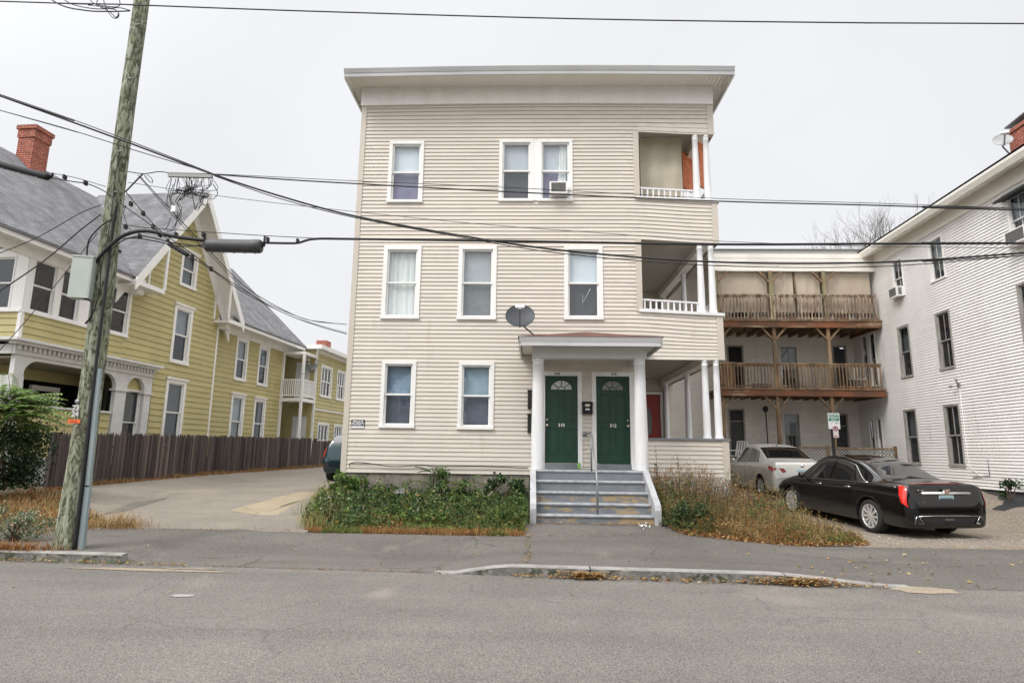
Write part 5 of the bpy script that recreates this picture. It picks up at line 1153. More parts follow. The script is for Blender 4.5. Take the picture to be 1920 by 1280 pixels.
# ------------------------------------------------------------------ cars
def carpaint(name, c, rough=.25, metal=0.):
    return mat(name, c, rough, tuple(v*.96 for v in c), 2, coat=.4, metal=metal)
TINT = mat('tinted_glass', (.008, .009, .010), .02, (.012, .013, .015), 2, spec=1., coat=1.)
TYRE = mat('tyre_rubber', (.015, .015, .015), .8, (.025, .024, .022), 20)
TAILR = mat('tail_lamp_red', (.62, .010, .006), .12, (.78, .03, .015), 3, (6, 1, 1), coat=1.)
TAILD = mat('tail_lamp_dark_red', (.22, .006, .008), .12, (.34, .02, .02), 4, coat=1.)
def make_car(name, label, keys, Lc, axles, rw, hw, paint, win, group=None, spokes=20, steer=0.):
    o = empty(name, (0, 0, 0), label, 'car', group)
    cols_ = list(zip(*keys)); ys = cols_[0]
    def kv(i, y):
        K = [(k[0], k[i]) for k in keys]
        if y <= K[0][0]: return K[0][1]
        if y >= K[-1][0]: return K[-1][1]
        for j in range(len(K)-1):
            if K[j][0] <= y <= K[j+1][0]:
                x0, y0 = K[max(j-1, 0)]; x1, y1 = K[j]; x2, y2 = K[j+1]; x3, y3 = K[min(j+2, len(K)-1)]
                h = x2-x1; t = (y-x1)/h
                m1 = ((y2-y1)/h+((y1-y0)/(x1-x0) if x1 > x0 else (y2-y1)/h))/2; m2 = ((y2-y1)/h+((y3-y2)/(x3-x2) if x3 > x2 else (y2-y1)/h))/2
                if (y2-y1) == 0: m1 = m2 = 0
                else:
                    s_ = (y2-y1)/h
                    m1 = 0 if m1*s_ <= 0 else math.copysign(min(abs(m1), 3*abs(s_)), s_); m2 = 0 if m2*s_ <= 0 else math.copysign(min(abs(m2), 3*abs(s_)), s_)
                return (2*t**3-3*t*t+1)*y1+(t**3-2*t*t+t)*h*m1+(-2*t**3+3*t*t)*y2+(t**3-t*t)*h*m2
    def sec(y):
        W, zb, zs, zt, wt, zp = [kv(i, y) for i in range(1, 7)]
        return [(0, zb), (W*.78, zb), (W*.95, zb+.04), (W*.995, zb+.22), (W, (zb+.22+zs)/2+.04), (W*.985, zs+.03), (W-.075, zt), (wt+.03, zt+(zp-zt)*.84), (wt-.10, zt+(zp-zt)*.965), (0, zp)]
    def S(y, t, side=1, off=0.):
        P = sec(y); t = max(0, min(8.9999, t)); i = int(t); f = t-i
        a = P[i-1] if i > 0 else (-P[1][0], P[1][1]); b, c = P[i], P[i+1]; d = P[i+2] if i < 8 else (-P[8][0], P[8][1])
        k = .5
        def cr(q): return b[q]+ .5*f*((c[q]-a[q])*k*2*.5+f*((2*a[q]-5*b[q]+4*c[q]-d[q])*.5*k*2+f*((3*b[q]-a[q]-3*c[q]+d[q])*.5*k*2))) if False else None
        # tension spline (softer than Catmull-Rom so the creases stay)
        m1 = [(c[q]-a[q])*.36 for q in (0, 1)]; m2 = [(d[q]-b[q])*.36 for q in (0, 1)]
        h1, h2, h3, h4 = 2*f**3-3*f*f+1, f**3-2*f*f+f, -2*f**3+3*f*f, f**3-f*f
        x, z = [h1*b[q]+h2*m1[q]+h3*c[q]+h4*m2[q] for q in (0, 1)]
        if off:
            e = .01; p0, p1 = S(y, t-e), S(y, t+e); q0, q1 = S(y-e, t), S(y+e, t)
            nn = (p1-p0).cross(q1-q0).normalized(); cpt = Vector((x, y, z)); out_ = nn if nn.dot(cpt-Vector((0, y if 0.3 < y < Lc-.3 else Lc/2, .7))) > 0 else -nn
            v = cpt+out_*off; return Vector((v.x*side, v.y, v.z))
        return Vector((x*side, y, z))
    # body shell
    b = MB(); b.smooth = True; NY, NT = 110, 45
    yy = [Lc*(.5-.5*math.cos(PI*(.0+i/NY)))*.55+Lc*i/NY*.45 for i in range(NY+1)]
    ring0 = []
    for y in yy:
        h = [S(y, 9*j/NT) for j in range(NT+1)]
        ring = [b.P(p) for p in h]+[b.P((-p.x, p.y, p.z)) for p in h[-2:0:-1]]; ring0.append(ring)
    n_ = len(ring0[0])
    for A_, B_ in zip(ring0, ring0[1:]):
        for i in range(n_): b.F((A_[i], B_[i], B_[(i+1) % n_], A_[(i+1) % n_]))
    b.smooth = False; b.F(ring0[0]); b.F(ring0[-1][::-1])
    body = b.build('body', paint, o)
    # wheel arches cut out of the body
    cb = MB()
    for ay in axles:
        for s_ in (-1, 1):
            n2 = 36; ra = rw+.055; A_ = [cb.P((s_*(hw-.30), ay+ra*math.cos(2*PI*i/n2), rw+.01+ra*math.sin(2*PI*i/n2))) for i in range(n2)]; B_ = [cb.P((s_*(hw+.2), ay+ra*math.cos(2*PI*i/n2), rw+.01+ra*math.sin(2*PI*i/n2))) for i in range(n2)]
            cb.F(A_[::-1]); cb.F(B_)
            for i in range(n2): cb.F((A_[i], A_[(i+1) % n2], B_[(i+1) % n2], B_[i]))
    cut = cb.build('cut', RUBBER, o); cut.parent = None
    md = body.modifiers.new('arch', 'BOOLEAN'); md.object = cut; md.operation = 'DIFFERENCE'; md.solver = 'EXACT'; md.material_mode = 'TRANSFER'
    bpy.context.view_layer.update(); dg = bpy.context.evaluated_depsgraph_get(); me = bpy.data.meshes.new_from_object(body.evaluated_get(dg)); body.modifiers.clear(); body.data = me
    bpy.data.objects.remove(cut)
    # wheels
    for ai, ay in enumerate(axles):
        for s_ in (-1, 1):
            T = Matrix.Translation((s_*(hw-.125), ay, rw))
            if ai == 1 and steer: T = T @ Matrix.Rotation(steer, 4, 'Z')
            w_ = MB(T); w_.lathe([(rw*.68, -.105), (rw*.93, -.112), (rw*.985, -.09), (rw, -.05), (rw, .05), (rw*.985, .09), (rw*.93, .112), (rw*.70, .108), (rw*.68, .08)], (0, 0, 0), 40, 'x')
            wh = w_.build('wheel', TYRE, o, recalc=False)
            r_ = MB(T); so_ = .075*s_
            r_.lathe([(rw*.70, .100*s_), (rw*.715, .108*s_), (rw*.69, .112*s_), (rw*.66, .09*s_), (rw*.64, .02*s_)], (0, 0, 0), 40, 'x')
            r_.lathe([(0, .085*s_), (rw*.10, .085*s_), (rw*.14, .07*s_), (rw*.15, .05*s_)], (0, 0, 0), 20, 'x')
            for i in range(spokes):
                pr = (i % 2)*2-1; a = 2*PI*(i//2*2+.0)/spokes; a0 = a+pr*.07; a1 = a+pr*(.5*2*PI/spokes*.9)*.62
                p0 = Vector((so_*.95, rw*.11*math.cos(a0), rw*.11*math.sin(a0))); p1 = Vector((so_*1.22, rw*.665*math.cos(a1), rw*.665*math.sin(a1)))
                r_.bar(p0, p1, .026, .022, (1, 0, 0))
            r_.build('rim', mat('alloy_'+name, (.80, .79, .77), .3, metal=.55), wh)
            d_ = MB(T); d_.lathe([(0, .0), (rw*.66, .0), (rw*.67, .02*s_)], (0, 0, 0), 30, 'x'); d_.build('brake_disc', mat('dark_metal', (.03, .03, .032), .5), wh)
    # glass patches a hair outside the shell
    def patch_(nm, lo, hi, ta, tb, m_, off=.004, sides=(1, -1), nu=26, nv=8, par=None, full=False):
        for sd_ in sides:
            g = MB(); g.smooth = True; G = []
            for i in range(nu+1):
                f = i/nu; row = []
                for j in range(nv+1):
                    v = j/nv; y = (lo[0]+(lo[1]-lo[0])*f)*(1-v)+(hi[0]+(hi[1]-hi[0])*f)*v; row.append(g.P(S(y, ta+(tb-ta)*v, sd_, off)))
                G.append(row)
            for i in range(nu):
                for j in range(nv): g.F((G[i][j], G[i+1][j], G[i+1][j+1], G[i][j+1]))
            g.build(nm, m_, par or o, recalc=False)
    def strip(nm, ya, yb, ta, tb, m_, off=.004):
        """patch across the whole width: y runs from ya (t=ta) ... built on both halves as one mesh"""
        g = MB(); g.smooth = True; G = []
        nv = 12
        tl_ = [ta+(9-ta)*j/nv for j in range(nv+1)]
        cols2 = [(t, 1) for t in tl_]+[(t, -1) for t in tl_[-2::-1]]
        for i in range(13):
            f = i/12; row = []
            for (t, sd_) in cols2:
                row.append(g.P(S(ya+(yb-ya)*f, max(t, ta+(tb-ta)*f), sd_, off)))
            G.append(row)
        for i in range(12):
            for j in range(len(cols2)-1): g.F((G[i][j], G[i+1][j], G[i+1][j+1], G[i][j+1]))
        return g.build(nm, m_, o, recalc=False)
    for (nm, lo, hi) in win['side']: patch_(nm, lo, hi, 6.10, 6.90, TINT)
    strip('rear_window', *win['rear'], TINT); strip('windshield', *win['front'], TINT)
    return o, S, patch_, strip
def line(S, pts, r_, side=1, off=.004, n=8):
    q = []
    for (a, b) in zip(pts, pts[1:]):
        for k in range(n): q.append(S(a[0]+(b[0]-a[0])*k/n, a[1]+(b[1]-a[1])*k/n, side, off))
    q.append(S(*pts[-1], side, off)); m_ = MB(); m_.tube(q, r_, 6); return m_
BLACKP = carpaint('black_car_paint', (.0045, .0045, .005), .12)
# y from the tail, half width, underside, shoulder, belt, top half width, top
CK = [(0, .66, .40, .50, .60, .52, .63), (.025, .80, .30, .62, .75, .68, .80), (.06, .865, .25, .74, .92, .72, .975), (.11, .89, .23, .80, .985, .71, 1.055), (.22, .90, .22, .83, 1.0, .70, 1.085), (.60, .91, .215, .85, 1.015, .69, 1.10), (.90, .915, .21, .86, 1.02, .66, 1.125),
      (1.2, .915, .2, .865, 1.02, .635, 1.25), (1.6, .915, .2, .87, 1.01, .61, 1.43), (2.1, .915, .2, .865, .995, .59, 1.535), (2.6, .915, .2, .855, .98, .585, 1.56), (3.0, .912, .2, .845, .965, .59, 1.50), (3.4, .91, .2, .835, .955, .62, 1.28), (3.8, .905, .2, .82, .94, .67, 1.03), (4.15, .895, .2, .79, .905, .66, .965), (4.5, .86, .21, .72, .82, .6, .87), (4.75, .78, .23, .62, .70, .52, .73), (4.9, .62, .28, .50, .55, .4, .58)]
wn_ = {'side': [('front_door_window', (2.45, 3.52), (2.42, 3.02)), ('rear_door_window', (1.52, 2.39), (1.78, 2.36)), ('quarter_window', (1.18, 1.47), (1.62, 1.73))],
       'rear': (.92, 1.90, 7.25, 7.45), 'front': (3.78, 3.02, 7.25, 7.4)}
car, S, patch_, strip = make_car('black_sedan', 'glossy black luxury sedan with tall red tail lights parked nearest the street', CK, 4.9, (1.06, 3.97), .343, .915, BLACKP, wn_, group='parked cars')
car.name = 'parked_car'
patch_('tail_light', (.03, .12), (.085, .27), 4.3, 6.4, TAILR, .012, nu=8, nv=12)
for sd_ in (1, -1):
    line(S, [(1.12, 6.05), (2.4, 6.02), (3.56, 6.02)], .010, sd_).build('chrome_trim', CHROME, car)
    line(S, [(1.12, 6.05), (1.45, 6.5), (1.72, 6.88), (2.1, 6.93), (2.6, 6.93), (3.0, 6.9)], .010, sd_).build('chrome_trim', CHROME, car)
    line(S, [(.32, 5.95), (.7, 5.98), (1.12, 6.03)], .007, sd_).build('chrome_trim', CHROME, car)
    for y_ in (1.62, 2.65):
        m_ = MB(); p0, p1 = S(y_, 4.95, sd_, .03), S(y_+.19, 4.95, sd_, .03); m_.tube([S(y_-.02, 4.95, sd_, .0), p0, p1, S(y_+.21, 4.95, sd_, .0)], [.008, .014, .014, .008], 7); m_.build('door_handle', CHROME, car)
    for (ya, yb) in ((1.5, 1.42), (2.42, 2.42), (3.52, 3.55)): line(S, [(ya, 6.0), (ya, 5), (yb, 4), (yb, 2.6)], .003, sd_, .0005).build('door_gap', RUBBER, car)
    m_ = MB(); c_ = S(3.36, 6.12, sd_); x_ = c_.x+.09*sd_; m_.lathe([(0, -.07), (.05, -.06), (.075, 0), (.07, .04), (0, .045)], (x_+.05*sd_, c_.y, c_.z+.05), 12, 'y'); m_.bar(c_, (x_, c_.y, c_.z+.02), .05, .03); m_.build('side_mirror', BLACKP, car)
    line(S, [(.30, 2.02), (.8, 2.0), (.68, 2.0)], .006, sd_, .004).build('sill_trim', CHROME, car) if False else None
    m_ = MB(); m_.prism([(.56*sd_, .33), (.74*sd_, .33), (.70*sd_, .46), (.66*sd_, .47)], -.014, .06, lambda p, q, oo: (p, oo, q)); ex = m_.build('exhaust_tip', RUBBER, car)
    m_ = MB(); m_.tube([(.56*sd_, -.016, .335), (.745*sd_, .0, .335), (.70*sd_, -.010, .465), (.655*sd_, -.016, .475), (.56*sd_, -.016, .335)], .008, 5); m_.build('exhaust_surround', CHROME, car)
m_ = MB(); m_.tube([(-.655, -.016, .475), (-.3, -.014, .485), (.3, -.014, .485), (.655, -.016, .475)], .007, 6); m_.build('bumper_trim', CHROME, car)
m_ = MB(); m_.prism([(-.52, .36), (.52, .36), (.60, .47), (-.60, .47)], -.008, .08, lambda p, q, oo: (p, oo, q)); m_.build('rear_diffuser', RUBBER, car)
def rearY(z): # tail surface y at height z near the centre
    for i in range(60):
        y = i*.006
        if S(y, 9).z >= z or S(y, 7).z >= z: return y
    return .17
ty = .030
m_ = MB(); m_.smooth = True; m_.prism([(.885, ty+.03), (.885, ty-.005), (.895, ty-.022), (.915, ty-.020), (.935, ty+.005), (.937, ty+.03)], -.52, .52, lambda p, q, oo: (oo, q, p)); m_.build('trunk_bar', mat('bright_chrome', (.9, .9, .9), .3, metal=.85), car)
m_ = MB(); m_.prism([(-.33, .70), (.33, .70), (.46, .884), (-.46, .884)], ty+.008, ty+.10, lambda p, q, oo: (p, oo, q)); m_.build('plate_recess', BLACKP, car)
m_ = MB(); m_.prism([(-.09, .995), (.09, .995), (.035, .90), (-.035, .90)], ty-.03, ty+.04, lambda p, q, oo: (p, oo, q)); em = m_.build('trunk_emblem', CHROME, car)
m_ = MB(); m_.prism([(-.055, .98), (.0, .98), (.0, .915), (-.02, .915)], ty-.033, ty-.0301, lambda p, q, oo: (p, oo, q)); m_.prism([(.0, .98), (.055, .98), (.02, .915), (.0, .915)], ty-.034, ty-.0302, lambda p, q, oo: (p, oo, q)); m_.build('emblem_field', mat('emblem_enamel', (.35, .10, .08), .3, (.5, .4, .3), 20), em)
m_ = MB(); m_.prism([(-.153, .715), (.153, .715), (.153, .87), (-.153, .87)], ty-.003, ty+.0, lambda p, q, oo: (p, oo, q)); pl = m_.build('license_plate', mat('plate_blue', (.30, .48, .58), .4, (.40, .55, .52), 4), car)
text('337 2767', .078, lambda a, b_, c_: (a*.86, ty-.0035-c_, .80+b_), 'plate_number', mat('plate_ink', (.04, .10, .16), .5), pl, org=(0, 0, 0), bold=.001)
m_ = MB(); m_.tube([(-.155, ty-.004, .713), (.155, ty-.004, .713), (.155, ty-.004, .872), (-.155, ty-.004, .872), (-.155, ty-.004, .713)], .004, 4); m_.build('plate_border', PAINT, pl)
m_ = MB(); m_.tube([(-.62, .20, 1.08), (-.3, .14, 1.088), (.3, .14, 1.088), (.62, .20, 1.08)], [.006, .011, .011, .006], 6); m_.build('high_brake_light', TAILD, car)
text('CTS4', .055, lambda a, b_, c_: (-.54+a, ty+.01-c_, .955+b_), 'trunk_lettering', CHROME, car, org=(0, 0, 0), bold=.001, extr=.012)
text('AWD', .03, lambda a, b_, c_: (-.50+a, ty-.0-c_, .74+b_), 'trunk_lettering', CHROME, car, org=(0, 0, 0), bold=.001, extr=.012)
strip('sunroof', 2.15, 2.85, 8.3, 8.3, TINT, .005)
m_ = MB(); m_.box(-.1, .1, -.012, .03, .405, .42); m_.build('hitch_reflector', CHROME, car)
for sd_ in (-1, 1): m_ = MB(); m_.box(min(.30*sd_, .46*sd_), max(.30*sd_, .46*sd_), .004, .03, .43, .445); m_.build('bumper_reflector', TAILD, car)
def place(o, x, y, ang, dz=0., pitch=0.):
    o.location = (x, y, hz(x, y)+dz); o.rotation_mode = 'ZYX'; o.rotation_euler = (pitch, 0, ang)
place(car, 8.20, 12.66, R(8.4), -.03, R(1.8))
car.location.z = -.03
# silver sedan
SILV = carpaint('silver_car_paint', (.62, .61, .56), .35, .25)
k2 = .945
SK = [(a*k2, b*.972, c, d*.99, e_*.985, f*.99, g*.99) for a, b, c, d, e_, f, g in CK]
SK = [(a, b, c, d, e_, f, g+(.03 if .8 < a < 3.2 else 0)) for a, b, c, d, e_, f, g in SK]
w2 = {'side': [('front_door_window', (2.25, 3.2), (2.22, 2.82)), ('rear_door_window', (1.42, 2.19), (1.60, 2.16)), ('quarter_window', (1.20, 1.37), (1.46, 1.54))], 'rear': (.88, 1.62, 7.25, 7.45), 'front': (3.55, 2.85, 7.25, 7.4)}
silver, S2, patch2, strip2 = make_car('silver_sedan', 'dusty silver sedan half hidden between the black car and the house', SK, 4.63, (.96, 3.61), .315, .889, SILV, w2, group='parked cars', spokes=10)
silver.name = 'parked_car'
patch2('tail_light', (.055, .32), (.10, .36), 4.9, 5.6, TAILD, .012, nu=8, nv=8)
for sd_ in (1, -1):
    m_ = MB(); m_.prism([(.48*sd_, .80), (.55*sd_, .765), (.815*sd_, .77), (.815*sd_, .90), (.55*sd_, .885)], .012, .12, lambda p, q, oo: (p, oo+.045*(abs(p) > .7), q)); m_.build('trunk_lamp', TAILD, silver)
    for y_ in (1.52, 2.45): m_ = MB(); m_.tube([S2(y_-.02, 4.95, sd_, 0), S2(y_, 4.95, sd_, .028), S2(y_+.17, 4.95, sd_, .028), S2(y_+.19, 4.95, sd_, 0)], [.008, .013, .013, .008], 7); m_.build('door_handle', CHROME, silver)
    for ya in (1.40, 2.21, 3.2): line(S2, [(ya, 6.0), (ya, 5), (ya, 4), (ya, 2.6)], .003, sd_, .0005).build('door_gap', RUBBER, silver)
    m_ = MB(); c_ = S2(3.1, 6.12, sd_); m_.lathe([(0, -.07), (.05, -.06), (.07, 0), (.065, .04), (0, .045)], (c_.x+.13*sd_, c_.y, c_.z+.05), 12, 'y'); m_.bar(c_, (c_.x+.1*sd_, c_.y, c_.z+.03), .05, .03); m_.build('side_mirror', SILV, silver)
m_ = MB(); m_.tube([(-.6, .22, 1.055), (-.3, .175, 1.062), (.3, .175, 1.062), (.6, .22, 1.055)], .008, 6); m_.build('trunk_gap', RUBBER, silver)
m_ = MB(); m_.lathe([(0, 0), (.05, 0), (.055, .015)], (0, .045, .955), 16, 'y'); m_.build('trunk_emblem', CHROME, silver)
m_ = MB(); m_.box(-.16, .16, .012, .03, .72, .85); m_.build('license_plate', MAT['plate_blue'], silver)
m_ = MB(); m_.lathe([(.03, 0), (.025, .03), (0, .035)], (0, 1.75, S2(1.75, 9).z-.005), 10); m_.tube([(0, 1.75, S2(1.75, 9).z), (0, 1.6, S2(1.75, 9).z+.14)], .004, 4); m_.build('roof_antenna', RUBBER, silver)
place(silver, 7.80, 18.1, R(1.0), 0., R(1.0)); silver.location.z = .31
# teal hatchback in the driveway (only its tail shows)
TEAL = carpaint('teal_car_paint', (.008, .035, .045), .22)
HK = [(0, .66, .42, .56, .66, .55, .70), (.05, .80, .34, .68, .82, .66, .90), (.12, .85, .28, .80, 1.0, .66, 1.15), (.25, .87, .25, .86, 1.08, .60, 1.40), (.5, .875, .24, .88, 1.08, .56, 1.55), (1.1, .88, .23, .88, 1.06, .56, 1.62), (2.2, .88, .23, .87, 1.03, .57, 1.64), (2.8, .88, .23, .86, 1.0, .6, 1.50), (3.3, .87, .23, .84, .98, .64, 1.12), (3.8, .85, .23, .78, .92, .6, 1.0), (4.1, .76, .26, .62, .72, .5, .76), (4.25, .6, .32, .5, .56, .4, .6)]
w3 = {'side': [('front_door_window', (1.95, 2.95), (1.95, 2.6)), ('rear_door_window', (1.0, 1.88), (1.0, 1.88)), ('quarter_window', (.5, .92), (.6, .92))], 'rear': (.17, .42, 7.1, 7.3), 'front': (3.25, 2.85, 7.2, 7.4)}
teal, S3, patch3, strip3 = make_car('teal_hatchback', 'dark teal hatchback parked beyond the left corner of the beige house', HK, 4.25, (.82, 3.35), .32, .88, TEAL, w3, group='parked cars', spokes=10)
teal.name = 'parked_car'
patch3('tail_light', (.07, .24), (.13, .30), 5.0, 6.3, TAILR, .012, nu=6, nv=8)
m_ = MB(); m_.box(-.8, .8, .0, .12, .40, .62); m_.build('bumper', RUBBER, teal)
place(teal, -6.05, 20.6, R(1.5)); teal.location.z = hz(-6.1, 21.5)
# ------------------------------------------------------------------ overhead cables and hardware
CG = 'overhead cables'
def cable(pts, r_, label, name='overhead_cable', group=CG, n=8, cat='cable'):
    Q = [atY(*p) for p in pts]
    if pts[-1][0] >= 1985: Q.append(Q[-1]+(Q[-1]-Q[-2]).normalized()*28)
    if pts[0][0] <= -55: Q.insert(0, Q[0]+(Q[0]-Q[1]).normalized()*24)
    P = catmull(Q, n)
    b = MB(); b.tube(P, r_, 6); c = P[len(P)//2]
    o = b.build(name, CABLE, org=tuple(P[0]), recalc=False); return tag(o, label, cat, group)
W = 9.2
cable([(-60, 1, W), (100, 6, W), (245, 9, W), (262, 10, W-.14), (600, 22, W-.1), (1100, 36, W), (1600, 43, W), (1990, 45, W)], .011, 'topmost cable running right across the sky from the pole top')
cable([(60, -30, W), (110, 8, W), (160, 20, W), (205, 22, W), (243, 21, W)], .011, 'pair of cables sagging into the pole top from the upper left, lower strand')
cable([(95, -25, W+.1), (130, 6, W+.1), (180, 17, W+.05), (222, 15, W), (244, 20, W)], .008, 'thin cable entering the pole top from the upper left')
cable([(160, -12, W), (175, 6, W), (205, 22, W), (217, 33, W), (222, 25, W), (214, 18, W), (195, 16, W)], .008, 'hanging loop of cable left of the pole top', 'cable_loop')
cable([(192, -10, W), (197, 10, W), (208, 30, W), (218, 35, W), (223, 27, W), (213, 17, W), (190, 13, W), (165, 10, W)], .007, 'second hanging loop of cable left of the pole top', 'cable_loop')
cable([(220, -10, W), (225, 6, W), (220, 13, W), (200, 12, W), (182, 8, W), (186, -6, W)], .007, 'small curl of cable at the top edge left of the pole', 'cable_loop')
# bundle from upper left through the terminal and away to the right
cable([(-60, 160, 8.6), (0, 180, 8.6), (130, 227, 8.7), (250, 271, 8.8), (400, 327, 9.0), (520, 366, 9.1), (660, 404, 9.2), (860, 441, 9.2), (1060, 470, 9.2), (1340, 491, 9.2), (1640, 492, 9.2), (1920, 474, 9.2), (2000, 468, 9.2)], .015, 'thick cable falling from the upper left and crossing the beige house at second floor')
cable([(-60, 156, 8.6), (0, 177, 8.6), (130, 222, 8.7), (250, 267, 8.8), (398, 325, 9.0)], .007, 'thin strand riding just above the thick cable at the upper left')
cable([(402, 330, 9.0), (520, 371, 9.12), (660, 407, 9.2), (860, 444, 9.2), (1060, 476, 9.2), (1340, 498, 9.2), (1640, 500, 9.2), (1920, 479, 9.2), (2000, 474, 9.2)], .007, 'thin strand just under the thick cable crossing the second floor')
cable([(-60, 190, 8.5), (0, 207, 8.5), (130, 243, 8.6), (250, 281, 8.8), (330, 305, 8.9), (398, 325, 9.0)], .007, 'thin single cable below the thick one at the upper left')
cable([(400, 327, 9.0), (540, 337, 9.1), (660, 344, 9.1), (960, 360, 9.2), (1340, 377, 9.2), (1640, 385, 9.2), (1920, 394, 9.2), (2000, 396, 9.2)], .0105, 'cable crossing the beige house just below the top-floor windows')
cable([(400, 326, 9.0), (540, 333, 9.1), (660, 339, 9.1), (960, 352, 9.2), (1340, 372, 9.2), (1640, 381, 9.2), (1920, 391, 9.2), (2000, 393, 9.2)], .005, 'thin strand above the cable below the top-floor windows')
cable([(240, 342, 9.3), (400, 366, 9.5), (620, 392, 9.6), (900, 420, 9.7), (1200, 442, 9.8), (1345, 452, 9.8), (1640, 462, 9.9), (1990, 466, 10)], .0045, 'very thin wire slanting across the house between second and top floor')
# lashed trunk cable with splice case
cable([(160, 520, 9.05), (180, 490, 9.02), (205, 462, 9.0), (235, 440, 9.0), (275, 433, 9.0), (330, 444, 9.05), (395, 452, 9.1)], .030, 'thick black cable curving off the pole into the splice case', 'trunk_cable')
cable([(485, 455, 9.15), (540, 456, 9.2), (560, 455, 9.2), (590, 448, 9.2), (660, 448, 9.2), (960, 452, 9.2), (1340, 458, 9.2), (1640, 457, 9.2), (1920, 456, 9.2), (2000, 456, 9.2)], .019, 'thick black trunk cable crossing the house above the second-floor windows', 'trunk_cable')
cable([(228, 420, 9.05), (265, 426, 9.05), (330, 431, 9.1), (420, 437, 9.15), (500, 442, 9.2), (600, 447, 9.2)], .006, 'messenger wire above the grey splice case')
cable([(232, 448, 9.0), (270, 443, 9.0), (330, 456, 9.05), (395, 464, 9.1)], .010, 'cable entering the lower left end of the splice case')
cable([(205, 470, 9.0), (240, 447, 9.0), (290, 452, 9.05), (340, 462, 9.05), (392, 458, 9.1)], .009, 'slack cable below the thick curve left of the splice case')
def splice(p0, p1, r_, label, m_):
    a, b_ = atY(*p0), atY(*p1); o = empty('splice_case', tuple((a+b_)/2), label, 'splice case', 'cable splice cases'); d_ = (b_-a).normalized(); ln = (b_-a).length
    x_ = d_; z_ = Vector((0, 0, 1)); z_ = (z_-x_*z_.dot(x_)).normalized(); y_ = z_.cross(x_); T = Matrix((x_, y_, z_)).transposed().to_4x4(); T.translation = a
    b = MB(T); b.lathe([(r_*.35, -.03), (r_*.9, -.02), (r_, .02), (r_, ln-.14), (r_*1.06, ln-.13), (r_*1.06, ln-.02), (r_*.9, ln+.01), (r_*.3, ln+.02)], (0, 0, 0), 18, 'x'); b.build('case_body', m_, o)
    b = MB(T)
    for k in range(5): b.box(ln*(.08+.2*k), ln*(.08+.2*k)+.025, -.02, .02, -r_*1.12, -r_*.9)
    b.box(.02, ln-.02, -.012, .012, -r_*1.06, -r_*.95); b.build('seam_clips', METAL, o)
    b = MB(T); b.tube([(-.06, 0, r_*.2), (-.06, 0, r_*1.9)], .018, 6); b.tube([(ln+.05, 0, r_*.0), (ln+.05, 0, r_*1.6)], .018, 6); b.build('hanger', RUBBER, o)
SPL = mat('splice_plastic', (.04, .04, .045), .5, (.06, .06, .065), 6)
splice((390, 460, 9.1), (489, 462, 9.15), .105, 'large dark grey cylindrical splice case hanging right of the pole', SPL)
splice((-70, 290, 8.9), (90, 332, 9.0), .055, 'long black splice sleeve at the left edge below the red chimney', RUBBER)
splice((318, 458, 9.05), (352, 478, 9.1), .035, 'short black sleeve slanting down right of the pole', RUBBER)
for px, py, lb in ((235, 425, 'on the messenger wire just right of the pole'), (262, 443, 'on the thick cable curving off the pole'), (300, 440, 'midway along the thick curve before the splice case'), (330, 440, 'left of the splice case by a hand'), (381, 440, 'touching the left end of the splice case'), (502, 449, 'touching the right end of the splice case'), (558, 452, 'farthest right, where the cable rises again'), (121, 332, 'left of the pole next to the long sleeve'), (160, 343, 'left of the pole, nearest to it'), (245, 382, 'uppermost right of the pole on the slanting wires'), (268, 400, 'second down the slanting wires right of the pole'), (287, 425, 'where the slanting wires meet the thick curve'), (360, 482, 'below the splice case on the falling cable'), (395, 504, 'lowest, on the cable falling to the beige house')):
    a = atY(px, py, 9.05); b = MB(); b.prism([(a.x-.014, a.z-.035), (a.x+.014, a.z-.035), (a.x+.014, a.z+.035), (a.x-.014, a.z+.035)], 9.02, 9.09, lambda p, q, oo: (p, oo, q))
    tag(b.build('cable_clamp', RUBBER, org=tuple(a)), 'small black cable clamp '+lb, 'clamp', 'cable clamps near the pole')
cable([(92, 333, 9.0), (140, 341, 9.05), (165, 345, 9.1), (198, 360, 9.05), (235, 388, 9.0), (280, 420, 9.0), (330, 462, 9.05), (362, 484, 9.4), (395, 505, 10.2), (460, 550, 11.8), (540, 590, 13.2), (600, 612, 14.2), (650, 626, 14.5)], .009, 'cable dropping past the pole down to the left wall of the beige house')
cable([(80, 322, 9.0), (140, 333, 9.05), (198, 350, 9.1)], .0055, 'thin messenger wire ending at the left side of the pole')
cable([(236, 360, 9.1), (268, 398, 9.2), (300, 432, 9.2), (352, 470, 9.4), (420, 520, 10.4), (500, 568, 12.5), (580, 600, 13.8), (650, 608, 14.5)], .008, 'service drop sagging behind the pole to the beige house left corner, upper one')
cable([(262, 330, 9.05), (300, 372, 9.15), (345, 420, 9.3), (400, 478, 9.9), (470, 545, 11.6), (560, 594, 13.4), (610, 604, 14.2), (650, 608, 14.5)], .008, 'service drop from the terminal arm to the beige house left corner')
cable([(258, 328, 9.05), (296, 372, 9.15), (340, 421, 9.3), (400, 484, 9.9), (468, 550, 11.6), (540, 590, 13.0), (600, 610, 14.1), (650, 624, 14.5)], .006, 'thin wire beside the service drop from the terminal arm')
cable([(190, 384, 9.1), (150, 400, 9.0), (70, 445, 8.9), (0, 474, 8.8), (-60, 495, 8.7)], .007, 'upper thin wire falling left from the pole across the yellow house')
cable([(189, 402, 9.1), (150, 432, 9.0), (85, 487, 8.9), (0, 545, 8.8), (-60, 580, 8.7)], .010, 'thicker wire falling left from the pole past the sunporch windows')
cable([(183, 436, 9.1), (140, 490, 9.0), (60, 588, 8.9), (0, 656, 8.8), (-60, 720, 8.7)], .006, 'steep thin wire falling left from the pole to the bottom of the sunporch')
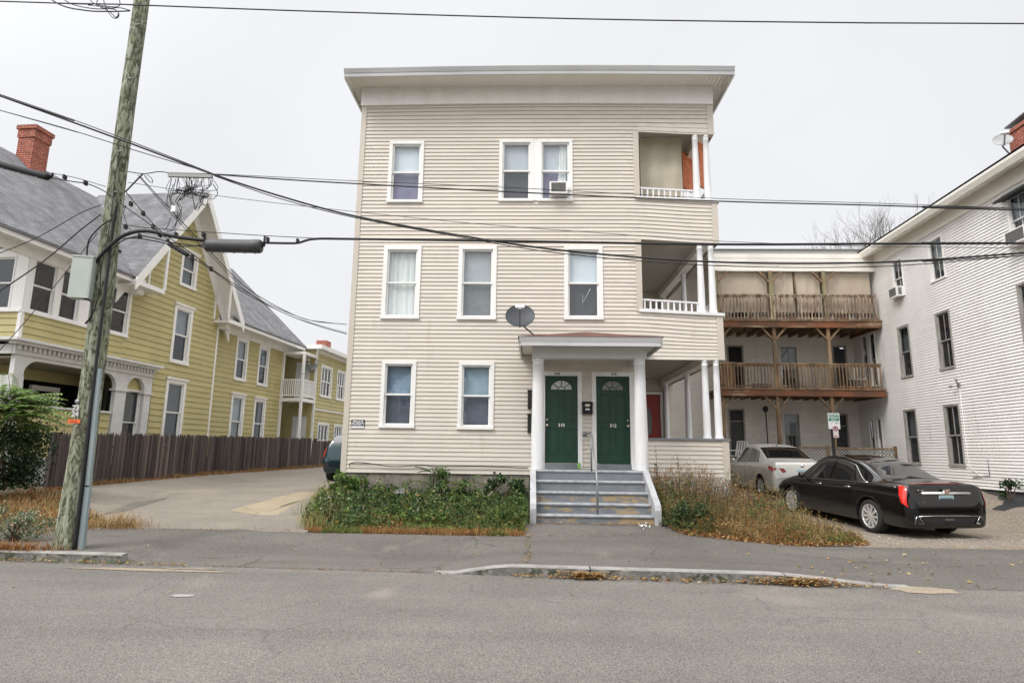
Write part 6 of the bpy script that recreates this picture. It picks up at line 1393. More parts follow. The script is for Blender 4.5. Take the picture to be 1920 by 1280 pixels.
cable([(235, 360, 9.1), (262, 332, 9.05), (268, 326, 9.0)], .012, 'short cable pair rising from the pole to the terminal arm')
# terminal strip on a strand with its tangle of drops
term = empty('cable_terminal', tuple(atY(350, 332, 9.0)), 'grey cable terminal strip hung with a tangle of looping wires right of the pole', 'cable terminal')
T0, T1 = atY(316, 329, 9.0), atY(398, 331, 9.0)
b = MB(); b.bar(T0, T1, .045, .05); b.bar(T0+Vector((.02, .03, .05)), T1+Vector((-.05, .03, .045)), .03, .03); b.build('terminal_strip', mat('terminal_grey', (.35, .35, .34), .5), term)
b = MB(); rng = random.Random(11)
b.tube(catmull([atY(*q) for q in ((240, 322, 9.05), (270, 326, 9), (300, 322, 9), (335, 327, 9), (400, 327, 9))]), .008, 5)
for i in range(26):
    px = 318+80*rng.random(); b.tube(catmull([atY(px, 333, 9), atY(px+rng.uniform(-8, 8), 345+rng.uniform(0, 14), 9+rng.uniform(-.08, .08)), atY(345+rng.uniform(-18, 18), 352+rng.uniform(0, 12), 9+rng.uniform(-.1, .1)), atY(px+rng.uniform(-25, 10), 362+rng.uniform(-6, 10), 9)], 5), .0045, 4)
for pts in (((322, 335), (316, 360), (313, 382), (322, 390), (330, 396)), ((330, 335), (324, 360), (320, 380), (326, 398), (332, 410)), ((358, 336), (360, 360), (366, 393)), ((395, 338), (392, 350), (378, 362), (372, 380), (366, 393)), ((380, 366), (390, 372), (386, 385), (376, 378), (380, 366)), ((384, 366), (376, 376), (374, 390), (368, 394)), ((340, 362), (332, 372), (330, 380), (341, 388), (338, 398), (334, 408)), ((333, 396), (332, 412), (326, 430), (312, 434)), ((334, 398), (330, 418), (322, 428)), ((320, 408), (314, 425), (308, 432)), ((390, 366), (382, 370), (378, 384), (368, 390)), ((376, 340), (380, 356), (376, 366), (384, 372), (392, 366)), ((270, 328), (280, 340), (286, 342), (284, 334), (276, 328)), ((400, 346), (408, 362), (400, 373), (392, 373)), ((350, 345), (345, 366), (333, 380), (340, 400), (334, 415)), ((348, 340), (352, 356), (344, 372), (336, 374), (345, 360)), ((230, 390), (236, 386), (232, 400), (240, 425), (252, 438)), ((325, 345), (318, 372), (330, 388))):
    b.tube(catmull([atY(x_, y_, 9.0+rng.uniform(-.06, .06)) for x_, y_ in pts], 5), .0065, 4)
b.build('wire_tangle', CABLE, term, recalc=False)
b = MB(); a = atY(326, 392, 8.97); b.box(a.x-.035, a.x+.035, a.y-.02, a.y+.02, a.z-.05, a.z+.05); b.build('drop_tag', SWt, term)
cable([(655, 874, 14.46), (658, 868, 14.44), (680, 867, 14.44), (735, 874, 14.44), (790, 872, 14.44), (820, 874, 14.44), (900, 874, 14.44), (990, 877, 14.44)], .011, 'black cable strung loosely along the bottom siding of the beige house', 'wall_cable')
# ------------------------------------------------------------------ vegetation
GR = [leafmat('ivy_green', [(.018, .04, .012), (.045, .09, .026), (.08, .14, .042), (.15, .20, .07)]), leafmat('bright_leaf', [(.06, .13, .025), (.13, .21, .04), (.22, .30, .08)]),
      leafmat('dry_grass', [(.22, .10, .03), (.32, .17, .05), (.42, .27, .10), (.30, .22, .09)]), leafmat('rust_leaf', [(.16, .05, .02), (.30, .11, .035), (.42, .20, .06), (.20, .09, .04)]),
      leafmat('straw', [(.33, .23, .10), (.45, .34, .16), (.52, .42, .22)]), leafmat('olive_leaf', [(.05, .07, .015), (.11, .12, .03), (.19, .17, .05), (.28, .20, .05)]),
      leafmat('dark_leaf', [(.010, .026, .010), (.024, .052, .018), (.05, .09, .035)]), leafmat('sumac_leaf', [(.07, .15, .03), (.15, .26, .06), (.28, .38, .12)]),
      leafmat('pale_flower', [(.6, .58, .5), (.5, .45, .35)])]
TWIG = mat('twig_bark', (.13, .09, .06), .9, (.07, .05, .04), 8)
def rv(rng, up_=0.):
    v = Vector((rng.gauss(0, 1), rng.gauss(0, 1), rng.gauss(0, 1)+up_)); return v.normalized()
def nz(x, y, s=1., k=0.): return mnoise.noise(Vector((x*s+k, y*s-k, k)))
def blade(mb, p, h, lean, w_, rng, seg=3):
    p = Vector(p); a = rng.uniform(0, 2*PI); d = Vector((math.cos(a), math.sin(a), 0)); sd_ = Vector((-d.y, d.x, 0))*w_; pr = None
    for i in range(seg+1):
        t = i/seg; c = p+d*(lean*h*t*t)+Vector((0, 0, h*(t-.25*lean*t*t))); ww = sd_*(1-t)*.5
        if i == seg: mb.F((pr[0], pr[1], mb.P(c)))
        else:
            q = (mb.P(c-ww), mb.P(c+ww))
            if pr: mb.F((pr[0], pr[1], q[1], q[0]))
            pr = q
def gpt(x, y): return Vector((x, y, hz(x, y)))
# bed left of the steps
rng = random.Random(21); mb = MB()
def bed_h(x, y): return max(.02, (.12+.24*nz(x, y, 1.3, 3)+.16*nz(x, y, 3.1, 8))*smooth(10.75, 11.7, y)+.03-.10*smooth(13.2, 14.2, y))
for i in range(19000):
    x, y = rng.uniform(-4.9, -.06), rng.uniform(10.95, 14.45)
    edge = nz(x, 0, 1.1, 5)*.35
    if y < 11.12+edge*.5 or x < interp(y, [(10.9, -3.75), (12.1, -4.2), (14.5, -4.8)])+nz(y, 0, 1.5)*.2: continue
    h = bed_h(x, y); z = h*rng.random()**.35
    g = nz(x, y, .9, 1)
    mb.m = 1 if (g > .22 and rng.random() < .5) else (5 if y < 11.9+edge and rng.random() < .3 else 0)
    if y < 11.55+edge and rng.random() < .55: continue
    if nz(x, y, 1.7, 11) > .28 and rng.random() < .85: continue
    s_ = rng.uniform(.045, .095)
    mb.leaf(gpt(x, y)+Vector((0, 0, z)), (rv(rng)+Vector((0, -.2, .15))).normalized(), (rv(rng)+Vector((0, -.4, 1.3))).normalized(), s_, s_*.7)
o = mb.build('ground_cover', GR, recalc=False, org=(-2.5, 12.6, .3)); tag(o, 'dense low green ground cover in the bed left of the entrance steps', 'ground cover', kind='stuff')
mb = MB()
for i in range(11000):
    x = rng.uniform(-5.05, -.08); y = 10.88+abs(rng.gauss(0, .42))
    if rng.random() < .12: y = rng.uniform(11, 14.2)
    if y > 14.4 or x < interp(y, [(10.9, -3.78), (12.1, -4.3), (14.5, -4.85)])-.15*nz(x, y, 4): continue
    y += .10*nz(x, 0, 1.8, 2)-.02; br = nz(x, y*.6, .8, 4)+(.25 if y < 11.15 else -.05)+(.25 if x < -3.6 else 0)
    mb.m = (2 if rng.random() < .6 else 3) if br > .12 else (5 if rng.random() < .6 else 1)
    blade(mb, gpt(x, y)-Vector((0, 0, .01)), rng.uniform(.05, .15) if y < 11.5 else rng.uniform(.15, .3), rng.uniform(.3, 1.1), .010, rng)
for i in range(900):                        # taller grass at the driveway side
    y = rng.uniform(11.1, 14.6); x = interp(y, [(10.9, -3.78), (12.1, -4.25), (14.5, -4.8)])+rng.gauss(.08, .16); mb.m = 1 if rng.random() < .6 else 4; blade(mb, gpt(x, y), rng.uniform(.15, .34), rng.uniform(.2, .9), .011, rng)
tag(mb.build('grass', GR, recalc=False, org=(-2.5, 11.2, .2)), 'green and rust-brown grass fringe along the bed left of the steps', 'grass', kind='stuff')
def shrub(name, label, cat, c, rad, n, size, mats, stems=8, rng_=1, group=None, top=None, asp=.65, hollow=.5):
    rg = random.Random(rng_); base = Vector((c[0], c[1], hz(c[0], c[1]))) if len(c) == 2 else Vector(c)
    o = empty(name, tuple(base), label, cat, group); mb = MB(); cz = base+Vector((0, 0, rad[2]*.95)); cl = []
    for k in range(max(6, n//120)):
        v = rv(rg); r_ = rg.uniform(.55, 1.); cl.append(cz+Vector((v.x*rad[0]*r_, v.y*rad[1]*r_, v.z*rad[2]*r_)))
    for i in range(n):
        c_ = cl[rg.randrange(len(cl))]; s0 = min(rad)*.45
        p = c_+Vector((rg.gauss(0, s0*.55), rg.gauss(0, s0*.55), rg.gauss(0, s0*.5)))
        if p.z < base.z+.02: p.z = base.z+rg.random()*.2
        mb.m = 0 if len(mats) == 1 else (0 if rg.random() < .7 else 1+rg.randrange(len(mats)-1))
        s_ = size*rg.uniform(.6, 1.3); mb.leaf(p, (rv(rg)+Vector((0, -.2, -.1))).normalized(), (rv(rg)+Vector((0, -.5, 1.))).normalized(), s_, s_*asp)
    mb.build('foliage', mats, o, recalc=False)
    st = MB()
    for k in range(stems):
        e_ = cl[rg.randrange(len(cl))]; m_ = base.lerp(e_, .5)+Vector((rg.gauss(0, .04), rg.gauss(0, .04), .05)); st.tube(catmull([base+Vector((rg.gauss(0, .04), rg.gauss(0, .04), -.02)), m_, e_], 4), [.012]*5+[.008]*4, 5)
    st.build('stems', TWIG, o, recalc=False); return o
shrub('leafy_shrub', 'bright green leafy shrub at the left foundation corner of the beige house', 'shrub', (-4.15, 14.15), (.42, .28, .26), 900, .10, [GR[1], GR[0]], 8, 2)
shrub('leafy_shrub', 'green feathery seedling shrub in the middle of the foundation wall', 'shrub', (-1.95, 14.05), (.50, .25, .30), 900, .085, [GR[0], GR[1]], 8, 3, asp=.4)
shrub('leafy_shrub', 'dark green shrub hugging the foundation beside the entrance steps', 'shrub', (-.55, 14.05), (.46, .22, .25), 800, .085, [GR[0], GR[6]], 8, 5)
def frond(mb, base, d, ln, nl, ls, m_=0, rng=rng, droop=.5, st=None):
    d = Vector(d).normalized(); P = []
    for i in range(nl+1):
        t = i/nl; P.append(Vector(base)+d*ln*t+Vector((0, 0, -droop*ln*t*t*.6)))
    for i in range(2, nl+1):
        ax = (P[i]-P[i-1]).normalized(); sd_ = ax.cross(Vector((0, 0, 1))).normalized(); mb.m = m_; k = math.sin(PI*min(.95, .15+i/nl*.8))
        for s_ in (-1, 1): mb.leaf(P[i], (sd_*s_+ax*.35+Vector((0, 0, -.35))).normalized(), Vector((0, -.2, 1)).normalized(), ls*(.5+.6*k), ls*.30)
    if st is not None: st.tube(P, .006, 4)
def fern_clump(name, label, c, fr_list, m_, ls=.10, nl=12):
    base = Vector((c[0], c[1], hz(c[0], c[1]))) if len(c) == 2 else Vector(c); o = empty(name, tuple(base), label, 'shrub'); mb = MB(); st = MB()
    for (dx, dy, dz, ln, hb) in fr_list: frond(mb, base+Vector((dx*.1, dy*.1, hb)), (dx, dy, dz), ln, nl, ls, 0, droop=.45, st=st)
    st.tube([base, base+Vector((.02, 0, max(f[4] for f in fr_list)))], .012, 5)
    mb.build('fronds', m_, o, recalc=False); st.build('stems', TWIG, o, recalc=False); return o
rg = random.Random(8)
fern_clump('tree_seedling', 'small tree-of-heaven seedling with feathery leaflets against the siding', (-2.15, 13.95), [(rg.uniform(-1, 1), rg.uniform(-1, .2), rg.uniform(.1, .9), rg.uniform(.35, .6), rg.uniform(.3, .62)) for _ in range(14)], GR[0], .085, 10)
fern_clump('tree_seedling', 'second low tree-of-heaven seedling nearer the steps', (-1.35, 13.9), [(rg.uniform(-1, 1), rg.uniform(-1, .2), rg.uniform(.1, .8), rg.uniform(.3, .45), rg.uniform(.2, .45)) for _ in range(10)], GR[1], .08, 9)
# daylily clump
o = empty('daylily_clump', (-.35, 12.3, hz(-.35, 12.3)), 'bright strap-leaved daylily clump against the left side of the steps', 'plant'); mb = MB(); rg = random.Random(5)
for i in range(260): blade(mb, gpt(rg.gauss(-.42, .16), rg.gauss(12.15, .28)), rg.uniform(.25, .5), rg.uniform(.6, 1.5), .022, rg, 5)
mb.build('leaves', GR[1], o, recalc=False)
mb = MB(); st = MB()
def weed(x, y, h, mi, n, ls, lean=.35, tw=.004):
    p = gpt(x, y); a = rg.uniform(0, 2*PI); d = Vector((math.cos(a), math.sin(a), 0))*lean*h*rg.random(); P = [p, p+d*.3+Vector((0, 0, h*.5)), p+d+Vector((0, 0, h))]
    st.tube(P, [tw, tw*.8, tw*.4], 3, False)
    for i in range(n):
        t = rg.uniform(.12, 1.02); c = (P[0].lerp(P[1], t*2) if t < .5 else P[1].lerp(P[2], t*2-1)); r_ = .10*(1.15-t)*(.5+h)
        mb.m = rg.choice(mi); s_ = ls*rg.uniform(.5, 1.4); mb.leaf(c+Vector((rg.gauss(0, r_), rg.gauss(0, r_), rg.gauss(0, .02))), (rv(rg)+Vector((0, 0, .5))).normalized(), rv(rg, .6), s_, s_*.45)
for i in range(150):
    y = rg.uniform(11.5, 14.3); x = rg.uniform(-4.2, -.2); weed(x, y, rg.uniform(.25, .5), rg.choice(([0, 1], [0, 5], [1, 5], [6, 0], [1, 8, 0])), 16, .075)
tag(mb.build('mixed_weeds', GR, recalc=False, org=(-2.5, 12.6, .3)), 'taller mixed weeds poking out of the ground cover left of the steps', 'weeds', kind='stuff')
tag(st.build('weed_stems', TWIG, recalc=False, org=(-2.5, 12.6, .3)), 'thin stems of the weeds left of the steps', 'weeds', kind='stuff')
# flowers, slab, block
b = MB(); q = onground(765, 918, .6); b.prism([(-.17, -.10), (.05, .06), (.20, .10), (.22, -.02), (.05, -.13)], 0, .02, lambda p_, q_, oo: (q[0]+p_, 13.95+oo+.15*q_, .66+q_)); tag(b.build('stone_slab', mat('slate_slab', (.30, .30, .30), .8, (.23, .23, .23), 8), org=(q[0], 13.95, .6)), 'tilted grey stone slab lying among the weeds at the foundation', 'stone')
b = MB(); b.box(-3.55, -3.40, 13.7, 13.82, .52, .64); tag(b.build('paving_block', mat('pale_block', (.5, .49, .46), .8), org=(-3.5, 13.7, .52)), 'small pale block beside the shrub at the left foundation corner', 'block')
# weeds right of the steps
rg = random.Random(31); mb = MB(); st = MB()
def weed(x, y, h, mi, n, ls, lean=.35, tw=.004):
    p = gpt(x, y); a = rg.uniform(0, 2*PI); d = Vector((math.cos(a), math.sin(a), 0))*lean*h*rg.random(); P = [p, p+d*.3+Vector((0, 0, h*.5)), p+d+Vector((0, 0, h))]
    st.tube(P, [tw, tw*.8, tw*.4], 3, False)
    for i in range(n):
        t = rg.uniform(.12, 1.02); c = (P[0].lerp(P[1], t*2) if t < .5 else P[1].lerp(P[2], t*2-1)); r_ = .10*(1.15-t)*(.5+h)
        mb.m = rg.choice(mi); s_ = ls*rg.uniform(.5, 1.4); mb.leaf(c+Vector((rg.gauss(0, r_), rg.gauss(0, r_), rg.gauss(0, .02))), (rv(rg)+Vector((0, 0, .5))).normalized(), rv(rg, .6), s_, s_*.45)
def front(x): return interp(x, [(2.5, 12.0), (2.75, 11.25), (3.5, 11.2), (5.0, 11.38), (6.0, 11.62)])
def back(x): return interp(x, [(2.5, 14.3), (4.4, 14.4), (4.7, 15.2), (5.2, 14.4), (5.6, 12.7), (6.0, 11.8)])
cnt = 0
while cnt < 1150:
    x = rg.uniform(2.5, 6.0); y0, y1 = front(x), back(x); y = rg.uniform(y0, y1)
    if rg.random() > (1.0 if x < 5.4 else .6): continue
    t = (y-y0)/max(.3, y1-y0); hm = interp(x, [(2.5, .62), (3.2, .95), (4.4, .92), (5.0, .78), (5.5, .45), (6.0, .14)])*(.30+.85*smooth(0, .6, t)); h = hm*rg.uniform(.55, 1.1); g = nz(x, y, 1.5, 7)
    if x < 3.3 and y < 12.9: mi = [6, 0, 5, 5, 0] if g < .15 else [5, 3, 0]
    elif g > .18: mi = [5, 0, 5, 3, 6]
    elif g > -.02: mi = [3, 2, 5, 3]
    else: mi = [2, 4, 2, 5, 3]
    if x > 4.9: mi = [2, 2, 4, 5, 5] if g < .1 else [5, 2, 1]
    weed(x, y, h, mi, 30, .036 if mi[0] != 6 else .055, tw=.0045); cnt += 1
for i in range(46): x, y = rg.uniform(3.1, 4.5), rg.uniform(13.0, 14.2); weed(x, y, rg.uniform(.9, 1.3), [4, 4, 2], 34, .035, .25)   # straw plumes
for i in range(30): x, y = rg.uniform(4.6, 5.6), rg.uniform(13.4, 14.8); weed(x, y, rg.uniform(.7, 1.0), [4, 2, 4], 30, .035, .4)
for i in range(2600):
    x = rg.uniform(2.6, 6.1); y = front(x)+rg.gauss(.0, .10)+.1; mb.m = rg.choice((3, 3, 2, 3, 4)); p = gpt(x, y)+Vector((0, 0, .01+rg.random()*.03)); s_ = rg.uniform(.03, .075); mb.leaf(p, rv(rg, -.2)*.98, (rv(rg)+Vector((0, 0, 2))).normalized(), s_, s_*.6)
for i in range(9000):
    x = rg.uniform(2.6, 6.0); y = rg.uniform(front(x)+.02, back(x)); k = smooth(0, .7, (y-front(x)))*(1-smooth(4.9, 5.9, x)*.8); mb.m = rg.choice((2, 5, 4, 4, 2)) if nz(x, y, 1.5, 7) < .1 else rg.choice((5, 0, 2)); blade(mb, gpt(x, y), rg.uniform(.08, .22)+k*rg.uniform(.1, .62), rg.uniform(.15, .9), .009, rg)
tag(mb.build('dry_weeds', GR, recalc=False, org=(4, 12.5, .1)), 'tangle of dry ochre, rust and olive weeds right of the entrance steps', 'weeds', kind='stuff')
tag(st.build('weed_stems', TWIG, recalc=False, org=(4, 12.5, .1)), 'thin brown stems standing in the dry weeds', 'weeds', kind='stuff')
for (px, y, h, lb) in ((1232, 13.9, 1.32, 'tall bare weed stalk climbing beside the right stair cheek'), (1273, 14.0, 1.28, 'thin bare upright stalk against the porch siding')):
    p = atY(px, 900, y); b = MB(); z0 = hz(p.x, y); b.tube(catmull([(p.x, y, z0), (p.x+.01, y, z0+h*.5), (p.x-.01, y, z0+h)]), [.008]*9+[.004]*4, 5); b.m = 1
    for i in range(9 if px < 1250 else 3): s_ = .09; b.leaf((p.x, y, z0+h*rg.uniform(.35, .95)), rv(rg), rv(rg, .5), s_, s_*.6)
    tag(b.build('weed_stalk', [TWIG, GR[0]], recalc=False, org=(p.x, y, z0)), lb, 'plant')
shrub('green_bush', 'dark green bushy weed beside the lowest right step', 'shrub', (2.98, 11.75), (.42, .30, .27), 1900, .05, [GR[6], GR[0], GR[5]], 10, 12)
shrub('green_bush', 'green leafy weed standing in the middle of the dry weed patch', 'shrub', (4.25, 12.35), (.34, .26, .36), 1100, .045, [GR[0], GR[6], GR[5]], 9, 13)
shrub('rusty_bush', 'rust-orange leafy bush at the back of the weed patch by the porch corner', 'shrub', (4.75, 13.3), (.42, .3, .40), 1300, .04, [GR[3], GR[2], GR[5]], 9, 15)
b = MB(); q = onground(1210, 980); rg2 = random.Random(2)
for i in range(9): b.leaf((q[0]+rg2.gauss(0, .03), q[1]+rg2.gauss(0, .03), hz(*q)+.02+.008*i), rv(rg2), rv(rg2, 1), .055, .05)
tag(b.build('crumpled_paper', SWt, recalc=False, org=(q[0], q[1], hz(*q))), 'crumpled white paper litter at the right foot of the steps', 'litter')
# left side: evergreen, sumac, dry grass, weeds
shrub('evergreen_shrub', 'large dark evergreen shrub in front of the white lattice', 'shrub', (-11.65, 13.6, .62), (.92, .6, .80), 6500, .075, [GR[6], GR[6], GR[0]], 14, 14)
rg = random.Random(17); fl = []
for i in range(64): a = rg.uniform(-1.0, 1.0); fl.append((rg.uniform(-.9, 1.), rg.uniform(-.9, .4), rg.uniform(-.1, .75), rg.uniform(.7, 1.15), rg.uniform(1.5, 2.3)))
for i in range(8): fl.append((rg.uniform(.6, 1.), rg.uniform(-.5, .1), rg.uniform(.05, .45), rg.uniform(1.0, 1.35), rg.uniform(1.9, 2.3)))
fern_clump('sumac_shrub', 'bright yellow-green sumac with long feathery fronds at the left edge', (-11.45, 13.2), fl, GR[7], .22, 13)
mb = MB()
for i in range(9000):
    x, y = rg.uniform(-12, -7.0), rg.uniform(9.4, 14.4)
    if y > yard_edge(x)+.12*nz(x, y, 3) or (y < 11.1 and x > -7.6-(11.1-y)*.5): continue
    if y < 10.2 and x > -8.4: continue
    h = rg.uniform(.12, .42)*(1 if y > 10.6 else .7)*(.6+.7*abs(nz(x, y, 1.2)))
    mb.m = rg.choice((4, 2, 2, 3, 5)) if nz(x, y, .9, 3) > -.1 else rg.choice((2, 3, 5, 4)); blade(mb, gpt(x, y), h, rg.uniform(.3, 1.2), .011, rg)
for i in range(3000):
    x, y = rg.uniform(-12, -7.1), rg.uniform(11.5, 15.4)
    if y > yard_edge(x)+.1: continue
    mb.m = rg.choice((3, 3, 2, 3)); s_ = rg.uniform(.05, .1); mb.leaf(gpt(x, y)+Vector((0, 0, .03+.05*rg.random())), rv(rg, -.1), (rv(rg)+Vector((0, 0, 2))).normalized(), s_, s_*.6)
tag(mb.build('dry_grass', GR, recalc=False, org=(-9, 11, .2)), 'straw-coloured dry grass and leaf litter on the verge left of the driveway', 'grass', kind='stuff')
mb = MB()
for i in range(420): x, y = rg.gauss(-7.35, .30), rg.gauss(11.2, .15); mb.m = rg.choice((2, 4, 2)); blade(mb, gpt(x, y), rg.uniform(.2, .5)*max(.3, 1-abs(x+7.35)*1.2), rg.uniform(.5, 1.3), .010, rg, 4)
tag(mb.build('grass_tuft', GR, recalc=False, org=(-7.35, 11.2, .15)), 'golden dry grass tuft behind the foot of the utility pole', 'grass', kind='stuff')
mb = MB()
for i in range(5200):
    u = rg.uniform(-1.1, 16.5); o_ = abs(rg.gauss(0, .13))+.02; p = FF.pt(u, o_, 0); mb.m = rg.choice((3, 2, 2, 5, 4)) ; blade(mb, gpt(p.x, p.y), rg.uniform(.05, .17)*(1.3 if nz(u, 0, .7) > 0 else .6), rg.uniform(.3, 1.2), .011, rg)
for i in range(2400):
    u = rg.uniform(-1.1, 12); p = FF.pt(u, .03+abs(rg.gauss(0, .16)), 0); mb.m = 3; s_ = rg.uniform(.03, .07); mb.leaf(gpt(p.x, p.y)+Vector((0, 0, .02)), rv(rg, -.1), (rv(rg)+Vector((0, 0, 2))).normalized(), s_, s_*.6)
tag(mb.build('fence_grass', GR, recalc=False, org=(-11, 20, .4)), 'rusty grass and leaves gathered along the foot of the dark fence', 'grass', kind='stuff')
shrub('weed_clump', 'grey-green flowering weed clump at the lower left edge beside the kerb', 'plant', (-8.05, 9.75), (.62, .35, .26), 2600, .045, [leafmat('grey_green_leaf', [(.05, .09, .04), (.10, .15, .08), (.17, .22, .13)]), GR[0], GR[8]], 20, 19, asp=.35)
mb = MB()
for i in range(520): x, y = rg.gauss(-7.35, .30), rg.gauss(8.92, .07); mb.m = rg.choice((3, 3, 2)); blade(mb, (x, y, hz(x, max(y, yk(x)+.2))), rg.uniform(.06, .2), rg.uniform(.5, 1.5), .012, rg)
tag(mb.build('grass_tuft', GR, recalc=False, org=(-7.4, 8.9, .1)), 'rust-red grass tuft spilling over the kerb left of the pole', 'grass', kind='stuff')
# fallen leaves on paving and in the gutter
def leaves(n, fx, fy, ms, label, sz=(.03, .06), seed=1, nm='fallen_leaves', zadd=.0):
    rg = random.Random(seed); mb = MB()
    for i in range(n):
        x = fx(rg); y = fy(rg, x); mb.m = rg.choice(ms); s_ = rg.uniform(*sz); a = rg.uniform(0, 2*PI); p = Vector((x, y, hz(x, y)+.008+zadd*rg.random()))
        mb.leaf(p, Vector((math.cos(a), math.sin(a), rg.uniform(.0, .35))).normalized(), Vector((rg.gauss(0, .3), rg.gauss(0, .3), 1)).normalized(), s_, s_*rg.uniform(.45, .75))
    return tag(mb.build(nm, GR, recalc=False, org=(0, 9, .1)), label, 'leaves', kind='stuff')
def gut(rg, x): return yk(x)-.02-abs(rg.gauss(0, .06))
leaves(420, lambda g: g.gauss(.72, .16), gut, (2, 3, 4, 2), 'brown leaves heaped against the middle of the kerb', seed=2, zadd=.07)
leaves(520, lambda g: g.gauss(3.35, .24), gut, (2, 3, 4, 2), 'brown leaves heaped against the right part of the kerb', seed=3, zadd=.08)
leaves(330, lambda g: g.uniform(-.2, 4.4), gut, (2, 3, 4, 2), 'brown leaves scattered in the gutter below the kerb', seed=4, zadd=.02)
leaves(260, lambda g: g.uniform(-8.6, -4.6), gut, (2, 3, 4, 1), 'leaves scattered in the gutter near the pole', seed=5, zadd=.03)
leaves(230, lambda g: g.uniform(-8, 9), lambda g, x: g.uniform(yk(x)+.2, 11.0), (2, 3, 4, 5), 'scattered leaves on the sidewalk', (.02, .05), seed=6)
leaves(70, lambda g: g.uniform(3.5, 9), lambda g, x: g.uniform(yk(x)+.1, 10.6), (4, 5, 2), 'larger pale leaves on the sidewalk at the right', (.05, .09), seed=16)
leaves(200, lambda g: g.uniform(-7, 8), lambda g, x: 3.2+5*g.random()**.5, (2, 3, 5, 4), 'scattered leaves and grit on the road', (.012, .035), seed=7)
leaves(160, lambda g: g.uniform(.15, 2.5), lambda g, x: 12.02-abs(g.gauss(0, .05)), (3, 2, 4), 'red-brown leaves at the foot of the steps', (.03, .06), seed=8, zadd=.03)
leaves(90, lambda g: g.gauss(-.02+.0, .03), lambda g, x: g.uniform(8.6, 10.8), (2, 5, 5), 'weeds and leaves growing in the sidewalk joint', (.02, .05), seed=9, zadd=.02)
leaves(200, lambda g: g.uniform(-6.0, -1.0), lambda g, x: yk(x)+g.gauss(.02, .03), (2, 3, 5), 'grit and leaves along the joint between sidewalk and road', (.015, .04), seed=10)
leaves(420, lambda g: g.uniform(-11, 9), lambda g, x: interp(x, [(-11, 10.9), (-5, 11.05), (-.4, 10.85), (2.7, 11.2), (9, 11.55)])+g.gauss(0, .06), (2, 3, 4), 'dry leaves along the inner edge of the sidewalk', (.02, .05), seed=12)
# gravel on the lot
mb = MB(); rg = random.Random(41)
for i in range(1500):
    x, y = rg.uniform(5.2, 12.3), rg.uniform(11.55, 13.6)**1.0; s_ = rg.uniform(.006, .022); z = hz(x, y); mb.smooth = False
    t = [mb.P((x+s_*math.cos(a), y+s_*math.sin(a), z)) for a in (0, 1.6, 3.1, 4.7)]; p = mb.P((x+rg.gauss(0, s_*.3), y, z+s_*.9))
    for k in range(4): mb.F((t[k], t[(k+1) % 4], p))
tag(mb.build('gravel', mat('gravel_stone', (.33, .30, .27), .9, (.2, .18, .16), 6, island=.35), recalc=False, org=(8, 12, 0)), 'loose gravel on the dirt parking lot', 'gravel', kind='stuff')
# black plastic sheet and timber edging at the foot of the white building
mb = MB(); mb.smooth = True; g = []
for i in range(41):
    u = -11+.22*i; g.append([mb.P(WF.pt(u, .02+.9*t+.08*mnoise.noise(Vector((u*1.3, t, 3))), .66-.42*t*(1+.1*math.sin(u*3))+.10*mnoise.noise(Vector((u*2.1, t*2.5, 0)))*(t > 0)+.03)) for t in (0, .25, .5, .75, 1.)])
for a, c_ in zip(g, g[1:]):
    for k in range(4): mb.F((a[k], c_[k], c_[k+1], a[k+1]))
tag(mb.build('plastic_sheet', mat('black_sheet', (.025, .025, .028), .45), recalc=False, org=tuple(WF.pt(-7, .5, .3))), 'wrinkled black plastic sheet laid along the base of the white building', 'plastic sheet')
mb = MB(WF.T); mb.box(-11, -4.6, .98, 1.05, -.1, .22); tag(mb.build('edging_board', OLDS, org=tuple(WF.pt(-7, 1, 0))), 'pale edging board in front of the black plastic sheet', 'board')
p = WF.pt(-6.6, .35, .5); shrub('leafy_shrub', 'small dark shrub against the white building at the right edge', 'shrub', tuple(p), (.26, .2, .28), 260, .08, [GR[6], GR[0]], 6, 22)
# ------------------------------------------------------------------ trees beyond the roofs
def bare_tree(pos, h, spread, label, seed, leafy=0, depth=6, r0_=.16, name='bare_tree', k0=4):
    rg = random.Random(seed); o = empty(name, pos, label, 'tree', 'bare trees behind the porch wing'); t = MB(); lf = MB(); tr_ = MB()
    def br(p, d, ln, r_, dep, mb_):
        P = [p]; c = p; dd = d
        for i in range(3): dd = (dd+Vector((rg.gauss(0, .10), rg.gauss(0, .10), rg.gauss(0.03, .06)))).normalized(); c = c+dd*ln/3; P.append(c)
        mb_.tube(P, [r_, r_*.88, r_*.78, r_*.66], 5 if dep > 3 else 3, False)
        if dep == 0:
            if leafy and rg.random() < leafy:
                for k in range(4): s_ = rg.uniform(.12, .2); lf.leaf(c+Vector((rg.gauss(0, .1), rg.gauss(0, .1), rg.gauss(0, .1))), rv(rg), rv(rg), s_, s_*.8)
            return
        for k in range(2 if rg.random() < .55 else 3):
            a = rg.uniform(.25, .62)*spread; ax = dd.cross(rv(rg)).normalized(); nd = Matrix.Rotation(a, 3, ax) @ dd; nd = (nd+Vector((0, 0, .12))).normalized(); br(P[rg.choice((2, 3, 3))], nd, ln*rg.uniform(.66, .86), r_*.62, dep-1, t)
    p0 = Vector(pos); tr_.tube([p0, p0+Vector((0, 0, h*.35))], [r0_, r0_*.8], 8, False)
    for k in range(k0): br(p0+Vector((0, 0, h*(.28+.07*k/k0*2))), (Vector((rg.gauss(0, .42), rg.gauss(0, .42), 1))).normalized(), h*.21, r0_*.62, depth, t)
    tr_.build('trunk', TWIG, o, recalc=False); t.build('branches', TWIG, o, recalc=False)
    if lf.f: lf.build('leaves', GR[3], o, recalc=False)
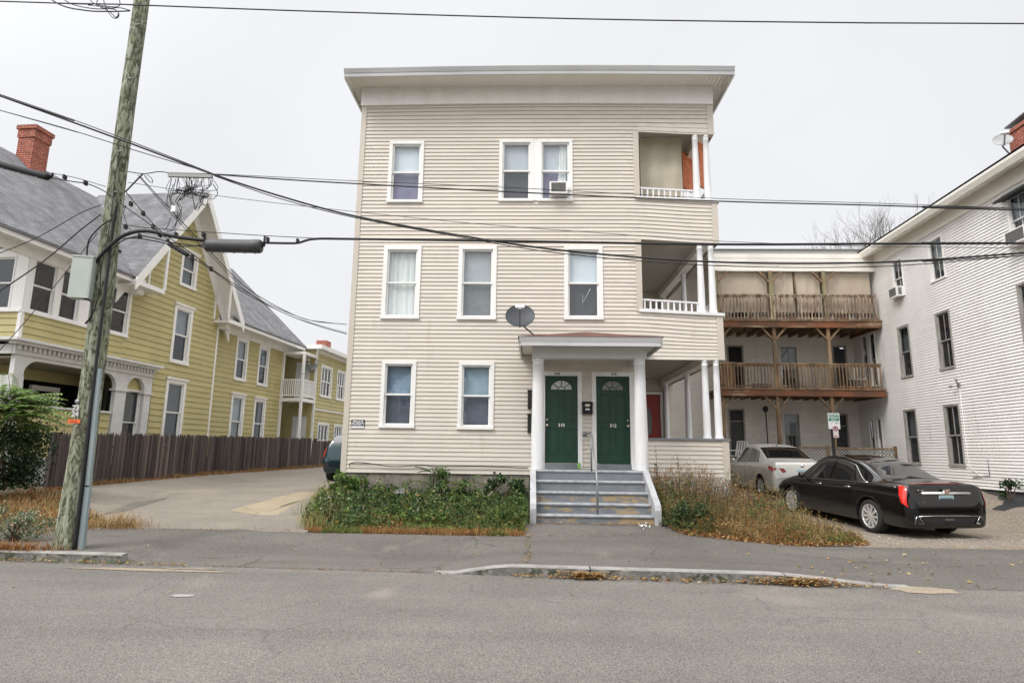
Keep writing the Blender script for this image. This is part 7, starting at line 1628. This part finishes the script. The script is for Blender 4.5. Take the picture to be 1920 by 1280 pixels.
p = atY(1632, 700, 38); bare_tree((p.x, 38, .8), 14.6, 1.0, 'bare spreading tree rising behind the corner of the porch wing roof', 5, depth=7, r0_=.20, k0=5)
p = atY(1372, 700, 36); bare_tree((p.x, 36, .8), 12.4, .9, 'small tree with rusty leaves showing just right of the beige house', 9, leafy=.9, depth=5, r0_=.13)
p = atY(1420, 700, 40); bare_tree((p.x, 40, .8), 12.6, .9, 'low bare treetop above the left part of the porch wing roof', 12, depth=5, r0_=.1)
p = atY(1545, 700, 42); bare_tree((p.x, 42, .8), 13.0, .9, 'thin bare twigs above the middle of the porch wing roof', 15, depth=5, r0_=.08, k0=3)
mb = MB(); p = atY(1402, 468, 24); mb.box(p.x-.35, p.x+.35, 24, 24.3, 9.05, 9.42); tag(mb.build('roof_vent', BRICK, org=(p.x, 24, 9.05)), 'low brick vent on the porch wing roof', 'vent')
# ------------------------------------------------------------------ the other side of the street (seen in reflections and from other positions)
for i, (x0, x1, yb, h, c, lb) in enumerate(((-17, -7.5, -15, 7.2, YEL, 'ochre gabled house across the street, opposite the utility pole'), (-4.5, 3.5, -14, 7.5, CLAPD, 'cream gabled house across the street, opposite the beige house'), (7, 16, -15, 8.2, SHINGLE, 'grey house across the street, opposite the parked cars'))):
    o = empty('street_house', ((x0+x1)/2, yb, 0), lb, 'house'); fr2 = Frame(x1, yb, PI, 1); wd_ = x1-x0
    mb = MB(fr2.T); ph = wd_/2
    siding(mb, 0, wd_, .4, h+3.6, .12, [(1.2, 2.2, 1.5, 3.1), (wd_-2.2, wd_-1.2, 1.5, 3.1), (1.2, 2.2, 4.4, 6.0), (wd_-2.2, wd_-1.2, 4.4, 6.0), (ph-.5, ph+.5, .8, 2.9)], ulim=lambda z: (0, wd_) if z < h else (ph*(z-h)/3.6, wd_-ph*(z-h)/3.6)); mb.build('siding', c, o)
    mb = MB(fr2.T); mb.box(.02, wd_-.02, -9, -.3, .2, h-.1); mb.build('dark_fill', DARKROOM, o)  # hidden dark box blocks light through the shell
    mb = MB(fr2.T)
    for s_ in (0, 1): mb.poly([(-.4 if s_ == 0 else wd_+.4, .4, h-.3), (ph, .4, h+3.65), (ph, -9, h+3.65), (-.4 if s_ == 0 else wd_+.4, -9, h-.3)])
    mb.build('roof', SHINGLE, o)
    for r_ in ((1.2, 2.2, 1.5, 3.1), (wd_-2.2, wd_-1.2, 1.5, 3.1), (1.2, 2.2, 4.4, 6.0), (wd_-2.2, wd_-1.2, 4.4, 6.0)): window(fr2, o, r_, up='grey', lo='black')
    mb = MB(fr2.T); mb.box(ph-.5, ph+.5, -.1, .0, .6, 2.9); mb.build('door', DOORD, o)
